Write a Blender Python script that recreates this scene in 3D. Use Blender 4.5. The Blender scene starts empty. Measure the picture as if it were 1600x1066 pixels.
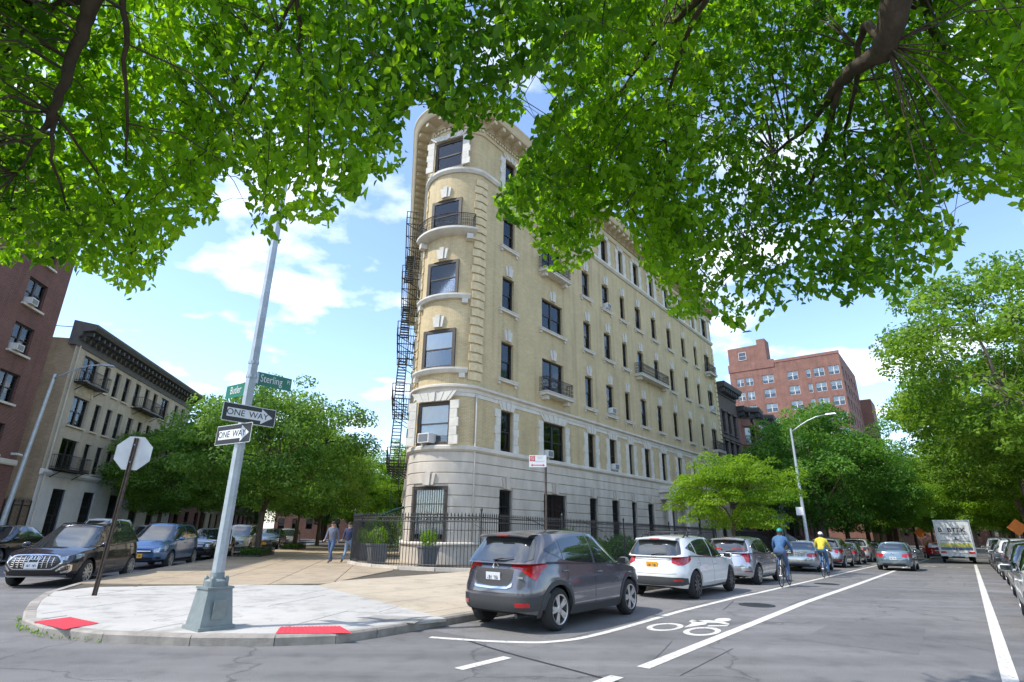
import bpy, bmesh, math, random
import numpy as np
from mathutils import Vector, Matrix
R = math.radians
rnd = random.Random(7)
scene = bpy.context.scene
COL = scene.collection

# ---------------------------------------------------------------- camera
HC = 1.6
PITCH, ROLL, FPX = R(18.92), R(0.734), 858.3
cam_d = bpy.data.cameras.new('camera')
cam = bpy.data.objects.new('camera', cam_d); COL.objects.link(cam)
cam_d.sensor_width = 36.0; cam_d.sensor_fit = 'HORIZONTAL'
cam_d.lens = 36.0 * FPX / 1600.0
cam_d.clip_start = 0.05; cam_d.clip_end = 3000
_f = Vector((0, math.cos(PITCH), math.sin(PITCH))); _u = Vector((0, -math.sin(PITCH), math.cos(PITCH))); _x = Vector((1, 0, 0))
_xr = math.cos(ROLL) * _x + math.sin(ROLL) * _u
_ur = -math.sin(ROLL) * _x + math.cos(ROLL) * _u
cam.matrix_world = Matrix(((_xr.x, _ur.x, -_f.x, 0), (_xr.y, _ur.y, -_f.y, 0), (_xr.z, _ur.z, -_f.z, HC), (0, 0, 0, 1)))
scene.camera = cam

# ---------------------------------------------------------------- light
SUN_AZ, SUN_EL = R(252), R(54)            # azimuth clockwise from +Y
world = bpy.data.worlds.new('World'); scene.world = world; world.use_nodes = True
wn = world.node_tree.nodes; wl = world.node_tree.links; wn.clear()
w_out = wn.new('ShaderNodeOutputWorld'); w_bg = wn.new('ShaderNodeBackground')
w_sky = wn.new('ShaderNodeTexSky'); w_sky.sky_type = 'NISHITA'; w_sky.sun_disc = False
w_sky.sun_elevation = SUN_EL; w_sky.sun_rotation = SUN_AZ
w_sky.altitude = 50; w_sky.air_density = 1.0; w_sky.dust_density = 0.6; w_sky.ozone_density = 2.2
w_bg.inputs['Strength'].default_value = 0.15
# soft fair-weather clouds: noise laid on a flat layer above the town
w_geo = wn.new('ShaderNodeTexCoord'); w_sep = wn.new('ShaderNodeSeparateXYZ')
wl.new(w_geo.outputs['Generated'], w_sep.inputs[0])
def wmath(op, a, b=None, clamp=False):
    m = wn.new('ShaderNodeMath'); m.operation = op; m.use_clamp = clamp
    for i, q in enumerate((a, b)):
        if q is None: continue
        if isinstance(q, (int, float)): m.inputs[i].default_value = q
        else: wl.new(q, m.inputs[i])
    return m.outputs[0]
zc = wmath('ADD', wmath('MAXIMUM', w_sep.outputs[2], 0.0), 0.16)
cx_ = wmath('DIVIDE', w_sep.outputs[0], zc); cy_ = wmath('DIVIDE', w_sep.outputs[1], zc)
w_cmb = wn.new('ShaderNodeCombineXYZ'); wl.new(cx_, w_cmb.inputs[0]); wl.new(cy_, w_cmb.inputs[1])
w_no = wn.new('ShaderNodeTexNoise'); w_no.inputs['Scale'].default_value = 2.3; w_no.inputs['Detail'].default_value = 7; w_no.inputs['Roughness'].default_value = 0.52
wl.new(w_cmb.outputs[0], w_no.inputs['Vector'])
w_ramp = wn.new('ShaderNodeValToRGB'); w_ramp.color_ramp.elements[0].position = 0.52; w_ramp.color_ramp.elements[1].position = 0.66
wl.new(w_no.outputs['Fac'], w_ramp.inputs[0])
w_mix = wn.new('ShaderNodeMixRGB'); w_mix.inputs[2].default_value = (5.6, 5.8, 6.0, 1)
wl.new(wmath('MULTIPLY', w_ramp.outputs[0], 0.85), w_mix.inputs[0]); wl.new(w_sky.outputs[0], w_mix.inputs[1])
wl.new(w_mix.outputs[0], w_bg.inputs['Color']); wl.new(w_bg.outputs[0], w_out.inputs[0])

sun_d = bpy.data.lights.new('sun', 'SUN'); sun_d.energy = 2.1; sun_d.angle = R(0.6); sun_d.color = (1.0, 0.95, 0.86)
sun = bpy.data.objects.new('sun', sun_d); COL.objects.link(sun)
sdir = Vector((math.sin(SUN_AZ) * math.cos(SUN_EL), math.cos(SUN_AZ) * math.cos(SUN_EL), math.sin(SUN_EL)))
sun.rotation_euler = sdir.to_track_quat('Z', 'Y').to_euler(); sun.location = sdir * 60
vs = scene.view_settings
vs.view_transform = 'Standard'; vs.look = 'None'; vs.gamma = 1.0; vs.use_curve_mapping = False; vs.exposure = 1.25
scene.render.engine = 'CYCLES'
cy = scene.cycles
cy.max_bounces = 8; cy.diffuse_bounces = 4; cy.glossy_bounces = 3; cy.transmission_bounces = 5; cy.transparent_max_bounces = 8
cy.caustics_reflective = False; cy.caustics_refractive = False

# ---------------------------------------------------------------- frames of the two streets
AZU, AZV = R(38.19), R(-11.0)
U = Vector((math.sin(AZU), math.cos(AZU), 0)); N = Vector((math.cos(AZU), -math.sin(AZU), 0))
V = Vector((math.sin(AZV), math.cos(AZV), 0)); NL = Vector((math.cos(AZV), -math.sin(AZV), 0))
ANG_U = math.pi / 2 - AZU; ANG_V = math.pi / 2 - AZV
def gzs(s): return -0.012 * min(140.0, max(0.0, s - 16.0))
def gz(x, y): return gzs(x * U.x + y * U.y)
def S(s, t, z=0.0): return U * s + N * t + Vector((0, 0, gzs(s) + z))
def W(r, w, z=0.0):
    p = V * r + NL * w
    return p + Vector((0, 0, gz(p.x, p.y) + z))

# ---------------------------------------------------------------- materials
MATS = {}
def new_mat(name):
    m = bpy.data.materials.new(name); m.use_nodes = True
    nt = m.node_tree; nt.nodes.clear()
    o = nt.nodes.new('ShaderNodeOutputMaterial'); b = nt.nodes.new('ShaderNodeBsdfPrincipled')
    nt.links.new(b.outputs[0], o.inputs[0]); MATS[name] = m
    return m, nt, b, o
def mat(name, col, rough=0.7, metal=0.0, nscale=3.0, namt=0.15, bump=0.0, bscale=40.0, coat=0.0, emit=0.0, spec=0.5, stain=None, stretch=None):
    m, nt, b, o = new_mat(name)
    b.inputs['Roughness'].default_value = rough; b.inputs['Metallic'].default_value = metal
    b.inputs['Coat Weight'].default_value = coat; b.inputs['Coat Roughness'].default_value = 0.04
    b.inputs['Specular IOR Level'].default_value = spec
    tc = nt.nodes.new('ShaderNodeTexCoord'); src = tc.outputs['Object']
    if stretch:
        mp = nt.nodes.new('ShaderNodeMapping'); mp.inputs['Scale'].default_value = stretch
        nt.links.new(src, mp.inputs[0]); src = mp.outputs[0]
    if namt > 0:
        no = nt.nodes.new('ShaderNodeTexNoise'); no.inputs['Scale'].default_value = nscale; no.inputs['Detail'].default_value = 6; no.inputs['Roughness'].default_value = 0.62
        nt.links.new(src, no.inputs['Vector'])
        rp = nt.nodes.new('ShaderNodeValToRGB')
        rp.color_ramp.elements[0].position = 0.3; rp.color_ramp.elements[1].position = 0.7
        lo = [max(0, c * (1 - namt)) for c in col]; hi = [min(1, c * (1 + namt)) for c in col]
        if stain: lo = stain
        rp.color_ramp.elements[0].color = (*lo, 1); rp.color_ramp.elements[1].color = (*hi, 1)
        nt.links.new(no.outputs['Fac'], rp.inputs[0]); nt.links.new(rp.outputs[0], b.inputs['Base Color'])
    else:
        b.inputs['Base Color'].default_value = (*col, 1)
    if emit: b.inputs['Emission Color'].default_value = (*col, 1); b.inputs['Emission Strength'].default_value = emit
    if bump > 0:
        n2 = nt.nodes.new('ShaderNodeTexNoise'); n2.inputs['Scale'].default_value = bscale; n2.inputs['Detail'].default_value = 5
        nt.links.new(src, n2.inputs['Vector'])
        bp = nt.nodes.new('ShaderNodeBump'); bp.inputs['Strength'].default_value = bump; bp.inputs['Distance'].default_value = 0.02
        nt.links.new(n2.outputs['Fac'], bp.inputs['Height']); nt.links.new(bp.outputs[0], b.inputs['Normal'])
    return m
def brick_mat(name, c1, c2, mortar, bw=0.21, rh=0.072, ms=0.008, patch=0.18):
    m, nt, b, o = new_mat(name)
    b.inputs['Roughness'].default_value = 0.85
    uv = nt.nodes.new('ShaderNodeUVMap'); uv.uv_map = 'UVMap'
    br = nt.nodes.new('ShaderNodeTexBrick'); br.inputs['Scale'].default_value = 1.0
    br.inputs['Brick Width'].default_value = bw; br.inputs['Row Height'].default_value = rh; br.inputs['Mortar Size'].default_value = ms
    br.inputs['Mortar Smooth'].default_value = 0.2
    br.inputs['Color1'].default_value = (*c1, 1); br.inputs['Color2'].default_value = (*c2, 1); br.inputs['Mortar'].default_value = (*mortar, 1)
    nt.links.new(uv.outputs[0], br.inputs['Vector'])
    no = nt.nodes.new('ShaderNodeTexNoise'); no.inputs['Scale'].default_value = 0.55; no.inputs['Detail'].default_value = 7; no.inputs['Roughness'].default_value = 0.65
    nt.links.new(uv.outputs[0], no.inputs['Vector'])
    rp = nt.nodes.new('ShaderNodeValToRGB'); rp.color_ramp.elements[0].position = 0.3; rp.color_ramp.elements[1].position = 0.72
    k0, k1 = 1 - patch, 1 + patch * 0.6
    rp.color_ramp.elements[0].color = (k0, k0, k0, 1); rp.color_ramp.elements[1].color = (k1, k1, k1, 1)
    nt.links.new(no.outputs['Fac'], rp.inputs[0])
    sm = nt.nodes.new('ShaderNodeMapping'); sm.inputs['Scale'].default_value = (2.2, .12, 1); nt.links.new(uv.outputs[0], sm.inputs[0])   # rain and soot streaks
    s_n = nt.nodes.new('ShaderNodeTexNoise'); s_n.inputs['Scale'].default_value = 1.0; s_n.inputs['Detail'].default_value = 6; nt.links.new(sm.outputs[0], s_n.inputs['Vector'])
    s_r = nt.nodes.new('ShaderNodeValToRGB'); s_r.color_ramp.elements[0].position = .30; s_r.color_ramp.elements[1].position = .52; s_r.color_ramp.elements[0].color = (.80, .79, .78, 1); nt.links.new(s_n.outputs['Fac'], s_r.inputs[0])
    s_m = nt.nodes.new('ShaderNodeMixRGB'); s_m.blend_type = 'MULTIPLY'; s_m.inputs[0].default_value = 1; nt.links.new(rp.outputs[0], s_m.inputs[1]); nt.links.new(s_r.outputs[0], s_m.inputs[2])
    mx = nt.nodes.new('ShaderNodeMixRGB'); mx.blend_type = 'MULTIPLY'; mx.inputs[0].default_value = 1
    nt.links.new(br.outputs['Color'], mx.inputs[1]); nt.links.new(s_m.outputs[0], mx.inputs[2]); nt.links.new(mx.outputs[0], b.inputs['Base Color'])
    bp = nt.nodes.new('ShaderNodeBump'); bp.inputs['Strength'].default_value = 0.5; bp.inputs['Distance'].default_value = 0.01; bp.invert = True
    nt.links.new(br.outputs['Fac'], bp.inputs['Height']); nt.links.new(bp.outputs[0], b.inputs['Normal'])
    return m
def glass_mat(name, tint=(0.02, 0.025, 0.03), alpha=0.35, rough=0.03):
    """thin pane: see-through part plus mirror-like reflection"""
    m, nt, b, o = new_mat(name)
    nt.nodes.remove(b)
    tr = nt.nodes.new('ShaderNodeBsdfTransparent'); tr.inputs[0].default_value = (*tint, 1)
    gl = nt.nodes.new('ShaderNodeBsdfGlossy'); gl.inputs['Roughness'].default_value = rough; gl.inputs['Color'].default_value = (0.9, 0.95, 1, 1)
    fr = nt.nodes.new('ShaderNodeFresnel'); fr.inputs['IOR'].default_value = 1.6
    ad = nt.nodes.new('ShaderNodeMath'); ad.operation = 'MULTIPLY_ADD'; ad.inputs[1].default_value = 1.0; ad.inputs[2].default_value = alpha; ad.use_clamp = True
    nt.links.new(fr.outputs[0], ad.inputs[0])
    mx = nt.nodes.new('ShaderNodeMixShader'); nt.links.new(ad.outputs[0], mx.inputs[0]); nt.links.new(tr.outputs[0], mx.inputs[1]); nt.links.new(gl.outputs[0], mx.inputs[2])
    nt.links.new(mx.outputs[0], o.inputs[0])
    return m
def leaf_mat(name, c0, c1, trans=0.45, tcol=None, seed_scale=0.9):
    m, nt, b, o = new_mat(name)
    nt.nodes.remove(b)
    at = nt.nodes.new('ShaderNodeAttribute'); at.attribute_name = 'tone'
    rp = nt.nodes.new('ShaderNodeValToRGB'); rp.color_ramp.elements[0].color = (*c0, 1); rp.color_ramp.elements[1].color = (*c1, 1)
    nt.links.new(at.outputs['Fac'], rp.inputs[0])
    di = nt.nodes.new('ShaderNodeBsdfPrincipled'); di.inputs['Roughness'].default_value = 0.55; di.inputs['Specular IOR Level'].default_value = 0.35
    nt.links.new(rp.outputs[0], di.inputs['Base Color'])
    tl = nt.nodes.new('ShaderNodeBsdfTranslucent')
    hs = nt.nodes.new('ShaderNodeMixRGB'); hs.blend_type = 'MULTIPLY'; hs.inputs[0].default_value = 1; hs.inputs[2].default_value = (*(tcol or (1.5, 1.6, 0.6)), 1)
    nt.links.new(rp.outputs[0], hs.inputs[1]); nt.links.new(hs.outputs[0], tl.inputs[0])
    mx = nt.nodes.new('ShaderNodeMixShader'); mx.inputs[0].default_value = trans
    nt.links.new(di.outputs[0], mx.inputs[1]); nt.links.new(tl.outputs[0], mx.inputs[2]); nt.links.new(mx.outputs[0], o.inputs[0])
    return m

# ---------------------------------------------------------------- object helpers
def tag(o, label=None, cat=None, group=None, kind=None):
    if label: o['label'] = label
    if cat: o['category'] = cat
    if group: o['group'] = group
    if kind: o['kind'] = kind
    return o
def link(name, data, parent=None, matrix=None):
    o = bpy.data.objects.new(name, data); COL.objects.link(o)
    if parent is not None: o.parent = parent
    if matrix is not None: o.matrix_local = matrix
    return o
def thing(name, label, cat, loc=(0, 0, 0), rz=0.0, group=None):
    o = link(name, None); o.empty_display_size = 0.3
    o.location = loc; o.rotation_euler = (0, 0, rz)
    return tag(o, label, cat, group)
def copy_tree(o, parent=None):
    c = o.copy(); COL.objects.link(c); c.parent = parent
    for ch in list(o.children): copy_tree(ch, c)
    return c
def TR(x, y, z, rz=0.0, sx=1, sy=1, sz=1):
    return Matrix.Translation((x, y, z)) @ Matrix.Rotation(rz, 4, 'Z') @ Matrix.Diagonal((sx, sy, sz, 1))
class MB:
    """collects shapes for ONE mesh"""
    def __init__(s): s.v = []; s.f = []; s.uv = {}; s.mi = []
    def pts(s, ps): i = len(s.v); s.v.extend([tuple(p) for p in ps]); return i
    def face(s, idx, uv=None, m=0):
        s.f.append(tuple(idx)); s.mi.append(m)
        if uv: s.uv[len(s.f) - 1] = uv
    def quad(s, a, b, c, d, uv=None, m=0):
        i = s.pts((a, b, c, d)); s.face((i, i + 1, i + 2, i + 3), uv, m)
    def poly(s, ps, m=0):
        i = s.pts(ps); s.face(range(i, i + len(ps)), None, m)
    def box(s, c, d, M=None, taper=1.0, m=0):
        hx, hy, hz = d[0] / 2, d[1] / 2, d[2] / 2
        P = [Vector((c[0] + sx * hx * (taper if sz > 0 else 1), c[1] + sy * hy * (taper if sz > 0 else 1), c[2] + sz * hz)) for sz in (-1, 1) for sy in (-1, 1) for sx in (-1, 1)]
        if M is not None: P = [M @ p for p in P]
        i = s.pts(P)
        for q in ((0, 2, 3, 1), (4, 5, 7, 6), (0, 1, 5, 4), (2, 6, 7, 3), (0, 4, 6, 2), (1, 3, 7, 5)): s.face([i + k for k in q], None, m)
    def prism(s, ring, z0, z1, M=None, m=0):
        n = len(ring)
        P = [Vector((x, y, z0)) for x, y in ring] + [Vector((x, y, z1)) for x, y in ring]
        if M is not None: P = [M @ p for p in P]
        i = s.pts(P)
        s.face([i + k for k in reversed(range(n))], None, m); s.face([i + n + k for k in range(n)], None, m)
        for k in range(n): s.face((i + k, i + (k + 1) % n, i + n + (k + 1) % n, i + n + k), None, m)
    def tube(s, path, rad, n=8, cap=True, m=0):
        """path of points, radius or list of radii"""
        path = [Vector(p) for p in path]
        if not isinstance(rad, (list, tuple)): rad = [rad] * len(path)
        rings = []; up = None
        for k, p in enumerate(path):
            d = (path[min(k + 1, len(path) - 1)] - path[max(k - 1, 0)])
            if d.length < 1e-9: d = Vector((0, 0, 1))
            d.normalize()
            if up is None: up = Vector((0, 0, 1)) if abs(d.z) < 0.9 else Vector((1, 0, 0))
            a = d.cross(up)
            if a.length < 1e-6: a = d.cross(Vector((1, 0, 0)))
            a.normalize(); b = a.cross(d); b.normalize(); up = b
            rings.append(s.pts([p + (a * math.cos(2 * math.pi * j / n) + b * math.sin(2 * math.pi * j / n)) * rad[k] for j in range(n)]))
        for k in range(len(path) - 1):
            for j in range(n):
                j2 = (j + 1) % n
                s.face((rings[k] + j, rings[k] + j2, rings[k + 1] + j2, rings[k + 1] + j), None, m)
        if cap:
            s.face([rings[0] + j for j in reversed(range(n))], None, m); s.face([rings[-1] + j for j in range(n)], None, m)
    def lathe(s, prof, n=24, M=None, m=0, closed=False):
        """prof: (radius, z) pairs turned round z"""
        rings = []
        for r, z in prof:
            P = [Vector((r * math.cos(2 * math.pi * j / n), r * math.sin(2 * math.pi * j / n), z)) for j in range(n)]
            if M is not None: P = [M @ p for p in P]
            rings.append(s.pts(P))
        K = len(prof)
        for k in range(K if closed else K - 1):
            k2 = (k + 1) % K
            for j in range(n):
                j2 = (j + 1) % n
                s.face((rings[k] + j, rings[k] + j2, rings[k2] + j2, rings[k2] + j), None, m)
        if not closed:
            s.face([rings[0] + j for j in reversed(range(n))], None, m); s.face([rings[-1] + j for j in range(n)], None, m)
    def grid(s, rows, m=0, uvs=None, flip=False):
        """rows: list of equal-length point lists"""
        i = [s.pts(r) for r in rows]
        for a in range(len(rows) - 1):
            for b in range(len(rows[0]) - 1):
                q = (i[a] + b, i[a] + b + 1, i[a + 1] + b + 1, i[a + 1] + b)
                u = None if uvs is None else (uvs[a][b], uvs[a][b + 1], uvs[a + 1][b + 1], uvs[a + 1][b])
                if flip: q = q[::-1]; u = u[::-1] if u else None
                s.face(q, u, m)
    def mesh(s, name, mats, smooth=False, weld=False):
        me = bpy.data.meshes.new(name); me.from_pydata(s.v, [], s.f)
        if not isinstance(mats, (list, tuple)): mats = [mats]
        for q in mats: me.materials.append(MATS[q] if isinstance(q, str) else q)
        if len(mats) > 1: me.polygons.foreach_set('material_index', s.mi)
        if s.uv:
            uvl = me.uv_layers.new(name='UVMap')
            for fi, uv in s.uv.items():
                for li, q in zip(me.polygons[fi].loop_indices, uv): uvl.data[li].uv = q
        if weld:
            bm = bmesh.new(); bm.from_mesh(me); bmesh.ops.remove_doubles(bm, verts=bm.verts, dist=weld if isinstance(weld, float) else 1e-4)
            bm.to_mesh(me); bm.free()
        if smooth:
            me.polygons.foreach_set('use_smooth', [True] * len(me.polygons))
            if isinstance(smooth, (int, float)) and not isinstance(smooth, bool):
                me.set_sharp_from_angle(angle=R(smooth))
        me.update()
        return me
    def build(s, name, mats, parent=None, matrix=None, smooth=False, weld=False):
        return link(name, s.mesh(name, mats, smooth, weld), parent, matrix)
def text_mesh(body, size, m, extrude=0.002, align='CENTER', spacing=1.0, bold=0.0):
    cu = bpy.data.curves.new('lettering', 'FONT'); cu.body = body; cu.size = size; cu.extrude = extrude
    cu.align_x = align; cu.align_y = 'CENTER'; cu.space_character = spacing; cu.offset = size * bold; cu.resolution_u = 3
    o = bpy.data.objects.new('lettering', cu); COL.objects.link(o)
    dg = bpy.context.evaluated_depsgraph_get(); me = bpy.data.meshes.new_from_object(o.evaluated_get(dg))
    bpy.data.objects.remove(o); bpy.data.curves.remove(cu)
    me.materials.clear(); me.materials.append(MATS[m]); return me
# convex clipping in the plane, for paving laid out as slabs
def clip(poly, nx, ny, c):
    out = []
    for i in range(len(poly)):
        a, b = poly[i], poly[(i + 1) % len(poly)]
        da, db = a[0] * nx + a[1] * ny - c, b[0] * nx + b[1] * ny - c
        if da <= 0: out.append(a)
        if (da < 0 < db) or (db < 0 < da):
            k = da / (da - db); out.append((a[0] + (b[0] - a[0]) * k, a[1] + (b[1] - a[1]) * k))
    return out
def area(p): return 0.5 * sum(p[i][0] * p[(i + 1) % len(p)][1] - p[(i + 1) % len(p)][0] * p[i][1] for i in range(len(p)))

def ground_mat(name, col, blotch=.2, stain=.3, speck=.25, gum=0.0, bump=.3, rough=.88, worn=None, streak=None, s0=.35, s1=2.3, s2=160):
    """weathered mineral surface: broad blotches, small stains, fine grain, dark gum spots; worn = colour showing through chips"""
    m, nt, b, o = new_mat(name); b.inputs['Roughness'].default_value = rough
    tc = nt.nodes.new('ShaderNodeTexCoord'); src = tc.outputs['Object']
    def noise(sc, det, lo, hi, p0=.3, p1=.7):
        no = nt.nodes.new('ShaderNodeTexNoise'); no.inputs['Scale'].default_value = sc; no.inputs['Detail'].default_value = det; no.inputs['Roughness'].default_value = .6
        nt.links.new(src, no.inputs['Vector']); rp = nt.nodes.new('ShaderNodeValToRGB'); rp.color_ramp.elements[0].position = p0; rp.color_ramp.elements[1].position = p1
        rp.color_ramp.elements[0].color = (lo, lo, lo, 1); rp.color_ramp.elements[1].color = (hi, hi, hi, 1); nt.links.new(no.outputs['Fac'], rp.inputs[0]); return rp.outputs[0], no.outputs['Fac']
    def mul(a, c2, bt='MULTIPLY', f=1.0):
        mx = nt.nodes.new('ShaderNodeMixRGB'); mx.blend_type = bt; mx.inputs[0].default_value = f if not hasattr(f, 'links') else 1
        if hasattr(f, 'links'): nt.links.new(f, mx.inputs[0])
        for i, q in ((1, a), (2, c2)):
            if isinstance(q, tuple): mx.inputs[i].default_value = (*q, 1)
            else: nt.links.new(q, mx.inputs[i])
        return mx.outputs[0]
    c = mul(col, noise(s0, 6, 1 - blotch, 1 + blotch * .5)[0]); c = mul(c, noise(s1, 8, 1 - stain, 1.05, .28, .5)[0]); g, gf = noise(s2, 2, 1 - speck, 1 + speck, .35, .65); c = mul(c, g)
    if gum:
        vo = nt.nodes.new('ShaderNodeTexVoronoi'); vo.inputs['Scale'].default_value = 3.1; vo.inputs['Randomness'].default_value = 1.0; nt.links.new(src, vo.inputs['Vector'])
        rp = nt.nodes.new('ShaderNodeValToRGB'); rp.color_ramp.elements[0].position = gum; rp.color_ramp.elements[0].color = (.45, .43, .4, 1); rp.color_ramp.elements[1].position = gum + .02; rp.color_ramp.elements[1].color = (1, 1, 1, 1)
        nt.links.new(vo.outputs['Distance'], rp.inputs[0]); c = mul(c, rp.outputs[0])
    if streak is not None:      # tyre-polished and oily tracks running along the road
        mp = nt.nodes.new('ShaderNodeMapping'); mp.inputs['Rotation'].default_value = (0, 0, -streak); mp.inputs['Scale'].default_value = (.05, 1.1, 1); nt.links.new(src, mp.inputs[0])
        keep, src = src, mp.outputs[0]; sk, _ = noise(1.0, 7, .72, 1.06, .34, .62); src = keep; c = mul(c, sk)
        vo = nt.nodes.new('ShaderNodeTexVoronoi'); vo.feature = 'DISTANCE_TO_EDGE'; vo.inputs['Scale'].default_value = .42; nt.links.new(src, vo.inputs['Vector'])
        wn_ = nt.nodes.new('ShaderNodeTexNoise'); wn_.inputs['Scale'].default_value = 1.6; wn_.inputs['Detail'].default_value = 6; nt.links.new(src, wn_.inputs['Vector'])
        wa_ = nt.nodes.new('ShaderNodeMixRGB'); wa_.inputs[0].default_value = .45; nt.links.new(src, wa_.inputs[1]); nt.links.new(wn_.outputs['Color'], wa_.inputs[2]); nt.links.new(wa_.outputs[0], vo.inputs['Vector'])
        cr_ = nt.nodes.new('ShaderNodeValToRGB'); cr_.color_ramp.elements[0].position = .001; cr_.color_ramp.elements[1].position = .006; cr_.color_ramp.elements[0].color = (.55, .55, .55, 1); nt.links.new(vo.outputs['Distance'], cr_.inputs[0]); c = mul(c, cr_.outputs[0])
    if worn:
        f, _ = noise(17, 9, 0, 1, .57, .64); c = mul(c, worn, 'MIX', f)
    nt.links.new(c, b.inputs['Base Color'])
    bp = nt.nodes.new('ShaderNodeBump'); bp.inputs['Strength'].default_value = bump; bp.inputs['Distance'].default_value = .008; nt.links.new(gf, bp.inputs['Height']); nt.links.new(bp.outputs[0], b.inputs['Normal'])
    return m
ground_mat('asphalt', (0.175, 0.169, 0.166), .22, .26, .5, bump=.6, streak=R(51.81), s2=95)
ground_mat('asphalt_old', (0.178, 0.171, 0.163), .2, .25, .38, bump=.5)
ground_mat('asphalt_new', (0.136, 0.132, 0.130), .15, .2, .35, bump=.45)
ground_mat('road_paint', (0.60, 0.58, 0.53), .1, .16, .12, worn=(.22, .21, .2), bump=.2)
mat('tar', (0.025, 0.025, 0.026), 0.6, nscale=5, namt=0.2)
ground_mat('white_concrete', (0.44, 0.42, 0.385), .20, .34, .14, gum=.06, bump=.25)
ground_mat('tan_concrete', (0.36, 0.285, 0.195), .22, .26, .16, gum=.06, bump=.25)
ground_mat('grey_concrete', (0.33, 0.31, 0.28), .2, .25, .15, gum=.05)
mat('kerb_stone', (0.30, 0.27, 0.235), 0.85, nscale=3, namt=0.3, bump=0.3, bscale=40)
mat('joint_soil', (0.085, 0.07, 0.05), 0.95, nscale=6, namt=0.3)
mat('tactile_red', (0.62, 0.035, 0.055), 0.7, nscale=9, namt=0.15)
mat('iron', (0.018, 0.018, 0.02), 0.5, nscale=20, namt=0.2)
mat('galvanised', (0.40, 0.43, 0.46), 0.42, metal=0.65, nscale=9, namt=0.2)
mat('grey_paint', (0.20, 0.235, 0.235), 0.5, nscale=8, namt=0.15, bump=0.05)
mat('pole_paint', (0.42, 0.455, 0.48), 0.42, metal=0.3, nscale=7, namt=0.14)
mat('rust_brown', (0.10, 0.075, 0.06), 0.75, metal=0.2, nscale=12, namt=0.35, bump=0.2)
mat('sign_black', (0.015, 0.016, 0.018), 0.45, namt=0)
mat('sign_white', (0.72, 0.73, 0.73), 0.4, nscale=6, namt=0.05)
mat('sign_grey', (0.46, 0.47, 0.47), 0.45, metal=0.3, nscale=4, namt=0.10)
mat('sign_green', (0.005, 0.16, 0.085), 0.4, nscale=5, namt=0.08)
mat('sign_red', (0.55, 0.02, 0.04), 0.4, namt=0)
mat('sign_orange', (0.80, 0.20, 0.01), 0.5, nscale=6, namt=0.1)
mat('bark', (0.085, 0.062, 0.045), 0.92, nscale=7, namt=0.4, bump=0.8, bscale=14, stretch=(1, 1, 0.25))
mat('pale_bark', (0.21, 0.175, 0.13), 0.92, nscale=5, namt=0.35, bump=0.7, bscale=14, stretch=(1, 1, 0.25))
leaf_mat('leaf_near', (0.042, 0.140, 0.009), (0.235, 0.430, 0.024), 0.60, (2.3, 2.1, 0.6))
leaf_mat('leaf_linden', (0.056, 0.150, 0.024), (0.215, 0.350, 0.066), 0.48)
leaf_mat('leaf_dark', (0.040, 0.130, 0.022), (0.150, 0.310, 0.044), 0.45)
leaf_mat('leaf_lime', (0.075, 0.180, 0.008), (0.240, 0.370, 0.018), 0.48)
leaf_mat('leaf_olive', (0.062, 0.150, 0.014), (0.215, 0.345, 0.034), 0.47)
# ---------------------------------------------------------------- ground, road, paving
def xy(v): return (v.x, v.y)
mb = MB()
brk = [-500, 16, 156, 1600]
for i in range(3):
    a, b = brk[i], brk[i + 1]
    mb.quad(S(a, 900), S(b, 900), S(b, -900), S(a, -900))
tag(mb.build('road', 'asphalt'), kind='structure')

KERB = [xy(W(130, -8.3)), xy(W(80, -8.3)), xy(W(50, -8.3)), xy(W(21, -8.3)), (-11.55, 16.2), (-10.5, 13.65), (-9.55, 12.1), (-8.63, 10.85), (-7.9, 9.95), (-7.0, 9.25), (-5.8, 8.82), (-4.46, 8.66), (-3.3, 8.72), (-2.5, 8.95)] + [xy(S(s, -7.45)) for s in (6.2, 16, 60, 140)]
def offset_in(pts, d):
    out = []
    for i, p in enumerate(pts):
        a = Vector(pts[max(i - 1, 0)]); b = Vector(pts[min(i + 1, len(pts) - 1)]); t = (b - a).normalized()
        out.append((p[0] - t.y * d, p[1] + t.x * d))
    return out
KIN = offset_in(KERB, 0.17)
def sclip(poly, c, keep_low):     # clip by s = c
    return clip(poly, U.x, U.y, c) if keep_low else clip(poly, -U.x, -U.y, -c)
def sheet(mb, poly, z):
    for low in (True, False):
        q = sclip(poly, 16.0, low)
        if len(q) > 2: mb.poly([(x, y, gz(x, y) + z) for x, y in q])
def slab(poly, z0, z1, m, parent, shrink=0.004):
    c = (sum(p[0] for p in poly) / len(poly), sum(p[1] for p in poly) / len(poly))
    dz = rnd.uniform(-0.002, 0.003)
    mb = MB(); n = len(poly); up = [(x, y, gz(x, y) + z1 + dz) for x, y in poly]
    sm = [(c[0] + (x - c[0]) * (1 - 0.006), c[1] + (y - c[1]) * (1 - 0.006)) for x, y in poly]
    i = mb.pts([(x, y, gz(x, y) + z0) for x, y in poly]); j = mb.pts([(x, y, z - 0.006) for x, y, z in up]); k = mb.pts([(x, y, gz(x, y) + z1 + dz) for x, y in sm])
    for a in range(n):
        b = (a + 1) % n
        mb.face((i + a, i + b, j + b, j + a)); mb.face((j + a, j + b, k + b, k + a))
    mb.face([k + a for a in range(n)])
    return mb.build('paving_slab', m, parent)

mb = MB(); sheet(mb, KIN[::-1] if area(KIN) < 0 else KIN, 0.105)
pavement = tag(mb.build('pavement', 'joint_soil'), kind='structure')
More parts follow.
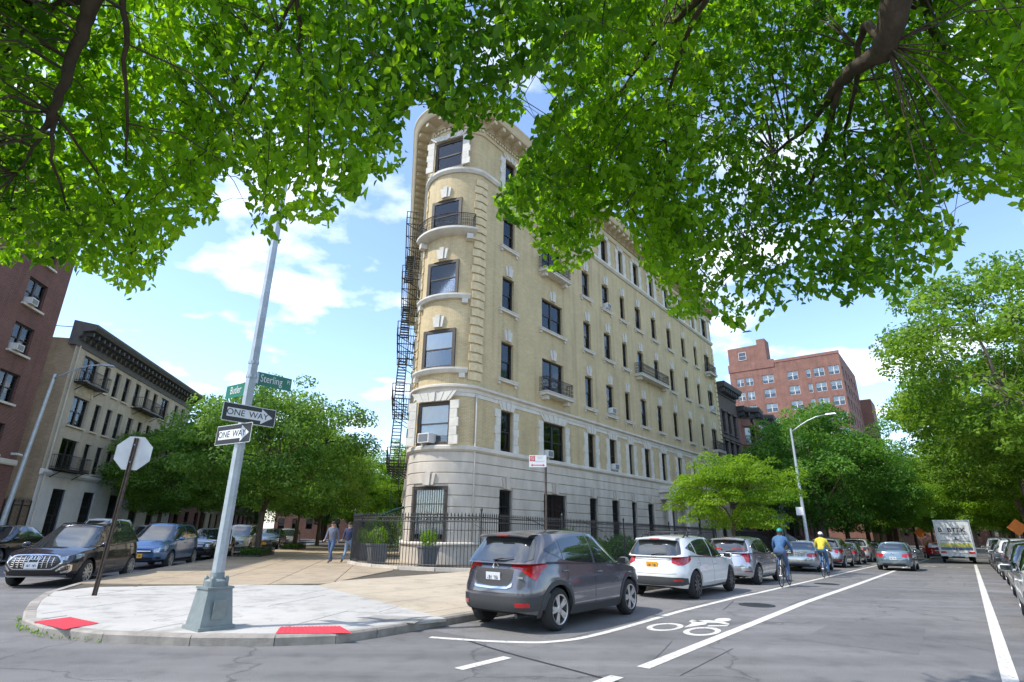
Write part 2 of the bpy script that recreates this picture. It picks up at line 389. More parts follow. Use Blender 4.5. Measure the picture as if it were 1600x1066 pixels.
# kerb stones
kerb = tag(link('kerb', None), kind='structure')
def kerb_run(line, parent, step=2.2, wid=0.17, top=0.135):
    for a, b in zip(line[:-1], line[1:]):
        a, b = Vector(a), Vector(b); L = (b - a).length; n = max(1, round(L / step))
        if L > 60: n = int(L / 6)
        nrm = Vector((-(b - a).normalized().y, (b - a).normalized().x))
        for k in range(n):
            g = 0.006 / (L / n)
            p, q = a.lerp(b, (k + g) / n), a.lerp(b, (k + 1 - g) / n)
            mb = MB(); j = rnd.uniform(-0.006, 0.004)
            P = []
            for e, ins, z in ((p, 0, -0.1), (q, 0, -0.1), (q, wid, -0.1), (p, wid, -0.1), (p, 0, top - 0.03), (q, 0, top - 0.03), (q, 0.025, top + j), (p, 0.025, top + j), (q, wid - 0.004, top + j), (p, wid - 0.004, top + j)):
                r = e + nrm * ins; P.append((r.x, r.y, gz(r.x, r.y) + z))
            i = mb.pts(P)
            for f in ((0, 1, 5, 4), (4, 5, 6, 7), (7, 6, 8, 9), (1, 2, 8, 6, 5), (3, 0, 4, 7, 9), (2, 3, 9, 8)): mb.face([i + t for t in f])
            mb.build('kerb_stone', 'kerb_stone', parent)
kerb_run(KERB, kerb)

# white corner flags, cut on a skew grid
WHITE = [(-10.2, 14.75), (-7.0, 15.8), (-5.09, 15.88), (-1.07, 10.5)] + [p for p in reversed(KIN) if p[1] < 14 and p[0] < -1.2 and p[1] > 8]
if area(WHITE) < 0: WHITE = WHITE[::-1]
wa = R(14); ax, ay = (math.sin(wa), math.cos(wa)), (math.cos(wa), -math.sin(wa))
for i in range(-8, 12):
    for j in range(-10, 10):
        p = WHITE; g = 0.014
        a0 = 8.2 + i * 2.05; b0 = -0.9 + j * 2.35 + (0.6 if i % 2 else 0)
        for nx, ny, c in ((ax[0], ax[1], a0 + 2.05 - g), (-ax[0], -ax[1], -(a0 + g)), (ay[0], ay[1], b0 + 2.35 - g), (-ay[0], -ay[1], -(b0 + g))):
            p = clip(p, nx, ny, c)
            if len(p) < 3: break
        if len(p) >= 3 and abs(area(p)) > 0.05:
            slab(p if area(p) > 0 else p[::-1], 0.09, 0.135, 'white_concrete', pavement)
# older tan flags: along the avenue side, and along the side street
def flag_zone(clips, ang_axis, a_rng, b_rng, step, m):
    ex, ey = ang_axis
    for i in range(*a_rng):
        for j in range(*b_rng):
            g = 0.011
            a0, b0 = i * step, j * step
            c4 = [(a0 + g, b0 + g), (a0 + step - g, b0 + g), (a0 + step - g, b0 + step - g), (a0 + g, b0 + step - g)]
            p = [(ex.x * a + ey.x * b, ex.y * a + ey.y * b) for a, b in c4]
            if area(p) < 0: p = p[::-1]
            for nx, ny, c in clips:
                p = clip(p, nx, ny, c)
                if len(p) < 3: break
            if len(p) >= 3 and abs(area(p)) > 0.06: slab(p, 0.09, 0.132, m, pavement)
def half(a, b):   # keep points to the right of a->b
    dx, dy = b[0] - a[0], b[1] - a[1]; nx, ny = -dy, dx; L = math.hypot(nx, ny); nx /= L; ny /= L
    return (nx, ny, nx * a[0] + ny * a[1])
def neg(h): return (-h[0], -h[1], -h[2])
SPLIT = half((-5.09, 15.88), (-4.14, 22.53))          # right of this line: avenue side
W_E2 = half((-5.09, 15.88), (-1.07, 10.5))            # white field edges
ground_mat('tan_concrete_light', (0.43, 0.36, 0.265), .18, .2, .14, gum=.06, bump=.22)
def beyond(h, gap=0.007): return (-h[0], -h[1], -h[2] - gap)
flag_zone([SPLIT, beyond(W_E2), (N.x, N.y, -7.63)], (U, N), (2, 34), (-9, -4), 1.62, 'tan_concrete_light')
W_E0 = half((-10.2, 14.75), (-7.0, 15.8)); W_E1 = half((-7.0, 15.8), (-5.09, 15.88))
flag_zone([beyond(SPLIT), beyond(W_E0), beyond(W_E1), (-NL.x, -NL.y, 8.12)], (V, NL), (7, 28), (-6, 2), 1.62, 'tan_concrete')

# far pavements (other side of both streets) as plain sheets with a kerb
def far_walk(name, pts, line):
    mb = MB(); sheet(mb, pts, 0.13)
    p = tag(mb.build(name, 'grey_concrete'), kind='structure'); kerb_run(line, p, 5.0)
far_walk('pavement', [xy(S(-4, 3.0)), xy(S(150, 3.0)), xy(S(150, 12)), xy(S(-4, 12))][::-1], [xy(S(150, 2.83)), xy(S(-4, 2.83))])
far_walk('pavement', [xy(W(14, -17.6)), xy(W(120, -17.6)), xy(W(120, -21.98)), xy(W(14, -21.98))], [xy(W(14, -17.43)), xy(W(120, -17.43))])

mb = MB(); sheet(mb, [(-16, -9), (-4.5, -9), (-4.5, -1.2), (-16, -1.2)], 0.13); tag(mb.build('pavement', 'grey_concrete'), kind='structure')
# painted lines
markings = tag(link('road_markings', None), kind='structure')
def strip(path, wid, name='painted_line', z=0.005, m='road_paint'):
    """path in (s,t)"""
    P = []
    for i, (s, t) in enumerate(path):
        if i and path[i - 1][0] < 16 < s:
            k = (16 - path[i - 1][0]) / (s - path[i - 1][0]); P.append((16, path[i - 1][1] + (t - path[i - 1][1]) * k))
        P.append((s, t))
    L, Rr = [], []
    for i, p in enumerate(P):
        a, b = Vector(P[max(i - 1, 0)]), Vector(P[min(i + 1, len(P) - 1)]); d = (b - a).normalized()
        L.append(S(p[0] + d.y * wid / 2, p[1] - d.x * wid / 2, z)); Rr.append(S(p[0] - d.y * wid / 2, p[1] + d.x * wid / 2, z))
    mb = MB(); mb.grid([L, Rr]); return mb.build(name, m, markings)
strip([(3.0, 0.08), (40, 0.1), (56, 0.11)], 0.16)
strip([(7.1, -3.46), (14, -3.42), (24, -3.38), (38, -3.4), (80, -3.4)], 0.17)
strip([(5.5, -3.52), (6.5, -3.5)], 0.17)
strip([(5.55, -5.12), (6.45, -5.08)], 0.15)
def smooth_path(p, n=6):
    out = []
    for i in range(len(p) - 1):
        p0, p1, p2, p3 = Vector(p[max(i - 1, 0)]), Vector(p[i]), Vector(p[i + 1]), Vector(p[min(i + 2, len(p) - 1)])
        for k in range(n):
            t = k / n
            q = 0.5 * ((2 * p1) + (p2 - p0) * t + (2 * p0 - 5 * p1 + 4 * p2 - p3) * t * t + (3 * p1 - p0 - 3 * p2 + p3) * t ** 3)
            out.append(tuple(q))
    out.append(tuple(p[-1])); return out
strip(smooth_path([(6.75, -6.85), (6.95, -6.35), (7.25, -5.75), (7.75, -5.22), (8.9, -5.02), (12.3, -5.08)]) + [(18, -4.95), (43, -4.98), (80, -5.0)], 0.13)
# cyclist symbol
def flat_poly(pts, name='painted_symbol', z=0.005):
    mb = MB(); mb.poly([S(s, t, z) for s, t in pts]); return mb.build(name, 'road_paint', markings)
def ring(s0, t0, rs, rt, k=0.68):
    mb = MB(); n = 28
    o = [S(s0 + rs * math.cos(a * 2 * math.pi / n), t0 + rt * math.sin(a * 2 * math.pi / n), 0.005) for a in range(n + 1)]
    i = [S(s0 + rs * k * math.cos(a * 2 * math.pi / n), t0 + rt * k * math.sin(a * 2 * math.pi / n), 0.005) for a in range(n + 1)]
    mb.grid([o, i]); mb.build('painted_wheel', 'road_paint', markings)
ring(10.2, -4.50, 0.50, 0.27); ring(10.2, -3.84, 0.50, 0.27)
flat_poly([(10.35, -4.22), (10.95, -4.05), (11.2, -4.1), (11.35, -4.45), (11.1, -4.42), (10.95, -4.3)])
flat_poly([(11.15, -4.42), (11.5, -4.2), (11.55, -3.95), (11.35, -3.75), (11.2, -3.72), (11.3, -3.95), (11.2, -4.1)])
flat_poly([(10.9, -3.98), (11.15, -3.72), (11.05, -3.68), (10.75, -3.95)])
flat_poly([(11.75 + 0.27 * math.cos(a), -4.0 + 0.13 * math.sin(a)) for a in [k * 2 * math.pi / 14 for k in range(14)]])
for t0 in (-2.3, -1.0):
    strip([(47.5, t0 - 0.35), (48.6, t0), (47.5, t0 + 0.35)], 0.22, 'painted_chevron')
# old and new asphalt patches, slightly different in tone
def road_patch(s0, s1, t0, t1, m, sk=.1):
    mb = MB(); q = [(s0, t0), (s1, t0 + sk), (s1 + sk, t1), (s0 - sk, t1 + sk * .5)]
    mb.poly([S(a, b, .0025) for a, b in q]); mb.build('asphalt_patch', m, markings)
for q in ((7.2, 15.9, -7.42, -5.25, 'asphalt_old'), (16.1, 44, -7.42, -5.15, 'asphalt_old'), (10.5, 13.2, -2.4, -.9, 'asphalt_new'), (19.5, 22.0, -3.1, -1.9, 'asphalt_new'), (24.5, 30.0, -1.5, -.3, 'asphalt_old'), (4.2, 6.3, -2.9, -.8, 'asphalt_old'), (33.5, 36, -3.0, -1.6, 'asphalt_new')): road_patch(*q)
# tar seams and old cracks
def seam(path, w): strip(smooth_path(path, 4), w, 'tar_seam', 0.003, 'tar')
seam([(7.0, -6.4), (6.7, -5.4), (6.45, -4.2), (6.25, -3.0), (6.35, -1.6)], 0.05)
for k in range(16):
    s0 = rnd.uniform(7, 34); t0 = rnd.uniform(-4.6, -0.3); d = rnd.uniform(-0.5, 0.5)
    seam([(s0, t0), (s0 + rnd.uniform(0.4, 1.5), t0 + d * 0.4), (s0 + rnd.uniform(1.8, 3), t0 + d)], rnd.uniform(0.008, 0.018))
def manhole(s, t, label, m='iron'):
    mb = MB()
    mb.lathe([(0.40, 0.0), (0.40, 0.008), (0.36, 0.010)], 28); mb.lathe([(0.345, 0.0), (0.345, 0.007), (0.0, 0.007)], 28)
    for k in range(-4, 5): 
        l = math.sqrt(max(0, 0.3 ** 2 - (k * 0.065) ** 2)); mb.box((0, k * 0.065, 0.009), (2 * l, 0.02, 0.005))
    o = mb.build('manhole_cover', 'iron'); o.location = S(s, t, 0.002); return tag(o, label, 'manhole cover', 'manhole covers')
mat('worn_iron', (0.10, 0.095, 0.09), 0.6, metal=0.5, nscale=12, namt=0.3)
manhole(14.6, -4.15, 'round iron manhole cover in the cycle lane beside the white hatchback')
manhole(23.4, -4.2, 'round iron manhole cover in the cycle lane beside the silver hatchback')
# tactile pads: base with raised ribs
def pad(pts, label):
    pts = [Vector(p) for p in pts]; mb = MB()
    def P(a, b, z): q = pts[0].lerp(pts[1], a).lerp(pts[3].lerp(pts[2], a), b); return (q.x, q.y, 0.137 + z)
    mb.poly([P(0, 0, 0.004), P(1, 0, 0.004), P(1, 1, 0.004), P(0, 1, 0.004)])
    na, nb = 16, 9
    for i in range(na):
        for j in range(nb):
            a, b = (i + .5) / na, (j + .5) / nb; h = 0.011
            lo = [P(a + da * .3 / na, b + db * .3 / nb, 0.004) for da, db in ((-1, -1), (1, -1), (1, 1), (-1, 1))]
            hi = [P(a + da * .17 / na, b + db * .17 / nb, h) for da, db in ((-1, -1), (1, -1), (1, 1), (-1, 1))]
            k = mb.pts(lo + hi)
            for e in range(4): mb.face((k + e, k + (e + 1) % 4, k + 4 + (e + 1) % 4, k + 4 + e))
            mb.face((k + 4, k + 5, k + 6, k + 7))
    o = mb.build('tactile_pad', 'tactile_red'); return tag(o, label, 'tactile pad', 'red tactile pads on the corner')
pad([(-6.48, 8.98), (-6.37, 9.54), (-7.25, 10.1), (-7.45, 9.6)], 'red tactile paving pad near the kerb below the stop sign')
pad([(-3.35, 8.85), (-2.28, 8.99), (-2.62, 9.55), (-3.5, 9.42)], 'red tactile paving pad right of the steel pole base')
# utility cover let into the white flags
mb = MB(); c = Vector((-1.95, 10.35)); M = TR(c.x, c.y, 0, R(-12))
mb.box((0, 0, 0.137), (1.0, 0.62, 0.008), M); mb.box((0, 0, 0.142), (0.9, 0.52, 0.006), M)
tag(mb.build('utility_cover', 'grey_concrete'), 'rectangular grey utility cover set into white concrete pavement', 'utility cover')
# ---------------------------------------------------------------- the corner apartment house
brick_mat('buff_brick', (0.66, 0.53, 0.30), (0.57, 0.445, 0.24), (0.45, 0.36, 0.22), ms=.012, patch=0.14)
brick_mat('red_brick', (0.115, 0.042, 0.034), (0.17, 0.062, 0.05), (0.27, 0.20, 0.17), patch=0.2)
brick_mat('orange_brick', (0.26, 0.115, 0.088), (0.195, 0.085, 0.066), (0.27, 0.18, 0.145), patch=0.25)
brick_mat('cream_brick', (0.57, 0.53, 0.44), (0.49, 0.455, 0.375), (0.36, 0.33, 0.27), patch=0.15)
brick_mat('grimy_brick', (0.33, 0.27, 0.19), (0.26, 0.21, 0.15), (0.25, 0.21, 0.15), patch=0.25)
mat('limestone', (0.58, 0.535, 0.46), 0.85, nscale=1.3, namt=0.16, bump=0.15, bscale=30)
mat('base_stone', (0.53, 0.475, 0.40), 0.86, nscale=1.3, namt=0.2, stretch=(1, 1, .35), bump=0.2, bscale=26)
mat('white_stone', (0.60, 0.57, 0.50), 0.82, nscale=2.2, namt=0.14, bump=0.1, bscale=30)
mat('cream_metal', (0.56, 0.47, 0.31), 0.7, nscale=1.5, namt=0.12)
mat('quoin_brick', (0.62, 0.50, 0.30), 0.88, nscale=5, namt=0.15, bump=0.2, bscale=60)
mat('window_frame', (0.025, 0.024, 0.024), 0.5, nscale=8, namt=0.2)
mat('brown_frame', (0.065, 0.052, 0.042), 0.6, nscale=8, namt=0.2)
mat('white_frame', (0.62, 0.61, 0.58), 0.55, nscale=8, namt=0.1)
mat('blind', (0.86, 0.86, 0.84), 0.8, nscale=3, namt=0.06)
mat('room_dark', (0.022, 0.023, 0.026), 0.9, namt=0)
mat('curtain', (0.42, 0.40, 0.37), 0.9, nscale=9, namt=0.25, stretch=(4, 4, 0.2))
mat('roof_tar', (0.05, 0.05, 0.05), 0.9)
mat('ac_white', (0.66, 0.66, 0.63), 0.55, nscale=5, namt=0.06)
mat('ac_grille', (0.22, 0.23, 0.24), 0.6, nscale=60, namt=0.3)
glass_mat('pane', (0.94, 0.96, 0.97), 0.0)

class Path:
    """plan line of a facade: a -> point, outward normal"""
    def __init__(s, segs): s.segs = segs
    def at(s, a, d=0.0):
        for a0, a1, fn in s.segs:
            if a <= a1 + 1e-9: return fn(a, d)
        return s.segs[-1][2](a, d)
    def frame(s, a, d=0.0, z=0.0):
        p = s.at(a, d); q = s.at(a, d - 1.0); n = Vector((q[0] - p[0], q[1] - p[1], 0)).normalized()   # outward
        x = Vector((-n.y, n.x, 0))                                                                     # along the wall
        return Matrix(((x.x, -n.x, 0, p[0]), (x.y, -n.y, 0, p[1]), (0, 0, 1, z), (0, 0, 0, 1)))
    def breaks(s, a0, a1, curved):
        out = [a0, a1]
        for (c0, c1) in curved:
            k = max(2, int((c1 - c0) / 0.16)); out += [c0 + (c1 - c0) * i / k for i in range(k + 1) if a0 < c0 + (c1 - c0) * i / k < a1]
        return sorted(set(round(q, 5) for q in out))
def wall(path, a0, a1, z0, z1, openings, mats, name, parent, depth=0.28, curved=(), back=True):
    """wall skin with real openings and reveals; openings (a0,a1,z0,z1)"""
    av = set(path.breaks(a0, a1, curved)); zv = {z0, z1}
    for o in openings: av |= {round(o[0], 5), round(o[1], 5)}; zv |= {o[2], o[3]}
    av = sorted(q for q in av if a0 - 1e-6 <= q <= a1 + 1e-6); zv = sorted(zv)
    mb = MB()
    def P(a, z, d=0.0): p = path.at(a, d); return (p[0], p[1], z)
    for i in range(len(av) - 1):
        am = (av[i] + av[i + 1]) / 2; run = None
        for j in range(len(zv) - 1):
            zm = (zv[j] + zv[j + 1]) / 2
            if any(o[0] < am < o[1] and o[2] < zm < o[3] for o in openings): continue
            A, B, C, D = (av[i], zv[j]), (av[i + 1], zv[j]), (av[i + 1], zv[j + 1]), (av[i], zv[j + 1])
            mb.quad(P(*A), P(*B), P(*C), P(*D), (A, B, C, D))
    for o in openings:
        aa = [q for q in av if o[0] - 1e-6 <= q <= o[1] + 1e-6]
        for l, r in zip(aa[:-1], aa[1:]):
            mb.quad(P(l, o[2]), P(l, o[2], depth), P(r, o[2], depth), P(r, o[2]), ((l, 0), (l, depth), (r, depth), (r, 0)))
            mb.quad(P(l, o[3]), P(r, o[3]), P(r, o[3], depth), P(l, o[3], depth), ((l, 0), (r, 0), (r, depth), (l, depth)))
        for e, fl in ((o[0], 0), (o[1], 1)):
            q = [P(e, o[2]), P(e, o[3]), P(e, o[3], depth), P(e, o[2], depth)]; uv = [(0, o[2]), (0, o[3]), (depth, o[3]), (depth, o[2])]
            if fl: q = q[::-1]; uv = uv[::-1]
            mb.quad(*q, tuple(uv))
    return mb.build(name, mats, parent)
def band(path, a0, a1, prof, m, name, parent, curved=(), caps=True):
    """sweep profile [(out, z)...] (closed) along the wall line; out > 0 stands proud"""
    br = path.breaks(a0, a1, curved); mb = MB(); rings = []
    for a in br: rings.append(mb.pts([(*path.at(a, -o)[:2], z) for o, z in prof]))
    n = len(prof)
    for k in range(len(br) - 1):
        for j in range(n):
            j2 = (j + 1) % n; mb.face((rings[k] + j, rings[k] + j2, rings[k + 1] + j2, rings[k + 1] + j))
    if caps: mb.face([rings[0] + j for j in reversed(range(n))]); mb.face([rings[-1] + j for j in range(n)])
    return mb.build(name, m, parent, smooth=(30 if curved else False))
def rect(o, z0, z1, inn=0.02): return [(-inn, z0), (o, z0), (o, z1), (-inn, z1)]

# shared window meshes
WCACHE = {}
def window_meshes(w, h, frame, mull=0, shade=0.45, bars=False):
    key = (round(w, 2), round(h, 2), frame, mull, shade, bars)
    if key in WCACHE: return WCACHE[key]
    f = MB(); t = 0.17 if frame == 'brown_frame' else 0.075
    f.box((0, 0, h - t / 2), (w, 0.10, t)); f.box((0, 0, t / 2), (w, 0.10, t))
    for s in (-1, 1): f.box((s * (w - t) / 2, 0.001, h / 2), (t, 0.098, h - 2 * t))
    f.box((0, 0.015, h * 0.5), (w - 2 * t, 0.06, 0.06))
    cols = [(-w / 2 + t, w / 2 - t)]
    if mull:
        f.box((0, -0.004, h / 2), (0.13, 0.10, h - 2 * t)); cols = [(-w / 2 + t, -0.065), (0.065, w / 2 - t)]
    fm = f.mesh('window', frame)
    panes = []
    for c0, c1 in cols:
        for z0, z1, y in ((t, h * .5 - .03, 0.03), (h * .5 + .03, h - t, 0.0)):
            p = MB(); p.box(((c0 + c1) / 2, y, (z0 + z1) / 2), (c1 - c0, 0.006, z1 - z0)); panes.append(p.mesh('pane', 'pane'))
    b = MB()
    if shade > 0: b.box((0, 0.075, h - t - shade * (h - 2 * t) / 2), (w - 2 * t, 0.008, shade * (h - 2 * t)))
    bm = b.mesh('blind', 'blind') if shade > 0 else None
    g = None
    if bars:
        gb = MB(); n = max(4, int(w / 0.125))
        for k in range(n + 1): gb.box((-w / 2 + 0.03 + (w - .06) * k / n, -0.13, h / 2), (0.018, 0.018, h - 0.04))
        for z in (0.05, h * .36, h * .68, h - .05): gb.box((0, -0.13, z), (w - .02, 0.024, 0.03))
        g = gb.mesh('window_grille', 'iron')
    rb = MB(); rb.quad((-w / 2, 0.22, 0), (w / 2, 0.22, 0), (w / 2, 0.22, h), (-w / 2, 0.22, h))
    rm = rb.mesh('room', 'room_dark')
    WCACHE[key] = (fm, panes, bm, g, rm); return WCACHE[key]
def put_window(parent, path, ac, z0, w, h, frame='window_frame', mull=0, shade=0.45, bars=False, depth=0.2):
    fm, panes, bm, g, rm = window_meshes(w, h, frame, mull, shade, bars)
    o = link('window', fm, parent, path.frame(ac, depth, z0))
    for p in panes: link('pane', p, o)
    if bm: link('blind', bm, o)
    if g: link('window_grille', g, o)
    link('room', rm, o)
    return o
def keystone_mesh(m, name, w=0.46, h=0.62, wide=1.5):
    k = MB()
    def trap(w0, w1, x0, x1, z0, z1, y): 
        P = [(x0 - w0 / 2, 0.02, z0), (x0 + w0 / 2, 0.02, z0), (x1 + w1 / 2, 0.02, z1), (x1 - w1 / 2, 0.02, z1)]
        i = k.pts(P + [(a, y, c) for a, _, c in P])
        for f in ((4, 5, 6, 7), (0, 4, 7, 3), (1, 2, 6, 5), (3, 7, 6, 2), (0, 1, 5, 4)): k.face([i + q for q in f])
    trap(w * .42, w * .56, 0, 0, 0.0, h * 1.12, -0.15)
    for s in (-1, 1): trap(w * .32, w * .42, s * w * .40, s * w * .56, 0.02, h * .98, -0.085)
    return k.mesh(name, m)
def sill_mesh(w, name='sill', m='white_stone', proj=0.16):
    k = MB(); k.box((0, -proj / 2 + .03, -0.085), (w, proj + .06, 0.17)); k.box((0, -proj / 2 - .002, -0.02), (w + .05, proj + .07, 0.05))
    for s in (-1, 1): k.box((s * (w / 2 - 0.14), -proj / 2 + .06, -0.25), (0.17, proj - .02, 0.16))
    return k.mesh(name, m)
def rail_mesh(w, h=0.85, d=0.42, m='iron', name='railing'):
    k = MB()
    runs = [((-w / 2, 0, 0), (-w / 2, -d, 0)), ((-w / 2, -d, 0), (w / 2, -d, 0)), ((w / 2, -d, 0), (w / 2, 0, 0))]
    for a, b in runs: rail_run(k, Vector(a), Vector(b), h)
    return k.mesh(name, m)
def rail_run(k, a, b, h, step=0.12):
    L = (b - a).length; n = max(1, round(L / step)); d = (b - a).normalized()
    for z, r in ((0.05, .016), (h * .72, .013), (h, .024)): k.tube([a + Vector((0, 0, z)), b + Vector((0, 0, z))], r, 5)
    for i in range(n + 1):
        p = a.lerp(b, i / n); k.tube([p, p + Vector((0, 0, h))], 0.010, 4)
        if i < n:
            c = a.lerp(b, (i + .5) / n)
            for zc, rr in ((h * .86, step * .42), (h * .50, step * .44), (h * .22, step * .44)):
                k.tube([c + d * rr * math.cos(q) + Vector((0, 0, zc + rr * math.sin(q))) for q in [j * 2 * math.pi / 8 for j in range(9)]], 0.009, 4, cap=False)

HOUSE = thing('apartment_house', 'six storey buff brick apartment house with rounded corner and limestone base', 'building', S(20.18, -18.2) * 1.0, ANG_U)
HOUSE.location.z = 0.0
Q2 = Vector((-0.92, 3.48)); ARC_R = 2.18; ARC_C = Vector((0.73, 2.05))
_d2 = Vector((math.cos(R(49.19)), math.sin(R(49.19)))); _n2 = Vector((-_d2.y, _d2.x))
ang2 = math.atan2(Q2.y - ARC_C.y, Q2.x - ARC_C.x); ang1 = math.atan2(-ARC_C.y, -ARC_C.x)
if ang1 < ang2: ang1 += 2 * math.pi
ARC_L = ARC_R * (ang1 - ang2)
def seg_left(a, d):
    l = -(a + ARC_L); p = Q2 + _d2 * l - _n2 * d; return (p.x, p.y)
def seg_arc(a, d):
    th = ang1 + a / ARC_R; return (ARC_C.x + (ARC_R - d) * math.cos(th), ARC_C.y + (ARC_R - d) * math.sin(th))
def seg_right(a, d): return (a, d)
LEN_R, LEN_L = 38.5, 34.0
HP = Path([(-ARC_L - LEN_L, -ARC_L, seg_left), (-ARC_L, 0.0, seg_arc), (0.0, LEN_R, seg_right)])
CURV = [(-ARC_L, 0.0)]
A0, A1 = -ARC_L - LEN_L, LEN_R
COLS = [(2.55, 1.08, 0), (7.1, 2.35, 1), (11.45, 1.0, 0), (14.4, 1.08, 0), (17.15, 0.78, 0), (19.95, 1.08, 0), (23.05, 1.0, 0), (26.4, 0.98, 0), (29.85, 0.95, 0), (33.1, 0.85, 0), (36.45, 1.6, 1)]
BAY = -ARC_L * 0.50
LCOLS = [(-ARC_L - 2.6, 1.05, 0), (-ARC_L - 6.6, 1.05, 0), (-ARC_L - 10.5, 1.05, 0), (-ARC_L - 14.5, 1.05, 0), (-ARC_L - 19, 1.05, 0)]
ROWS = [(0.95, 3.5), (5.42, 7.58), (9.3, 11.45), (13.36, 15.42), (17.3, 19.32), (21.36, 23.4)]
Z_BASE, Z_BELT, Z_UP, Z_TOP = 5.3, 8.35, 21.25, 24.2
allc = COLS + [(BAY, 1.92, 0)] + LCOLS
opens = []
for ci, (ac, w, mu) in enumerate(allc):
    for ri, (z0, z1) in enumerate(ROWS):
        if ri == 0 and ci == 6: opens.append((ac - .1, ac + 1.75, 0.35, 3.5)); continue
        if ri == 0 and ci == 7: continue
        opens.append((ac - w / 2, ac + w / 2, z0, z1))
base_op = [o for o in opens if o[3] < 4]; up_op = [o for o in opens if o[2] > 4]
wall(HP, A0, A1, Z_BASE, Z_TOP, up_op, 'buff_brick', 'brick_wall', HOUSE, curved=CURV)
mbw = wall(HP, A0, A1, -2.5, Z_BASE, base_op, 'base_stone', 'base_wall', HOUSE, curved=CURV)
# roof and closing walls
mb = MB(); pl = [HP.at(A0)] + [HP.at(-ARC_L + ARC_L * k / 10) for k in range(11)] + [HP.at(A1), (LEN_R, 17.0), (24.0, 29.0)]
mb.poly([(x, y, Z_TOP - 0.02) for x, y in pl])
for a, b in ((HP.at(A1), (LEN_R, 17.0)), ((LEN_R, 17.0), (24.0, 29.0)), ((24.0, 29.0), HP.at(A0))):
    mb.quad((a[0], a[1], -2.5), (b[0], b[1], -2.5), (b[0], b[1], Z_TOP), (a[0], a[1], Z_TOP), ((0, 0), (15, 0), (15, 26), (0, 26)))
mb.build('rear_walls_and_roof', 'grimy_brick', HOUSE)
# stone courses of the base, cut at the openings
def course(z0, z1, out, m='base_stone', name='stone_course', ops=None):
    cuts = sorted((o[0], o[1]) for o in (ops if ops is not None else base_op) if o[2] < (z0 + z1) / 2 < o[3]); a = -ARC_L - 16
    ends = []
    for c in cuts:
        if c[0] > a: ends.append((a, c[0]))
        a = max(a, c[1])
    ends.append((a, A1))
    for e0, e1 in ends:
        if e1 - e0 < 0.05: continue
        # long plain runs are laid as separate blocks
        n = max(1, round((e1 - e0) / 2.4)); 
        inarc = e0 < 0.0 and e1 > -ARC_L
        if inarc: n = 1
        for k in range(n):
            g = 0.004 if n > 1 else 0
            p0, p1 = e0 + (e1 - e0) * k / n + (g if k else 0), e0 + (e1 - e0) * (k + 1) / n - (g if k < n - 1 else 0)
            b = 0.022
            band(HP, p0, p1, [(-.02, z0 + .012), (out - b, z0 + .012), (out, z0 + .012 + b), (out, z1 - .012 - b), (out - b, z1 - .012), (-.02, z1 - .012)], m, name, HOUSE, CURV if inarc else ())
zs = [1.0 + k * 0.52 for k in range(9)]
for k in range(8): course(zs[k], zs[k + 1] if k < 7 else 5.14, 0.065)
course(-0.6, 0.92, 0.14, 'base_stone', 'plinth'); 
band(HP, -ARC_L - 16, 22.7, [(-.02, 0.86), (.2, .86), (.23, .9), (.23, .96), (.16, 1.01), (-.02, 1.01)], 'limestone', 'plinth_cap', HOUSE, CURV)
band(HP, 25.2, A1, [(-.02, 0.86), (.2, .86), (.23, .9), (.23, .96), (.16, 1.01), (-.02, 1.01)], 'limestone', 'plinth_cap', HOUSE)
BASE_TOP = [(-.02, 5.13), (.10, 5.13), (.20, 5.22), (.20, 5.36), (.12, 5.42), (-.02, 5.42)]
band(HP, -ARC_L - 16, A1, BASE_TOP, 'limestone', 'base_cornice', HOUSE, CURV)
band(HP, -ARC_L - 16, A1, [(-.02, 8.06), (.06, 8.06), (.08, 8.22), (.22, 8.30), (.22, 8.40), (.10, 8.46), (-.02, 8.46)], 'limestone', 'belt_course', HOUSE, CURV)
band(HP, -ARC_L - 16, A1, [(-.02, 7.86), (.035, 7.86), (.035, 8.055), (-.02, 8.055)], 'white_stone', 'belt_frieze', HOUSE, CURV)
band(HP, -ARC_L - 16, A1, [(-.02, 20.98), (.08, 20.98), (.2, 21.12), (.2, 21.26), (.09, 21.34), (-.02, 21.34)], 'white_stone', 'sill_course', HOUSE, CURV)
band(HP, A0, A1, [(-.02, 23.75), (.08, 23.75), (.14, 23.85), (.10, 24.15), (-.02, 24.15)], 'cream_metal', 'architrave', HOUSE, CURV)
CORN = [(-.02, 24.2), (.18, 24.2), (.22, 24.55), (.95, 24.60), (1.05, 24.72), (1.12, 24.95), (1.2, 25.05), (1.2, 25.12), (-.3, 25.25), (-.3, 24.2)]
band(HP, A0, A1 + 0.6, CORN, 'cream_metal', 'cornice', HOUSE, CURV)
mm = MB(); mm.box((0, -0.53, 24.44), (0.24, 0.66, 0.24)); mm.box((0, -0.36, 24.30), (0.22, 0.30, 0.10)); modm = mm.mesh('modillion', 'cream_metal')
a = -ARC_L - 30
while a < A1:
    o = link('modillion', modm, HOUSE, HP.frame(a, 0, 0)); a += 0.78
dm = MB(); dm.box((0, -0.16, 23.99), (0.13, 0.14, 0.16)); dmm = dm.mesh('dentil', 'cream_metal')
a = -ARC_L - 6
while a < 14: link('dentil', dmm, HOUSE, HP.frame(a, 0, 0)); a += 0.24
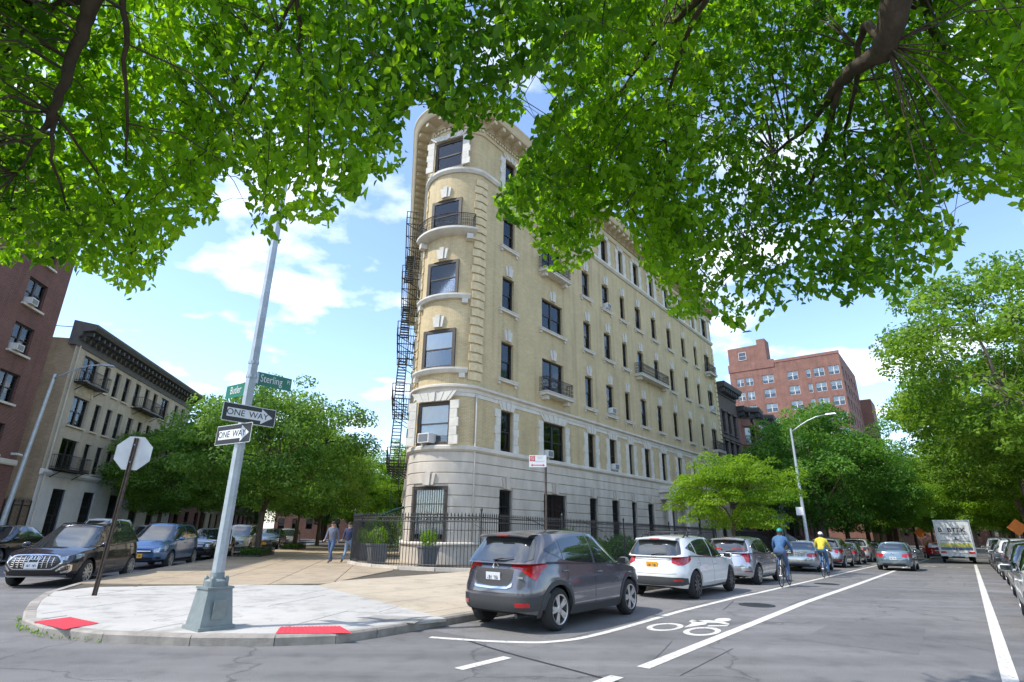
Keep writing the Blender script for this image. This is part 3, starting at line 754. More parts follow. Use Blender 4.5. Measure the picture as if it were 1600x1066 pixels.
# quoins
def quoin_corner(fa, fb, z0, z1, sgn=1):
    z = z0; k = 0
    while z + 0.5 <= z1:
        la, lb = (0.46, 0.36) if k % 2 == 0 else (0.38, 0.44)
        fa_, fb_ = fa(la), fb(lb); h = 0.40
        q = MB(); P = []
        for zz in (z + .03, z + .03 + h):
            for (px, py) in fa_ + fb_: P.append((px, py, zz))
        n = len(fa_ + fb_); i = q.pts(P)
        q.face([i + j for j in reversed(range(n))]); q.face([i + n + j for j in range(n)])
        for j in range(n): q.face((i + j, i + (j + 1) % n, i + n + (j + 1) % n, i + n + j))
        q.build('quoin', 'quoin_brick', HOUSE); z += 0.5; k += 1
t_ = 0.075
quoin_corner(lambda l: [HP.at(-l, -.01), HP.at(-l, -t_), HP.at(-l * .5, -t_)], lambda l: [HP.at(0, -t_ * 1.05), HP.at(l, -t_), HP.at(l, -.01 + .02)], 8.7, 21.0)
quoin_corner(lambda l: [HP.at(-ARC_L - l, -.01), HP.at(-ARC_L - l, -t_)], lambda l: [HP.at(-ARC_L, -t_), HP.at(-ARC_L + l * .5, -t_), HP.at(-ARC_L + l, -t_), HP.at(-ARC_L + l, -.01)], 8.7, 21.0)
quoin_corner(lambda l: [(LEN_R - l, .01), (LEN_R - l, -t_)], lambda l: [(LEN_R + t_, -t_), (LEN_R + t_, l), (LEN_R - .01, l)], 8.7, 21.0)
pp = MB(); p_ = HP.at(0.02, -0.09); pp.tube([(p_[0], p_[1], 1.0), (p_[0], p_[1], 8.0)], 0.045, 8); pp.build('downpipe', 'limestone', HOUSE, smooth=True)

# windows with their trim
ks_w = keystone_mesh('white_stone', 'keystone'); ks_b = keystone_mesh('base_stone', 'keystone', 0.5, 0.55)
surround_cache = {}
def surround_mesh(w, h, top):
    key = (round(w, 2), round(h, 2), top)
    if key in surround_cache: return surround_cache[key]
    k = MB(); n = 5; bh = h / n
    for s in (-1, 1):
        for i in range(n):
            bw = 0.40 if i % 2 else 0.48
            k.box((s * (w / 2 + bw / 2 + .004), -0.03, bh * (i + .5)), (bw, 0.10, bh - 0.012))
    m = 3 if w < 1.3 else 5
    for i in range(-m, m + 1):          # flat arch of wedge stones
        x0, x1 = i * (w * .42 / m), i * (w * .62 / m); ww = w * .40 / m
        P = [(x0 - ww * .5, 0, h + .008), (x0 + ww * .5, 0, h + .008), (x1 + ww * .72, 0, h + top), (x1 - ww * .72, 0, h + top)]
        y = -0.14 if i == 0 else (-0.075 if i % 2 else -0.095)
        j = k.pts([(a, .02, c) for a, _, c in P] + [(a, y, c) for a, _, c in P])
        for f in ((4, 5, 6, 7), (0, 4, 7, 3), (1, 2, 6, 5), (3, 7, 6, 2), (0, 1, 5, 4)): k.face([j + q for q in f])
    surround_cache[key] = k.mesh('stone_surround', 'white_stone'); return surround_cache[key]
sill_c = {}
shades = [0.45, 0.5, 0.62, 0.35, 0.8, 0.0, 0.5, 1.0]
for ci, (ac, w, mu) in enumerate(allc):
    for ri, (z0, z1) in enumerate(ROWS):
        if ri == 0 and ci in (6, 7): continue
        if ri == 0 and ac < -ARC_L: bars = False
        bars = ri == 0
        sh = shades[(ci * 3 + ri * 5 + (ci * ri) % 4) % 8]
        if ac == BAY: sh = [0.9, 0.82, 0.5, 0.55, 0.6, 0.55][ri]
        put_window(HOUSE, HP, ac, z0, w, z1 - z0, 'brown_frame' if ac == BAY else 'window_frame', mu, sh, bars, 0.2 if ac != BAY else 0.16)
        if ri == 0:
            link('keystone', ks_b, HOUSE, HP.frame(ac, -0.05, z1 + .03))
        elif ri in (1, 5):
            link('stone_surround', surround_mesh(w, z1 - z0, 0.46 if ri == 1 else 0.34), HOUSE, HP.frame(ac, 0, z0))
        else:
            link('keystone', ks_w, HOUSE, HP.frame(ac, 0, z1 + .06))
            key = round(w, 2)
            if key not in sill_c: sill_c[key] = sill_mesh(w + 0.62)
            if not (ac == BAY): link('sill', sill_c[key], HOUSE, HP.frame(ac, 0, z0 - .01))
# curved sills, balconies of the round corner
for ri in (2, 3):
    z = ROWS[ri][0]
    band(HP, BAY - 1.75, BAY + 1.6, [(-.02, z - .28), (.16, z - .26), (.26, z - .1), (.26, z - .01), (-.02, z - .01)], 'white_stone', 'sill', HOUSE, CURV)
    for q in (-1.5, 1.35): k = MB(); k.box((0, -.1, z - .40), (0.3, .2, .24)); k.build('bracket', 'white_stone', HOUSE, HP.frame(BAY + q, 0, 0))
z = ROWS[4][0]
bal = band(HP, BAY - 1.8, BAY + 1.75, [(-.02, z - .42), (.35, z - .36), (.55, z - .2), (.55, z - .08), (-.02, z - .08)], 'white_stone', 'balcony', HOUSE, CURV)
for q in (-1.5, 1.45): k = MB(); k.box((0, -.2, z - .58), (0.34, .38, .3)); k.build('bracket', 'white_stone', bal, HP.frame(BAY + q, 0, 0))
k = MB(); an = [BAY - 1.7 + 3.35 * j / 12 for j in range(13)]
pts_ = [Vector((*HP.at(an[0], -.02), z - .08))] + [Vector((*HP.at(q, -.5), z - .08)) for q in an] + [Vector((*HP.at(an[-1], -.02), z - .08))]
for p, q in zip(pts_[:-1], pts_[1:]): rail_run(k, p, q, 0.82)
k.build('railing', 'iron', bal)
def balcony(ac, z, wid):
    s = MB(); s.box((0, -.28, -.10), (wid, .62, .16)); s.box((0, -.30, -.0), (wid + .1, .68, .05))
    for q in (-1, 1): s.box((q * (wid / 2 - .35), -.2, -.30), (.26, .40, .24))
    b = s.build('balcony', 'white_stone', HOUSE, HP.frame(ac, 0, z - .03))
    link('railing', rail_mesh(wid - .1, 0.86, 0.52), b, Matrix.Translation((0, 0, .03)))
balcony(7.1, ROWS[2][0], 3.0); balcony(7.1, ROWS[4][0], 3.0); balcony(21.5, ROWS[3][0], 5.6); balcony(36.45, ROWS[2][0], 2.3); balcony(36.45, ROWS[4][0], 2.2)
# entrance
dx = 23.9
k = MB(); k.box((0, .1, 1.95), (1.8, .08, 3.1)); k.build('door', 'brown_frame', HOUSE, HP.frame(dx, 0.12, 0))
for s in (-1, 1):
    k = MB(); k.lathe([(.26, .4), (.26, .6), (.21, .66), (.19, 3.6), (.27, 3.75), (.27, 3.9)], 16); k.build('entrance_column', 'limestone', HOUSE, HP.frame(dx + s * 1.75, -.55, 0), smooth=40)
k = MB(); k.box((0, -.45, 4.15), (4.5, 1.1, .45)); k.box((0, -.5, 4.55), (4.9, 1.35, .25)); k.box((0, -.45, 4.8), (4.6, 1.15, .2)); k.build('entrance_hood', 'limestone', HOUSE, HP.frame(dx, 0, 0))
k = MB()
for j in range(3): k.box((0, -.5 - .3 * j, .3 - .17 * j), (3.0, 1.0 + .0 * j, .17))
k.build('entrance_step', 'limestone', HOUSE, HP.frame(dx, 0, -.1))
# thin stay rods of the old window guards
for ac in (-0.6, 4.3, 9.6):
    k = MB(); k.tube([(0, -.02, 2.2), (1.0, -1.1, 1.55)], 0.018, 5); k.tube([(0, -.02, 2.2), (2.6, -.08, 2.05)], 0.01, 4); k.build('stay_rod', 'iron', HOUSE, HP.frame(ac, 0, 0))
# fire escape on the side-street wall
fe = MB(); fl = MB()
def lp(l, out, z): p = HP.at(-ARC_L - l, -out); return Vector((p[0], p[1], z))
FE0, FE1 = 4.4, 11.2
esc = None
for ri in range(1, 6):
    z = ROWS[ri][0] - 0.25
    k = MB()
    for j in range(9): a_, b_ = lp(FE0, .12 + j * .145, z), lp(FE1, .12 + j * .145, z); k.tube([a_, b_], .022, 4)
    for l in (FE0, FE0 + 1.7, FE0 + 3.4, FE0 + 5.1, FE1): k.tube([lp(l, .02, z - .02), lp(l, 1.32, z - .02)], .035, 4); k.tube([lp(l, .02, z - .75), lp(l, 1.25, z - .05)], .026, 4)
    if esc is None: esc = k.build('fire_escape', 'iron', HOUSE)
    else: k.build('platform', 'iron', esc)
    k = MB()
    for (p, q) in ((lp(FE0, .05, z), lp(FE0, 1.3, z)), (lp(FE0, 1.3, z), lp(FE1, 1.3, z)), (lp(FE1, 1.3, z), lp(FE1, .05, z))):
        L = (q - p).length; n = round(L / .22)
        for zz in (.45, .92): k.tube([p + Vector((0, 0, zz)), q + Vector((0, 0, zz))], .028, 4)
        for j in range(n + 1): r_ = p.lerp(q, j / n); k.tube([r_, r_ + Vector((0, 0, .92))], .016, 4)
    k.build('railing', 'iron', esc)
    if ri > 1:
        zb = ROWS[ri - 1][0] - .25; k = MB()
        for o_ in (.6, 1.15): k.tube([lp(FE0 + 1.0, o_, zb), lp(FE1 - 2.2, o_, z)], .04, 4); k.tube([lp(FE0 + 1.0, o_, zb + .8), lp(FE1 - 2.2, o_, z + .8)], .02, 4)
        for j in range(1, 15): l = FE0 + 1.0 + (FE1 - 2.2 - FE0 - 1.0) * j / 15; zz = zb + (z - zb) * j / 15; k.box((0, 0, 0), (.22, .55, .03), Matrix.Translation(lp(l, .875, zz)) @ Matrix.Rotation(R(49.19), 4, 'Z'))
        k.build('stair', 'iron', esc)
k = MB()
for o_ in (.5, .9): k.tube([lp(FE0 + .6, o_, 1.6), lp(FE0 + .6, o_, 6.0)], .02, 4)
for j in range(14): k.tube([lp(FE0 + .6, .5, 1.8 + j * .3), lp(FE0 + .6, .9, 1.8 + j * .3)], .012, 4)
k.build('drop_ladder', 'iron', esc)
# awning over the side door
k = MB(); rows = []
for j in range(9):
    l = 4.2 + 3.4 * j / 8; sag = .10 * math.sin(math.pi * j / 8)
    rows.append([lp(l, .02, 2.75 + sag), lp(l, .7, 2.55 + sag), lp(l, 1.35, 2.22 + sag), lp(l, 1.36, 2.0 + .05 * (j % 2))])
k.grid(rows); mat('green_canvas', (0.012, 0.17, 0.125), 0.8, nscale=4, namt=0.12); k.build('awning', 'green_canvas', HOUSE)

# window air conditioners
def air_con(ac, z0, label, dx=0.0, sc=1.0):
    t = thing('air_conditioner', label, 'air conditioner', group='air conditioners in house windows')
    t.parent = None
    M = HOUSE_M @ HP.frame(ac + dx, 0.16, z0); t.matrix_world = M @ Matrix.Scale(sc, 4)
    k = MB(); k.box((0, -.2, .22), (.58, .52, .40)); k.build('case', 'ac_white', t)
    k = MB(); k.box((0, -.465, .22), (.48, .012, .31))
    for j in range(7): k.box((0, -.474, .09 + .043 * j), (.46, .01, .014))
    k.build('grille', 'ac_grille', t)
    k = MB(); k.box((-.1, -.36, -.06), (.05, .05, .2)); k.box((-.1, -.2, -.02), (.05, .4, .05)); k.build('support_bracket', 'ac_white', t)
HOUSE_M = Matrix.Translation(HOUSE.location) @ Matrix.Rotation(ANG_U, 4, 'Z')
air_con(BAY, ROWS[1][0] + .08, 'white air conditioner in the rounded corner window above the stone base', -.25, 1.15)
air_con(7.1, ROWS[1][0] + .08, 'white air conditioner in the wide double window above the stone base', -.78)
air_con(14.4, ROWS[1][0] + .08, 'white air conditioner low in the fourth window above the stone base')
air_con(14.4, ROWS[2][0] + .08, 'white air conditioner in a plain window one storey above the belt course')
air_con(36.45, ROWS[3][0] + .08, 'white air conditioner in the end window by the dark brownstone, between two balconies')
air_con(14.4, ROWS[4][0] + .08, 'white air conditioner in a window just below the upper stone course')
# ---------------------------------------------------------------- the other buildings
def straight(): return Path([(-1e6, 1e6, lambda a, d: (a, d))])
ST = straight()
mat('dark_cornice', (0.075, 0.078, 0.085), 0.7, nscale=3, namt=0.2)
mat('white_paint', (0.60, 0.63, 0.66), 0.8, nscale=1.4, namt=0.1, bump=0.1)
mat('brownstone', (0.10, 0.075, 0.065), 0.88, nscale=2, namt=0.22, bump=0.2)
mat('rosy_stone', (0.24, 0.115, 0.095), 0.88, nscale=2, namt=0.18, bump=0.2)
mat('slate_cornice', (0.055, 0.052, 0.055), 0.75, nscale=3, namt=0.2)
def plain_block(parent, x0, x1, depth, z0, z1, m, roof='roof_tar'):
    k = MB()
    for a, b in (((x1, 0), (x1, depth)), ((x1, depth), (x0, depth)), ((x0, depth), (x0, 0))):
        L = math.hypot(b[0] - a[0], b[1] - a[1])
        k.quad((a[0], a[1], z0), (b[0], b[1], z0), (b[0], b[1], z1), (a[0], a[1], z1), ((0, z0), (L, z0), (L, z1), (0, z1)))
    k.build('side_wall', m, parent)
    k = MB(); k.poly([(x0, 0, z1 - .03), (x1, 0, z1 - .03), (x1, depth, z1 - .03), (x0, depth, z1 - .03)]); k.build('roof', roof, parent)

# cream block with dark cornice across the side street
CB = thing('apartment_block', 'four storey cream brick block with dark bracketed cornice and white ground floor', 'building', W(40, -22), ANG_V)
CB.location.z = 0
rows = [(0.5, 3.75), (5.0, 6.95), (7.85, 9.8), (10.75, 12.65)]
cc = [(2.35, 2.0, 1), (4.65, .8, 0), (6.35, .85, 0), (8.0, .9, 0), (9.85, .95, 0), (11.7, .85, 0), (13.4, .85, 0), (15.6, 1.7, 1), (18.4, .85, 0), (20.2, .85, 0)]
gops = [(2.6, 1.5), (6.4, 1.5), (10.2, 1.4), (14.0, 1.5), (17.5, 1.4)]
ops = [(a - w / 2, a + w / 2, z0, z1) for a, w, m_ in cc for z0, z1 in rows[1:]]
wall(ST, 0, 22, 4.6, 13.1, ops, 'cream_brick', 'front_wall', CB)
wall(ST, 0, 22, -1, 4.6, [(a - w / 2, a + w / 2, 0.5, 3.75) for a, w in gops], 'white_paint', 'ground_floor_wall', CB)
plain_block(CB, 0, 22, 14, -1, 13.4, 'grimy_brick')
for a, w, m_ in cc:
    for ri, (z0, z1) in enumerate(rows[1:]):
        put_window(CB, ST, a, z0, w, z1 - z0, 'window_frame', m_, [.5, .7, .4, .55][(int(a * 3) + ri) % 4])
        k = MB(); k.box((0, -.05, -.06), (w + .2, .16, .1)); link('sill', k.mesh('sill', 'limestone'), CB, TR(a, 0, z0))
for a, w in gops: put_window(CB, ST, a, .5, w, 3.25, 'window_frame', 0, 0, True)
band(ST, -.05, 22.05, [(-.02, 4.5), (.1, 4.5), (.22, 4.65), (.22, 4.78), (-.02, 4.86)], 'white_paint', 'string_course', CB)
band(ST, -.2, 22.2, [(-.02, 12.95), (.08, 12.95), (.1, 13.5), (.25, 13.6), (.3, 13.9), (.95, 14.0), (1.1, 14.25), (1.1, 14.4), (-.4, 14.65), (-.4, 12.95)], 'dark_cornice', 'cornice', CB)
bk = MB(); bk.box((0, -.45, 13.78), (.2, .7, .26)); bk.box((0, -.2, 13.5), (.18, .25, .3)); bkm = bk.mesh('bracket', 'dark_cornice')
for j in range(30): link('bracket', bkm, CB, TR(.2 + j * .75, 0, 0))
k = MB(); hoop = [(1.12 * math.cos(q), 1.12 * math.sin(q)) for q in [math.pi * j / 14 for j in range(15)]]; hin = [(.9 * x / 1.12, .9 * y / 1.12) for x, y in hoop]
for i in range(14):
    for (p, q, r_, s_) in ((hoop[i], hoop[i + 1], hin[i + 1], hin[i]),): k.quad((p[0], -.08, p[1]), (s_[0], -.08, s_[1]), (r_[0], -.08, r_[1]), (q[0], -.08, q[1])); k.quad((p[0], 0, p[1]), (p[0], -.08, p[1]), (q[0], -.08, q[1]), (q[0], 0, q[1])); k.quad((s_[0], -.08, s_[1]), (s_[0], 0, s_[1]), (r_[0], 0, r_[1]), (r_[0], -.08, r_[1]))
k.poly([(x, -.02, z) for x, z in hin]); k.lathe([(.3, 0), (.26, .05), (.1, .09)], 12, Matrix.Translation((0, -.02, .35)) @ Matrix.Rotation(R(90), 4, 'X'))
k.build('arched_panel', 'limestone', CB, TR(2.35, 0, 9.95))
def iron_balcony(parent, a, z, wid):
    k = MB(); k.box((0, -.4, -.1), (wid, .8, .1))
    for s in (-1, 1): k.tube([(s * wid * .4, 0, -.6), (s * wid * .4, -.7, -.12)], .03, 5)
    b = k.build('balcony', 'iron', parent, TR(a, 0, z)); k = MB()
    for p, q in (((-wid / 2, 0), (-wid / 2, -.78)), ((-wid / 2, -.78), (wid / 2, -.78)), ((wid / 2, -.78), (wid / 2, 0))):
        p, q = Vector((*p, -.05)), Vector((*q, -.05)); n = max(2, round((q - p).length / .14))
        for zz in (.1, .85): k.tube([p + Vector((0, 0, zz)), q + Vector((0, 0, zz))], .02, 4)
        for j in range(n + 1): c = p.lerp(q, j / n); k.tube([c, c + Vector((0, 0, .85))], .013, 4)
    k.build('railing', 'iron', b)
iron_balcony(CB, 2.35, rows[3][0], 3.0); iron_balcony(CB, 2.35, rows[1][0], 3.2); iron_balcony(CB, 11.6, rows[3][0], 4.2); iron_balcony(CB, 14.2, rows[2][0], 2.6)
k = MB(); k.tube([(.35, -.1, 13), (.35, -.1, .2)], .05, 6); k.build('downpipe', 'limestone', CB)
k = MB()
for p, q in (((.3, .4), (.3, 4)), ((.3, 4), (2, 4))):
    p, q = Vector((*p, 13.4)), Vector((*q, 13.4)); k.tube([p + Vector((0, 0, .9)), q + Vector((0, 0, .9))], .03, 5)
    for j in range(3): c = p.lerp(q, j / 2); k.tube([c, c + Vector((0, 0, .9))], .03, 5)
k.build('roof_rail', 'galvanised', CB)

# dark red brick block
RB = thing('apartment_block', 'tall dark red brick apartment block with paired windows and white sills', 'building', W(20, -22), ANG_V); RB.location.z = 0
rr = [(2.0 + 2.8 * j - .0, 3.65 + 2.8 * j) for j in range(8)]; rr[0] = (1.2, 3.0)
rc = [(14.85, 1.75), (10.6, 1.75), (6.4, 1.75), (2.5, 1.75)]
rows_r = [(5.2, 6.85), (8.0, 9.65), (10.8, 12.45), (13.6, 15.25), (16.4, 18.05), (19.2, 20.8)]
wall(ST, 0, 17.45, -1, 22.5, [(a - w / 2, a + w / 2, z0, z1) for a, w in rc for z0, z1 in rows_r], 'red_brick', 'front_wall', RB)
plain_block(RB, 0, 17.45, 15, -1, 22.5, 'red_brick')
for a, w in rc:
    for i, (z0, z1) in enumerate(rows_r):
        put_window(RB, ST, a, z0, w, z1 - z0, 'window_frame', 1, [.5, .45, .9, .5, .6, .5][i])
        k = MB(); k.box((0, -.05, -.07), (w + .2, .2, .12)); link('sill', k.mesh('sill', 'white_stone'), RB, TR(a, 0, z0))
band(ST, -.02, 17.47, [(-.02, 4.72), (.08, 4.72), (.12, 4.8), (.12, 5.0), (-.02, 5.06)], 'white_stone', 'string_course', RB)
band(ST, -.02, 17.47, [(-.02, 22.2), (.15, 22.2), (.2, 22.6), (-.1, 22.7)], 'white_stone', 'coping', RB)
RB_M = Matrix.Translation(RB.location) @ Matrix.Rotation(ANG_V, 4, 'Z')
for z0, lb in ((10.8, 'white air conditioner in lower of two red brick block windows'), (13.6, 'white air conditioner in upper window of red brick block')):
    t = thing('air_conditioner', lb, 'air conditioner', group='air conditioners on the red brick block'); t.matrix_world = RB_M @ TR(14.45, .1, z0)
    k = MB(); k.box((0, -.2, .2), (.6, .5, .38)); k.build('case', 'ac_white', t)
    k = MB(); k.box((0, -.455, .2), (.48, .012, .28)); k.build('grille', 'ac_grille', t)
k = MB(); k.box((0, -.15, 0), (.14, .3, .12)); k.tube([(.0, -.3, 0), (.25, -.42, -.05)], .06, 8); o = k.build('wall_lamp', 'ac_white'); o.matrix_world = RB_M @ TR(16.9, 0, 5.35); tag(o, 'small white security lamp on the red brick wall above the string course', 'lamp')
# gate between the two
G = thing('iron_gate', 'tall black iron gate closing the alley beside the red brick block', 'gate', W(37.5, -22), ANG_V)
k = MB()
for zz in (.1, 1.3, 2.6): k.box((1.25, 0, zz), (2.5, .05, .06))
for x in (.04, .85, 1.66, 2.46): k.box((x, 0, 1.45), (.07, .07, 2.9))
k.build('gate_frame', 'iron', G)
bm_ = MB(); bm_.tube([(0, 0, 0), (0, 0, 3.0)], .012, 4); bmm = bm_.mesh('bar', 'iron')
for j in range(19): link('bar', bmm, G, TR(.13 + j * .125, 0, .05))
k = MB(); k.box((1.25, .06, .68), (2.42, .01, 1.15)); k.build('gate_panel', 'iron', G)
k = MB()
for j in range(10): k.tube([(.13 + j * .25 + .09 * math.cos(q), 0, 2.85 + .09 * math.sin(q)) for q in [i * math.pi / 4 for i in range(9)]], .012, 4, cap=False)
k.build('scrolls', 'iron', G)

# brownstones past the corner house
def row_house(s0, wid, h, m, corn, bay, label):
    T = thing('row_house', label, 'house', S(s0, -18.2), ANG_U, 'brownstone row houses'); T.location.z = 0
    rows = [(1.2, 3.2), (4.6, 7.2), (8.3, 10.7), (11.7, 13.9)]
    if h < 16: rows = rows[:3] + [(11.2, 13.2)]
    if bay:
        c = 1.15; b0, b1 = wid * .18, wid * .82
        def seg(a, d):
            pts = [(0, 0), (b0, 0), (b0 + .9, -c), (b1 - .9, -c), (b1, 0), (wid, 0)]; acc = 0
            for p, q in zip(pts[:-1], pts[1:]):
                L = math.hypot(q[0] - p[0], q[1] - p[1])
                if a <= acc + L + 1e-9 or q == pts[-1]:
                    k = (a - acc) / L; n_ = ((q[1] - p[1]) / L, -(q[0] - p[0]) / L); return (p[0] + (q[0] - p[0]) * k - n_[0] * d, p[1] + (q[1] - p[1]) * k - n_[1] * d)
                acc += L
        Ls = math.hypot(.9, c); tot = b0 * 2 + 2 * Ls + (b1 - b0 - 1.8); pa = Path([(-1e6, 1e6, seg)])
        cols = [(b0 + Ls * .5, .8), (tot / 2, 1.15), (tot - b0 - Ls * .5, .8)]; corners = [b0, b0 + Ls, tot - b0 - Ls, tot - b0]
    else:
        pa = ST; tot = wid; cols = [(wid * .2, 1.0), (wid * .5, 1.0), (wid * .8, 1.0)]; corners = []
    ops = [(a - w / 2, a + w / 2, z0, z1) for a, w in cols for z0, z1 in rows]
    edges = sorted([0, tot] + corners)
    for e0, e1 in zip(edges[:-1], edges[1:]):
        wall(pa, e0 + 1e-4, e1 - 1e-4, -2, h - 1.2, [o for o in ops if e0 < o[0] < e1], m, 'front_wall', T)
        band(pa, e0, e1, [(-.02, h - 1.25), (.1, h - 1.25), (.12, h - .75), (.3, h - .65), (.75, h - .5), (.85, h - .15), (.85, h), (-.3, h), (-.3, h - 1.25)], corn, 'cornice', T)
        for zz in (3.9, 7.7, 11.05): band(pa, e0, e1, [(-.02, zz), (.1, zz), (.1, zz + .16), (-.02, zz + .2)], m, 'string_course', T)
    plain_block(T, 0, wid, 14, -2, h, m)
    for a, w in cols:
        for z0, z1 in rows:
            put_window(T, pa, a, z0, w, z1 - z0, 'window_frame', 0, .5)
            k = MB(); k.box((0, -.06, z1 - z0 + .13), (w + .35, .22, .2)); k.box((0, -.05, -.09), (w + .3, .2, .14)); link('window_trim', k.mesh('window_trim', m), T, pa.frame(a, 0, z0))
    bk = MB(); bk.box((0, -.4, h - .85), (.18, .6, .45)); bkm = bk.mesh('bracket', corn)
    for j in range(int(tot / .8)): link('bracket', bkm, T, pa.frame(.35 + j * .8, 0, 0))
    st = MB()          # stoop
    for j in range(9): st.box((wid * .82, -.4 - (9 - j) * .3, -1.0 + j * .2), (1.7, .32, .2 + .0))
    st.build('stoop', m, T)
    for s in (-1, 1):
        w_ = MB(); x = wid * .82 + s * .95
        P = [(x - .12, -3.3, -1.2), (x + .12, -3.3, -1.2), (x + .12, -.1, -1.2), (x - .12, -.1, -1.2), (x - .12, -3.3, -.1), (x + .12, -3.3, -.1), (x + .12, -.1, 1.9), (x - .12, -.1, 1.9)]
        i = w_.pts(P)
        for f in ((0, 1, 5, 4), (1, 2, 6, 5), (2, 3, 7, 6), (3, 0, 4, 7), (4, 5, 6, 7)): w_.face([i + q for q in f])
        w_.build('stoop_wall', m, T)
row_house(58.95, 6.3, 17.0, 'brownstone', 'slate_cornice', False, 'dark brownstone row house with heavy slate cornice next to the buff apartment house')
row_house(65.3, 6.3, 15.4, 'rosy_stone', 'slate_cornice', True, 'rosy stone row house with three sided bay under a dark cornice')
row_house(71.7, 6.2, 15.6, 'white_paint', 'slate_cornice', True, 'pale painted row house half hidden behind the dark green street tree')
row_house(78.0, 6.2, 15.4, 'brownstone', 'slate_cornice', True, 'brownstone row house with a bay beyond the pale painted house')

# big brick apartment tower far down the avenue
TB = thing('apartment_tower', 'distant red brick apartment tower with white window frames and roof bulkhead', 'building', S(120, -34) , ANG_U - math.pi / 2); TB.location.z = -1.3
HT = 36.6
tc = [(2.0, 1.5), (3.9, 1.5), (7.6, 2.2), (12.3, 2.0), (15.2, .8), (17.1, 1.9), (19.7, 1.9)]
trw = [(HT - 4.3 - 3.05 * j, HT - 2.5 - 3.05 * j) for j in range(7)]
wall(ST, 0, 21, -1, HT, [(a - w / 2, a + w / 2, z0, z1) for a, w in tc for z0, z1 in trw], 'orange_brick', 'front_wall', TB)
sp = Path([(-1e6, 1e6, lambda a, d: (21 - d, a))])
tc2 = [(2.2, 1.8), (6.0, 1.8), (9.6, 1.8), (13.5, 1.8), (17.5, 1.8)]
wall(sp, 0, 22, -1, HT, [(a - w / 2, a + w / 2, z0, z1) for a, w in tc2 for z0, z1 in trw], 'orange_brick', 'side_wall', TB)
k = MB(); k.quad((0, 0, -1), (0, 22, -1), (0, 22, HT), (0, 0, HT), ((0, 0), (22, 0), (22, HT), (0, HT))); k.quad((0, 22, -1), (21, 22, -1), (21, 22, HT), (0, 22, HT), ((0, 0), (21, 0), (21, HT), (0, HT))); k.build('rear_wall', 'orange_brick', TB)
k = MB(); k.poly([(0, 0, HT - .05), (21, 0, HT - .05), (21, 22, HT - .05), (0, 22, HT - .05)]); k.build('roof', 'roof_tar', TB)
for a, w in tc:
    for i, (z0, z1) in enumerate(trw): put_window(TB, ST, a, z0, w, z1 - z0, 'white_frame', 1 if w > 1.4 else 0, [.5, .7, .4][(i + int(a)) % 3])
for a, w in tc2:
    for i, (z0, z1) in enumerate(trw): put_window(TB, sp, a, z0, w, z1 - z0, 'white_frame', 1, .5)
def uvbox(parent, name, x0, x1, y0, y1, z0, z1, m):
    k = MB()
    for a, b in (((x0, y0), (x1, y0)), ((x1, y0), (x1, y1)), ((x1, y1), (x0, y1)), ((x0, y1), (x0, y0))):
        L = math.hypot(b[0] - a[0], b[1] - a[1]); k.quad((*a, z0), (*b, z0), (*b, z1), (*a, z1), ((0, z0), (L, z0), (L, z1), (0, z1)))
    k.quad((x0, y0, z1), (x1, y0, z1), (x1, y1, z1), (x0, y1, z1), ((0, 0), (1, 0), (1, 1), (0, 1))); return k.build(name, m, parent)
bh = uvbox(TB, 'roof_bulkhead', -.4, 5.8, 2, 9, HT - .1, HT + 5.0, 'orange_brick'); uvbox(TB, 'chimney', 5.9, 7.6, 1.6, 5, HT - .1, HT + 6.0, 'orange_brick')
put_window(bh, Path([(-1e6, 1e6, lambda a, d: (a, 1.98 + d))]), 2.6, HT + 2.0, 1.6, 1.8, 'white_frame', 0, .6, False, -.02)
uvbox(TB, 'parapet', -.12, 9.2, -.12, .2, HT - 1.0, HT + .7, 'orange_brick')
band(ST, -.1, 21.1, [(-.02, HT - .2), (.08, HT - .2), (.1, HT + .35), (-.3, HT + .35)], 'rosy_stone', 'coping', TB)
uvbox(TB, 'rear_wing', 8, 23, 22.2, 30, -1, HT - 5.5, 'orange_brick')
# ---------------------------------------------------------------- plain houses closing the streets
def plain_house(loc, rz, wid, h, depth, m, label, group, fl=3.1, z0=1.2, nwin=None):
    T = thing('town_house', label, 'house', loc, rz, group); T.location.z = 0
    n = nwin or max(2, int(wid / 2.4)); rows = [(z0 + fl * j, z0 + fl * j + 1.75) for j in range(int((h - z0 - 1.6) / fl) + 1)]
    cols = [(wid * (i + .5) / n, 1.1) for i in range(n)]
    wall(ST, 0, wid, -3, h, [(a - w / 2, a + w / 2, q0, q1) for a, w in cols for q0, q1 in rows], m, 'front_wall', T)
    plain_block(T, 0, wid, depth, -3, h, m)
    band(ST, -.05, wid + .05, [(-.02, h - .5), (.12, h - .5), (.45, h - .15), (.5, h + .1), (-.3, h + .1)], 'slate_cornice', 'cornice', T)
    for a, w in cols:
        for i, (q0, q1) in enumerate(rows): put_window(T, ST, a, q0, w, q1 - q0, 'window_frame', 0, [.5, .7, .4][(i + int(a)) % 3])
    return T
SG = 'houses beyond the cream block'
plain_house(W(62.3, -22), ANG_V, 9, 11.5, 12, 'red_brick', 'red brick house next past the cream block', SG)
plain_house(W(71.5, -22), ANG_V, 12, 12.5, 12, 'cream_brick', 'pale brick house second past the cream block', SG)
plain_house(W(83.7, -22), ANG_V, 20, 11.5, 12, 'red_brick', 'long red brick house at the end of the side street', SG)
plain_house(W(112, -22), ANG_V - math.pi / 2, 44, 10.5, 12, 'orange_brick', 'brick terrace closing the far end of the side street', SG)
AG = 'houses on the right of the avenue'
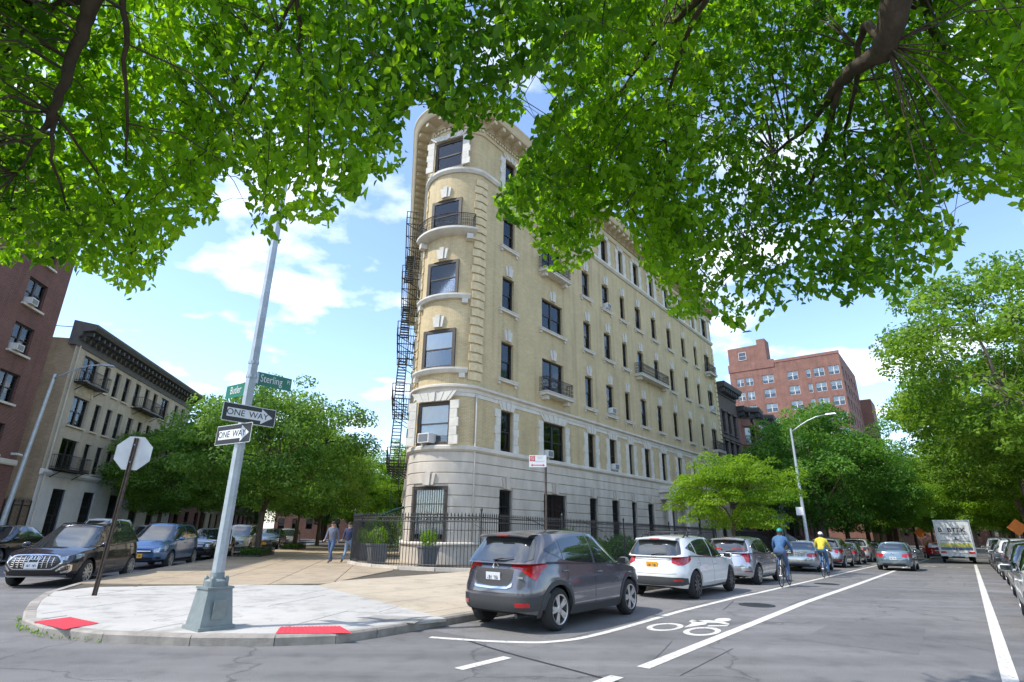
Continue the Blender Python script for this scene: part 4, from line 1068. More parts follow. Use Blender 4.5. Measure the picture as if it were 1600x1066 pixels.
for i, (s_, m_, lb) in enumerate(((58, 'red_brick', 'red brick house behind the largest elm'), (72, 'brownstone', 'brownstone house behind the second elm'), (86, 'rosy_stone', 'rosy house behind the third elm'), (100, 'red_brick', 'red brick house far on the right of the avenue'))):
    plain_house(S(s_, 14.5), ANG_U + math.pi, 13.6, 11.5, 12, m_, lb, AG)
plain_house(S(228, -40), ANG_U - math.pi / 2, 90, 9, 12, 'red_brick', 'low brick terrace far beyond the trees closing the avenue', AG, nwin=20)
for i, s_ in enumerate((84.4, 97.4)):
    plain_house(S(s_, -18.2), ANG_U, 12.8, 14.5, 14, ('rosy_stone', 'brownstone')[i], ('rosy stone house past the last bay fronted brownstone', 'brown stone house nearest the distant tower')[i], 'houses past the brownstones')
# ---------------------------------------------------------------- trees
def leaf_cloud(name, cen, nrm, axis, size, tone, m, wide=0.55, fine=False, fold=0.12):
    """many small leaves as one mesh; arrays (n,3)"""
    n = len(cen)
    nrm = nrm / np.linalg.norm(nrm, axis=1, keepdims=True)
    axis = axis - (axis * nrm).sum(1, keepdims=True) * nrm; axis /= np.linalg.norm(axis, axis=1, keepdims=True) + 1e-9
    side = np.cross(nrm, axis); s = size[:, None]
    if fine:
        V_ = [cen - axis * s * .5, cen + axis * s * .5, cen - axis * s * .12 + side * s * wide * .5 + nrm * s * fold, cen - axis * s * .12 - side * s * wide * .5 + nrm * s * fold,
              cen + axis * s * .22 + side * s * wide * .36 + nrm * s * fold * .7, cen + axis * s * .22 - side * s * wide * .36 + nrm * s * fold * .7]
        V_[1] = V_[1] - nrm * s * .10
        quads = [(0, 3, 5, 1), (0, 1, 4, 2)]
    else:
        V_ = [cen - axis * s * .5, cen - side * s * wide * .5 + nrm * s * fold, cen + axis * s * .5, cen + side * s * wide * .5 + nrm * s * fold]
        quads = [(0, 1, 2, 3)]
    k = len(V_); v = np.stack(V_, 1).reshape(-1, 3)
    f = (np.arange(n)[:, None, None] * k + np.array(quads)[None]).reshape(-1, 4)
    me = bpy.data.meshes.new(name)
    me.vertices.add(len(v)); me.vertices.foreach_set('co', v.astype(np.float32).ravel())
    me.loops.add(f.size); me.loops.foreach_set('vertex_index', f.astype(np.int32).ravel())
    me.polygons.add(len(f)); me.polygons.foreach_set('loop_start', np.arange(0, f.size, 4, dtype=np.int32)); me.polygons.foreach_set('loop_total', np.full(len(f), 4, dtype=np.int32))
    me.update(calc_edges=True)
    at = me.attributes.new('tone', 'FLOAT', 'FACE'); at.data.foreach_set('value', np.repeat(tone, len(quads)).astype(np.float32))
    me.materials.append(MATS[m]); return me
def limb(k, a, b, r0, r1, rng, n=6, sag=0.12, sides=7):
    a, b = Vector(a), Vector(b); L = (b - a).length; pts = []; side = Vector((rng.normal(), rng.normal(), 0)) * L * .05
    for i in range(n + 1):
        t = i / n; p = a.lerp(b, t) + Vector((0, 0, 1)) * L * sag * math.sin(math.pi * t) + side * math.sin(math.pi * t) + Vector(rng.normal(size=3)) * L * .012 * (0 < i < n)
        pts.append(p)
    k.tube(pts, [r0 + (r1 - r0) * i / n for i in range(n + 1)], sides); return pts
def grow(seed, h_trunk, crown_c, crown_r, n_clump, per, clump_r, leaf, m, bark, r_trunk=0.2, flat=0.6, lean=(0, 0), shell=0.55, wide=0.55, droop=0.2):
    rng = np.random.default_rng(seed); k = MB(); c = np.array(crown_c, float); rr = np.array(crown_r, float)
    top = Vector((lean[0], lean[1], h_trunk))
    trunk = [Vector((0, 0, -.25)), Vector((0, 0, 0)), Vector((lean[0] * .12, lean[1] * .12, h_trunk * .3)), Vector((lean[0] * .5, lean[1] * .5, h_trunk * .68)), top]
    k.tube(trunk, [r_trunk * 1.5, r_trunk * 1.15, r_trunk, r_trunk * .9, r_trunk * .85], 10)
    lead = Vector((c[0], c[1], c[2] + rr[2] * .45)); axis_pts = limb(k, top, lead, r_trunk * .8, r_trunk * .18, rng, 7, 0.02)
    prim = []
    npz = 7
    for i in range(npz):
        th = 2 * math.pi * (i / npz) + rng.uniform(-.3, .3); fr = rng.uniform(.45, .7)
        st = axis_pts[int(rng.integers(0, 4))]; e = Vector((c[0] + rr[0] * fr * math.cos(th), c[1] + rr[1] * fr * math.sin(th), c[2] + rr[2] * rng.uniform(-.35, .4)))
        prim += limb(k, st, e, r_trunk * .5, r_trunk * .14, rng, 6, 0.10)[2:]
    prim += axis_pts[2:]
    P_ = np.array([tuple(p) for p in prim]); cen, tone, nr = [], [], []
    for i in range(n_clump):
        d = rng.normal(size=3); d /= np.linalg.norm(d); d[2] = d[2] * .9 + .08
        rad = rng.uniform(shell, 1.0) ** .6
        q = c + rr * d * rad * (1 + .12 * math.sin(3 * math.atan2(d[1], d[0]) + seed) + .08 * rng.normal())
        if q[2] < h_trunk * .62: q[2] = h_trunk * .62 + rng.uniform(0, .6)
        j = int(np.argmin(((P_ - q) ** 2).sum(1) + rng.uniform(0, 1.0, len(P_))))
        limb(k, P_[j], q, r_trunk * .10, r_trunk * .025, rng, 4, 0.06, 4)
        cr = clump_r * rng.uniform(.65, 1.3); nn = int(per * (cr / clump_r) ** 2)
        off = rng.normal(size=(nn, 3)); off /= np.linalg.norm(off, axis=1, keepdims=True); off *= (rng.uniform(.25, 1, (nn, 1)) ** .5) * cr; off[:, 2] *= flat
        off[:, 2] -= droop * (off[:, 0] ** 2 + off[:, 1] ** 2) / cr
        cen.append(q + off); tone.append(np.clip(rng.uniform(.15, .85) + rng.normal(0, .17, nn), 0, 1)); o2 = off.copy(); o2[:, 2] = np.abs(o2[:, 2]) + cr * .5; nr.append(o2 / cr + rng.normal(0, .55, (nn, 3)))
    cen = np.concatenate(cen); tone = np.concatenate(tone); nr = np.concatenate(nr); n = len(cen)
    ax_ = rng.normal(size=(n, 3)); ax_[:, 2] -= .5
    crown = leaf_cloud('crown', cen, nr, ax_, leaf * rng.uniform(.7, 1.3, n), tone, m, wide)
    return k.mesh('trunk', bark, smooth=True), crown
def tree(name, label, parts, loc, rz=0.0, sc=1.0, group=None, sz=None):
    t = thing(name, label, 'tree', loc, rz, group); t.scale = (sc, sc, sz or sc)
    link('trunk', parts[0], t); c = link('crown', parts[1], t); c['kind'] = 'stuff'
    return t
TV = {
 'linden': grow(3, 2.5, (0, 0, 6.1), (4.9, 4.9, 4.0), 190, 210, 1.05, .21, 'leaf_linden', 'bark', .17, .55),
 'linden2': grow(11, 2.6, (0, 0, 6.3), (5.0, 4.8, 4.1), 190, 210, 1.05, .21, 'leaf_linden', 'bark', .18, .55),
 'locust': grow(5, 1.9, (0, 0, 3.75), (3.3, 3.3, 2.2), 150, 220, .72, .14, 'leaf_lime', 'bark', .09, .34, shell=.35, wide=.42, droop=.3),
 'maple': grow(8, 3.0, (0, 0, 7.2), (5.4, 5.4, 5.2), 200, 220, 1.15, .24, 'leaf_dark', 'bark', .24, .55),
 'elm': grow(21, 5.6, (-1.2, 0, 12.0), (8.4, 8.4, 7.2), 225, 210, 1.5, .30, 'leaf_olive', 'pale_bark', .36, .5, lean=(-.9, .2)),
 'ash': grow(30, 4.0, (0, 0, 8.6), (6.2, 6.2, 5.9), 200, 210, 1.25, .27, 'leaf_lime', 'bark', .22, .55),
 'oak': grow(44, 3.6, (0, 0, 8.2), (6.2, 6.2, 5.8), 200, 210, 1.25, .27, 'leaf_olive', 'pale_bark', .24, .55),
}
tree('linden_tree', 'round green linden in the pavement bed beside the dark parked crossover', TV['linden'], W(33.2, -7.2, .13), .4, .90, 'lindens along the side street')
tree('linden_tree', 'green linden with dark trunk next along the side street, beyond the small bed', TV['linden2'], W(45.5, -7.3, .13), 2.2, .90, 'lindens along the side street')
tree('linden_tree', 'green linden in front of the cream block, covering its far windows', TV['linden2'], W(50, -18.4, .13), .9, .86, 'lindens along the side street')
tree('linden_tree', 'linden across the side street, standing past the end of the cream block', TV['linden'], W(60, -18.4, .13), 4, 1.05, 'lindens along the side street')
tree('linden_tree', 'third linden along the near pavement of the side street', TV['linden'], W(58, -7.3, .13), 1.2, 1.0, 'lindens along the side street')
for r_, w_, ky, sc, lb in ((86, 2.0, 'ash', 1.0, 'bright green tree showing beside the fire escape'), (75, -4.5, 'ash', .62, 'small bright tree at the end of the side street pavement'), (80, -18, 'maple', 1.0, 'dark tree far along the other side of the side street'), (78, -9, 'maple', .9, 'dark tree far along the near side of the side street'), (100, -12, 'maple', 1.15, 'tree closing the far end of the side street'), (36, -28, 'maple', .0, '')):
    if sc: tree('street_tree', lb, TV[ky], W(r_, w_, .1), r_, sc, 'trees at the end of the side street')
tree('locust_tree', 'small lime green locust with layered sprays in front of the house entrance', TV['locust'], S(29.3, -9.0, .12), .3, .92)
tree('maple_tree', 'dark green maple behind the street lamp on the left pavement of the avenue', TV['maple'], S(54, -9.3, .12), 0, 1.0, 'maples along the left pavement of the avenue')
tree('maple_tree', 'second dark maple on the left pavement of the avenue', TV['maple'], S(64, -9.0, .12), 2, .95, 'maples along the left pavement of the avenue')
tree('maple_tree', 'third maple on the left pavement of the avenue, partly behind another', TV['maple'], S(77, -8.8, .12), 4, 1.0, 'maples along the left pavement of the avenue')
for i, (s_, t_, ky, sc) in enumerate(((92, -9, 'oak', 1.0), (106, -9, 'ash', 1.0), (122, -9, 'oak', 1.1), (140, -8, 'ash', 1.2), (160, -6, 'ash', 1.3), (100, 6, 'ash', 1.0), (116, 6, 'oak', 1.05), (134, 6, 'ash', 1.15), (150, 4, 'ash', 1.25), (175, 0, 'ash', 1.5), (190, 12, 'ash', 1.6), (185, -18, 'maple', 1.5), (150, -22, 'maple', 1.2), (88, 9, 'ash', .9), (96, 4.6, 'ash', 1.05), (108, -4.5, 'oak', .0), (125, 5, 'oak', 1.1), (210, 2, 'ash', 1.9), (215, -25, 'maple', 1.9), (205, 30, 'ash', 1.9))):
    if sc: tree('avenue_tree', {'oak': 'olive green tree in the rows closing the far end of the avenue', 'ash': 'bright green tree in the rows closing the far end of the avenue', 'maple': 'dark tree in the rows closing the far end of the avenue'}[ky], TV[ky], S(s_, t_, .1), i * 1.7, sc, {'oak': 'far olive avenue trees', 'ash': 'far bright avenue trees', 'maple': 'far dark avenue trees'}[ky])
tree('elm_tree', 'largest olive green elm overhanging the right side of the avenue', TV['elm'], S(47, 6.2, .12), ANG_U - math.pi / 2 + .3, 1.0, 'elms on the right of the avenue')
tree('elm_tree', 'elm with a pale leaning trunk behind the cars parked on the right', TV['elm'], S(64, 5.4, .12), ANG_U - math.pi / 2 - .2, .92, 'elms on the right of the avenue')
tree('elm_tree', 'third elm down the right side of the avenue', TV['elm'], S(80, 5.6, .12), ANG_U - math.pi / 2 + .9, .88, 'elms on the right of the avenue')
# shrubs and ground cover
def bush(seed, r, h, n, leaf, m): 
    rng = np.random.default_rng(seed); d = rng.normal(size=(n, 3)); d /= np.linalg.norm(d, axis=1, keepdims=True); rad = rng.uniform(.35, 1, (n, 1)) ** .5
    bump = 1 + .18 * np.sin(d[:, :1] * 5 + seed) * np.sin(d[:, 1:2] * 6); cen = d * rad * bump * np.array([r, r, h * .5]); cen[:, 2] += h * .5
    cl = np.floor(d * 2.5).sum(1); tone = np.clip(.5 + .3 * np.sin(cl * 3.1) + rng.normal(0, .18, n), 0, 1)
    return leaf_cloud('foliage', cen, d + rng.normal(0, .5, (n, 3)), rng.normal(size=(n, 3)) + np.array([0, 0, .6]), leaf * rng.uniform(.6, 1.3, n), tone, m, .45)
# ---------------------------------------------------------------- vehicles
mat('tyre', (0.022, 0.022, 0.023), 0.85, nscale=30, namt=0.15, bump=0.2, bscale=90)
mat('alloy', (0.52, 0.53, 0.54), 0.3, metal=0.85, nscale=9, namt=0.08)
mat('dark_alloy', (0.10, 0.10, 0.105), 0.35, metal=0.7, namt=0)
mat('hub_dark', (0.012, 0.012, 0.013), 0.8, namt=0)
mat('car_glass', (0.020, 0.026, 0.028), 0.02, namt=0, coat=1.0, spec=1.0)
mat('trim_black', (0.02, 0.02, 0.021), 0.55, nscale=40, namt=0.15)
mat('cladding', (0.045, 0.046, 0.048), 0.62, nscale=40, namt=0.12)
mat('tail_red', (0.42, 0.008, 0.012), 0.12, namt=0, coat=1.0)
mat('tail_amber', (0.55, 0.10, 0.02), 0.15, namt=0, coat=1.0)
mat('tail_clear', (0.50, 0.42, 0.42), 0.12, namt=0, coat=1.0)
mat('head_lamp', (0.42, 0.45, 0.50), 0.06, metal=0.5, namt=0, coat=1.0)
mat('chrome', (0.72, 0.73, 0.74), 0.12, metal=1.0, namt=0)
mat('plate_white', (0.62, 0.63, 0.64), 0.4, nscale=30, namt=0.05)
mat('plate_gold', (0.72, 0.33, 0.02), 0.4, nscale=30, namt=0.05)
mat('plate_ink', (0.02, 0.025, 0.07), 0.5, namt=0)
def paint(name, col, metal=0.4, rough=0.17):
    m = mat(name, col, rough, metal=metal, nscale=2.5, namt=0.03, coat=1.0); return name
def lerp_tab(tab, x):
    if x <= tab[0][0]: return tab[0][1]
    for (a, va), (b, vb) in zip(tab[:-1], tab[1:]):
        if x <= b:
            t = (x - a) / (b - a); t = t * t * (3 - 2 * t) * .5 + t * .5; return va + (vb - va) * t
    return tab[-1][1]
class Shell:
    def __init__(s, c):
        s.c = c; s.p = c.get('p', 5.0); s.pg = c.get('pg', 4.5)
    def dims(s, z):
        xf, xr = lerp_tab(s.c['front'], z), lerp_tab(s.c['rear'], z); return (xf + xr) / 2, (xf - xr) / 2, lerp_tab(s.c['width'], z)
    def side(s, x, z, sg=1, off=0.0):
        xc, a, w = s.dims(z); q = min(abs((x - xc) / a), .9999); return Vector((x, sg * (w * (1 - q ** s.p) ** (1 / s.p) + off), z))
    def end(s, y, z, d, off=0.0):
        xc, a, w = s.dims(z); q = min(abs(y) / w, .9999); return Vector((xc + d * (a * (1 - q ** s.p) ** (1 / s.p) + off), y, z))
    def top(s, x): return lerp_tab(s.c['top'], x)
    def gdims(s, v):
        g = s.c['gh']; e = v + .18 * v * (1 - v)
        xf = g['f0'] + (g['f1'] - g['f0']) * e; xr = g['r0'] + (g['r1'] - g['r0']) * (v + g.get('rb', .18) * v * (1 - v)); w = g['w0'] + (g['w1'] - g['w0']) * v + .035 * 4 * v * (1 - v)
        return (xf + xr) / 2, (xf - xr) / 2, w
    def gz_(s, x, v): zb = s.top(x) - .015; return zb + (lerp_tab(s.c['roof'], x) - zb) * v
    def gside(s, x, v, sg=1, off=0.0):
        xc, a, w = s.gdims(v); q = min(abs((x - xc) / a), .9999); y = w * (1 - q ** s.pg) ** (1 / s.pg); return Vector((x, sg * (y + off), s.gz_(x, v)))
    def gend(s, yf, v, d, off=0.0):
        xc, a, w = s.gdims(v); x = xc + d * a * (1 - min(abs(yf), .9999) ** s.pg) ** (1 / s.pg); return Vector((x + d * off, yf * w, s.gz_(x, v) + off * .4))
    def loop(s, nside, p):
        h = []
        for i in range(9): e = .86 * i / 9; h.append(((1 - e ** p) ** (1 / p), e))
        x0 = (1 - .86 ** p) ** (1 / p)
        for i in range(nside + 1): x = x0 - 2 * x0 * i / nside; h.append((x, (1 - abs(x) ** p) ** (1 / p)))
        for i in range(8, -1, -1): e = .86 * i / 9; h.append((-(1 - e ** p) ** (1 / p), e))
        return h + [(x, -e) for x, e in reversed(h[1:-1])]
def car_body(sh, nside=74, nz=11):
    c = sh.c; mb = MB(); lp_ = sh.loop(nside, sh.p); xc0, a0, _ = sh.dims(.55); rows = []
    axs = (c['wb'] / 2, -c['wb'] / 2); ar = c['wr'] * 1.13 + .02
    def zlow(x):
        z = lerp_tab(c['low'], x)
        for ax_ in axs:
            d = abs(x - ax_)
            if d < ar: z = max(z, c['wr'] + math.sqrt(ar * ar - d * d) * .96)
        return z
    # make stations fall on the arch edges
    n = len(lp_); xs = [xc0 + a0 * q[0] for q in lp_]
    low = [zlow(x) for x in xs]; tops = [sh.top(x) for x in xs]
    grid = []
    for j in range(nz + 1):
        row = []
        for i, (xi, eta) in enumerate(lp_):
            z = low[i] + (tops[i] - low[i]) * j / nz; xc, a, w = sh.dims(z); row.append(Vector((xc + a * xi, w * eta, z)))
        grid.append(row + [row[0]])
    # rolled-in arch lip
    lip = [Vector((p.x, p.y * (1 - .05 / max(abs(p.y), .06)) if abs(p.y) > .3 else p.y, p.z - .004)) for p in grid[0]]
    mb.grid([lip] + grid)
    # deck: bonnet, cowl, boot
    half_n = n // 2; L_, R_ = grid[-1][:half_n + 1], [grid[-1][(n - i) % n] for i in range(half_n + 1)]
    rows = []
    for a, b in zip(L_, R_):
        cr = lerp_tab(c['crown'], a.x) * min(1.0, abs(a.y) / .55); r = []
        for k in range(11):
            q = k / 10; p = a.lerp(b, q); u_ = 2 * q - 1; p.z += cr * (1 - abs(u_) ** 2.6); r.append(p)
        rows.append(r)
    mb.grid(rows)
    # greenhouse
    lp2 = sh.loop(40, sh.pg); g = []
    for j in range(9):
        v = j / 8; xc, a, w = sh.gdims(v); row = []
        for xi, eta in lp2: x = xc + a * xi; row.append(Vector((x, w * eta, sh.gz_(x, v))))
        g.append(row + [row[0]])
    mb.grid(g)
    n = len(lp2); L_, R_ = g[-1][:n // 2 + 1], [g[-1][(n - i) % n] for i in range(n // 2 + 1)]; rows = []
    for a, b in zip(L_, R_):
        cr = .055 * min(1, abs(a.y) / .4); r = []
        for k in range(9): q = k / 8; p = a.lerp(b, q); p.z += cr * (1 - abs(2 * q - 1) ** 2.2); r.append(p)
        rows.append(r)
    mb.grid(rows)
    return mb
def patch(fn, cols, nrow=4, sub=3, depth=.02, inset=None):
    """fn(coord, h, off) -> point; cols (coord, lo, hi); proud skin with turned-in rim"""
    C_ = []
    for a, b in zip(cols[:-1], cols[1:]):
        for k in range(sub): t = k / sub; C_.append(tuple(a[i] + (b[i] - a[i]) * t for i in range(3)))
    C_.append(cols[-1]); mb = MB()
    rows = [[fn(c_, lo + (hi - lo) * j / nrow, 0.006) for j in range(nrow + 1)] for c_, lo, hi in C_]
    mb.grid(rows)
    ring_ = [(C_[i][0], C_[i][1]) for i in range(len(C_))] + [(C_[-1][0], C_[-1][1] + (C_[-1][2] - C_[-1][1]) * j / nrow) for j in range(1, nrow + 1)] + [(C_[i][0], C_[i][2]) for i in range(len(C_) - 2, -1, -1)] + [(C_[0][0], C_[0][1] + (C_[0][2] - C_[0][1]) * j / nrow) for j in range(nrow - 1, -1, -1)]
    mb.grid([[fn(a, h, .006) for a, h in ring_], [fn(a, h, .006 - depth) for a, h in ring_]])
    return mb
WHEELS = {}
def wheel_meshes(r, spokes, m):
    key = (round(r, 3), spokes, m)
    if key in WHEELS: return WHEELS[key]
    Mx = Matrix.Rotation(R(-90), 4, 'X'); w = .215; k = MB()      # outer face towards +y
    rr = r * .69
    k.lathe([(rr, -w / 2 + .01), (r * .86, -w / 2), (r * .97, -w / 2 + .03), (r, -w / 2 + .06), (r, w / 2 - .06), (r * .97, w / 2 - .03), (r * .86, w / 2), (rr, w / 2 - .01), (rr, -w / 2 + .01)], 32, Mx)
    ty = k.mesh('wheel', 'tyre', smooth=35)
    k = MB(); k.lathe([(rr * 1.0, w / 2 - .012), (rr * 1.02, w / 2 + .004), (rr * .93, w / 2 - .002), (rr * .90, w / 2 - .07), (rr * .90, -w / 2 + .02)], 32, Mx)
    k.f = k.f[:-2]; k.mi = k.mi[:-2]
    k.lathe([(.075, w / 2 - .06), (.07, w / 2 - .01), (.03, w / 2)], 14, Mx)
    for i in range(spokes):
        for da in ((-.10, .10) if spokes <= 6 else (0,)):
            th = 2 * math.pi * i / spokes; c_, s_ = math.cos(th + da), math.sin(th + da); c2, s2 = math.cos(th + da * 1.6), math.sin(th + da * 1.6)
            a, b = Vector((c_ * .05, 0, s_ * .05)), Vector((c2 * rr * .93, 0, s2 * rr * .93)); t = (b - a).normalized().cross(Vector((0, 1, 0))) * (.024 if spokes <= 6 else .022)
            ya, yb = w / 2 - .012, w / 2 - .006
            P = [a - t * 1.3, a + t * 1.3, b + t, b - t]
            i0 = k.pts([(p.x, ya if q < 2 else yb, p.z) for q, p in enumerate(P)] + [(p.x, (ya if q < 2 else yb) - .045, p.z) for q, p in enumerate(P)])
            for f in ((0, 3, 2, 1), (0, 1, 5, 4), (1, 2, 6, 5), (2, 3, 7, 6), (3, 0, 4, 7)): k.face([i0 + q for q in f])
    ri = k.mesh('rim', m, smooth=30)
    k = MB(); k.lathe([(rr * .9, -.02), (rr * .9, .005), (.05, .005)], 24, Mx); k.lathe([(rr * .62, .005), (rr * .62, .018), (.06, .018)], 24, Mx); br = k.mesh('brake_disc', 'hub_dark')
    WHEELS[key] = (ty, ri, br); return WHEELS[key]
BASE = {
 'suv': dict(wb=2.61, wr=.335, H=1.6, front=[(.2, 2.02), (.42, 2.16), (.62, 2.17), (.8, 2.10), (.95, 1.95)], rear=[(.25, -2.02), (.42, -2.10), (.62, -2.10), (.85, -2.03), (1.12, -1.93)], width=[(.2, .80), (.4, .875), (.62, .885), (.82, .872), (1.0, .845), (1.2, .80)],
   top=[(-2.2, 1.06), (-1.6, 1.08), (-.6, 1.03), (.4, .985), (1.1, .965), (1.7, .90), (2.0, .80), (2.2, .72)], low=[(-2.2, .36), (-1.9, .28), (-1.2, .22), (1.2, .22), (1.8, .22), (2.2, .27)], crown=[(-2.1, .0), (-1.8, .02), (1.0, .04), (1.5, .07), (2.1, .03), (2.2, .02)],
   gh=dict(f0=1.30, f1=.42, r0=-2.03, r1=-1.66, w0=.845, w1=.625, rb=.30), roof=[(-2.2, 1.44), (-1.7, 1.495), (-1.2, 1.53), (-.4, 1.55), (.4, 1.525), (1.3, 1.40)], pg=5.5,
   sidew=[[(1.02, .07, .20), (.72, .06, .58), (.38, .06, .88), (.15, .06, .90), (-.06, .06, .91)], [(-.13, .06, .91), (-.6, .07, .90), (-.98, .10, .84), (-1.14, .14, .78)], [(-1.21, .17, .75), (-1.45, .33, .60), (-1.58, .44, .50)]]),
 'sedan': dict(wb=2.68, wr=.32, H=1.46, front=[(.2, 2.14), (.4, 2.28), (.58, 2.29), (.74, 2.20), (.9, 2.05)], rear=[(.25, -2.24), (.42, -2.33), (.65, -2.33), (.85, -2.28), (1.0, -2.20)], width=[(.2, .80), (.38, .87), (.6, .885), (.78, .875), (.92, .85), (1.1, .80)],
   top=[(-2.4, .96), (-1.9, 1.0), (-1.0, .97), (.3, .92), (1.1, .90), (1.8, .82), (2.15, .72), (2.35, .66)], low=[(-2.4, .34), (-2.0, .26), (-1.2, .2), (1.2, .2), (1.9, .2), (2.3, .24)], crown=[(-2.3, .02), (-1.9, .05), (-1.5, .05), (1.0, .05), (1.6, .075), (2.2, .03)],
   pg=5.5, gh=dict(f0=1.20, f1=.28, r0=-1.82, r1=-1.02, w0=.845, w1=.60, rb=.12), roof=[(-1.9, 1.30), (-1.0, 1.395), (-.3, 1.425), (.25, 1.41), (1.2, 1.28)],
   sidew=[[(.86, .08, .25), (.5, .07, .66), (.12, .07, .89), (-.22, .07, .90)], [(-.30, .07, .90), (-.75, .07, .86), (-1.18, .10, .60)], [(-1.24, .12, .54), (-1.42, .17, .28)]]),
}
def spec(base, **kw):
    c = dict(BASE[base]); sc = kw.pop('sc', None)
    if sc:
        lx, wy, hz = sc
        for k_ in ('front', 'rear'): c[k_] = [(z * hz, x * lx) for z, x in c[k_]]
        c['width'] = [(z * hz, w * wy) for z, w in c['width']]
        for k_ in ('top', 'low', 'crown', 'roof'): c[k_] = [(x * lx, z * hz) for x, z in c[k_]]
        g = dict(c['gh']); 
        for k_ in ('f0', 'f1', 'r0', 'r1'): g[k_] *= lx
        for k_ in ('w0', 'w1'): g[k_] *= wy
        c['gh'] = g; c['sidew'] = [[(x * lx, a, b) for x, a, b in w] for w in c['sidew']]; c['wb'] *= lx
    c.update(kw); return c
def plate(parent, M, m='plate_white', ink=True):
    k = MB(); k.box((0, 0, 0), (.012, .31, .155)); o = k.build('licence_plate', m, parent, M)
    if ink:
        k = MB()
        for i in range(7):
            if i != 3: k.box((0, -.105 + .035 * i, -.005), (.016, .006 + .014 * (i % 2), .062)); k.box((0, -.099 + .035 * i, .015 * ((i * 7) % 3 - 1)), (.0162, .02, .014))
        k.build('plate_characters', 'plate_ink', o)
    return o
def car(label, cat, loc, rz, c, body, group=None, wheel=(5, 'alloy'), rails=False, rackbars=False, clad=False, rear=None, front=None, plate_m='plate_white', name='parked_car', hi=False, mirrors=True, visor=False):
    T = thing(name, label, cat, loc, rz, group); sh = Shell(c)
    b = car_body(sh, 96 if hi else 64, 13 if hi else 9).build('body', body, T, smooth=38, weld=1e-4)
    def P_(nm, fn, cols, m, parent=T, **kw): return patch(fn, cols, **kw).build(nm, m, parent, smooth=50)
    # underbody
    k = MB(); L0, L1 = lerp_tab(c['rear'], .4) + .25, lerp_tab(c['front'], .4) - .25
    k.box(((L0 + L1) / 2, 0, .47), (L1 - L0, 1.18, .42)); k.box((0, 0, .36), (c['wb'] - .95, 1.5, .26)); k.build('underbody', 'hub_dark', T)
    # glass
    vt = .93
    ws = [(y, .06, vt) for y in (-.80, -.5, 0, .5, .80)]
    P_('windscreen', lambda y, v, o: sh.gend(y, v, 1, o), ws, 'car_glass', sub=4)
    rw = c.get('rearglass', [(-.84, .16, .86), (-.72, .07, .92), (0, .05, .93), (.72, .07, .92), (.84, .16, .86)])
    P_('rear_window', lambda y, v, o: sh.gend(y, v, -1, o), rw, 'car_glass', sub=4)
    for sg in (1, -1):
        for w in c['sidew']: P_('side_window', lambda x, v, o, sg=sg: sh.gside(x, v, sg, o), w, 'car_glass', sub=4)
        # black door frame line above the shoulder
        xs_ = [c['sidew'][0][0][0] + .1, 0.2, -.6, c['sidew'][-1][-1][0] - .05]
        P_('waist_trim', lambda x, v, o, sg=sg: sh.gside(x, v, sg, o * .6), [(x, .012, .05) for x in xs_], 'trim_black', sub=5, nrow=1)
        # panel gaps
        zt = lambda x: sh.top(x) - .03
        for x in (c['gh']['f0'] - .28, c['sidew'][0][-1][0] - .05, c['sidew'][1][-1][0] + (.12 if c['wb'] > 2 else 0)):
            zb = .30 if abs(abs(x) - c['wb'] / 2) > .42 else c['wr'] * 2 + .1
            P_('panel_gap', lambda h, d, o, sg=sg, x=x: sh.side(x + d - .12 * max(0, .5 - h) * (1 if x > 0 else 0), h, sg, o - .0045), [(zb, -.004, .004), ((zb + zt(x)) / 2, -.004, .004), (zt(x), -.004, .004)], 'hub_dark', nrow=1, sub=4, depth=.004)
        for x in (c['sidew'][0][-1][0] + .13, c['sidew'][1][-1][0] + .05):
            z = sh.top(x) - .13; k = MB(); p = sh.side(x, z, sg, .02); k.tube([p + Vector((-.1, -sg * .02, 0)), p + Vector((-.07, 0, .004)), p + Vector((.07, 0, .006)), p + Vector((.1, -sg * .02, 0))], .014, 6); k.build('door_handle', body, T, smooth=True)
        # sill
        P_('sill_trim', lambda x, z, o, sg=sg: sh.side(x, z, sg, o), [(-c['wb'] / 2 + .42, .215, .215 + (.14 if clad else .06)), (0, .215, .215 + (.12 if clad else .05)), (c['wb'] / 2 - .42, .215, .215 + (.14 if clad else .06))], 'cladding', sub=8, nrow=2)
        # arch cladding
        if clad:
            for ax_ in (c['wb'] / 2, -c['wb'] / 2):
                r0 = c['wr'] * 1.13 + .015; r1 = r0 + .065
                P_('arch_trim', lambda th, r_, o, sg=sg, ax_=ax_: sh.side(ax_ + r_ * math.cos(th), max(.22, c['wr'] + r_ * math.sin(th)), sg, o + .004), [(R(q), r0, r1) for q in (-14, 30, 60, 90, 120, 150, 194)], 'cladding', sub=4, nrow=2)
        if mirrors:
            x = c['gh']['f0'] - .42; z = sh.top(x) + .07; y = sg * (lerp_tab(c['width'], z) + .13)
            k = MB(); M_ = Matrix.Translation((x, y, z)) @ Matrix.Rotation(sg * R(8), 4, 'Z')
            rows = [[M_ @ Vector((max(-.072, .085 * math.cos(th) * math.cos(ph)), .115 * math.sin(ph), .072 * math.sin(th) * (math.cos(ph) ** .6))) for th in [2 * math.pi * i_ / 12 for i_ in range(13)]] for ph in [R(a_) for a_ in (-89, -70, -45, -15, 15, 45, 70, 89)]]
            k.grid(rows)
            k.tube([(x + .02, sg * (lerp_tab(c['width'], z) - .06), z - .05), (x + .01, y - sg * .08, z - .03)], .022, 6)
            m_ = k.build('mirror', body, T, smooth=60)
            k = MB(); k.box((-.078, 0, 0), (.006, .19, .10), M_); k.build('mirror_glass', 'car_glass', m_)
    # wheels
    ty, ri, br = wheel_meshes(c['wr'], *wheel)
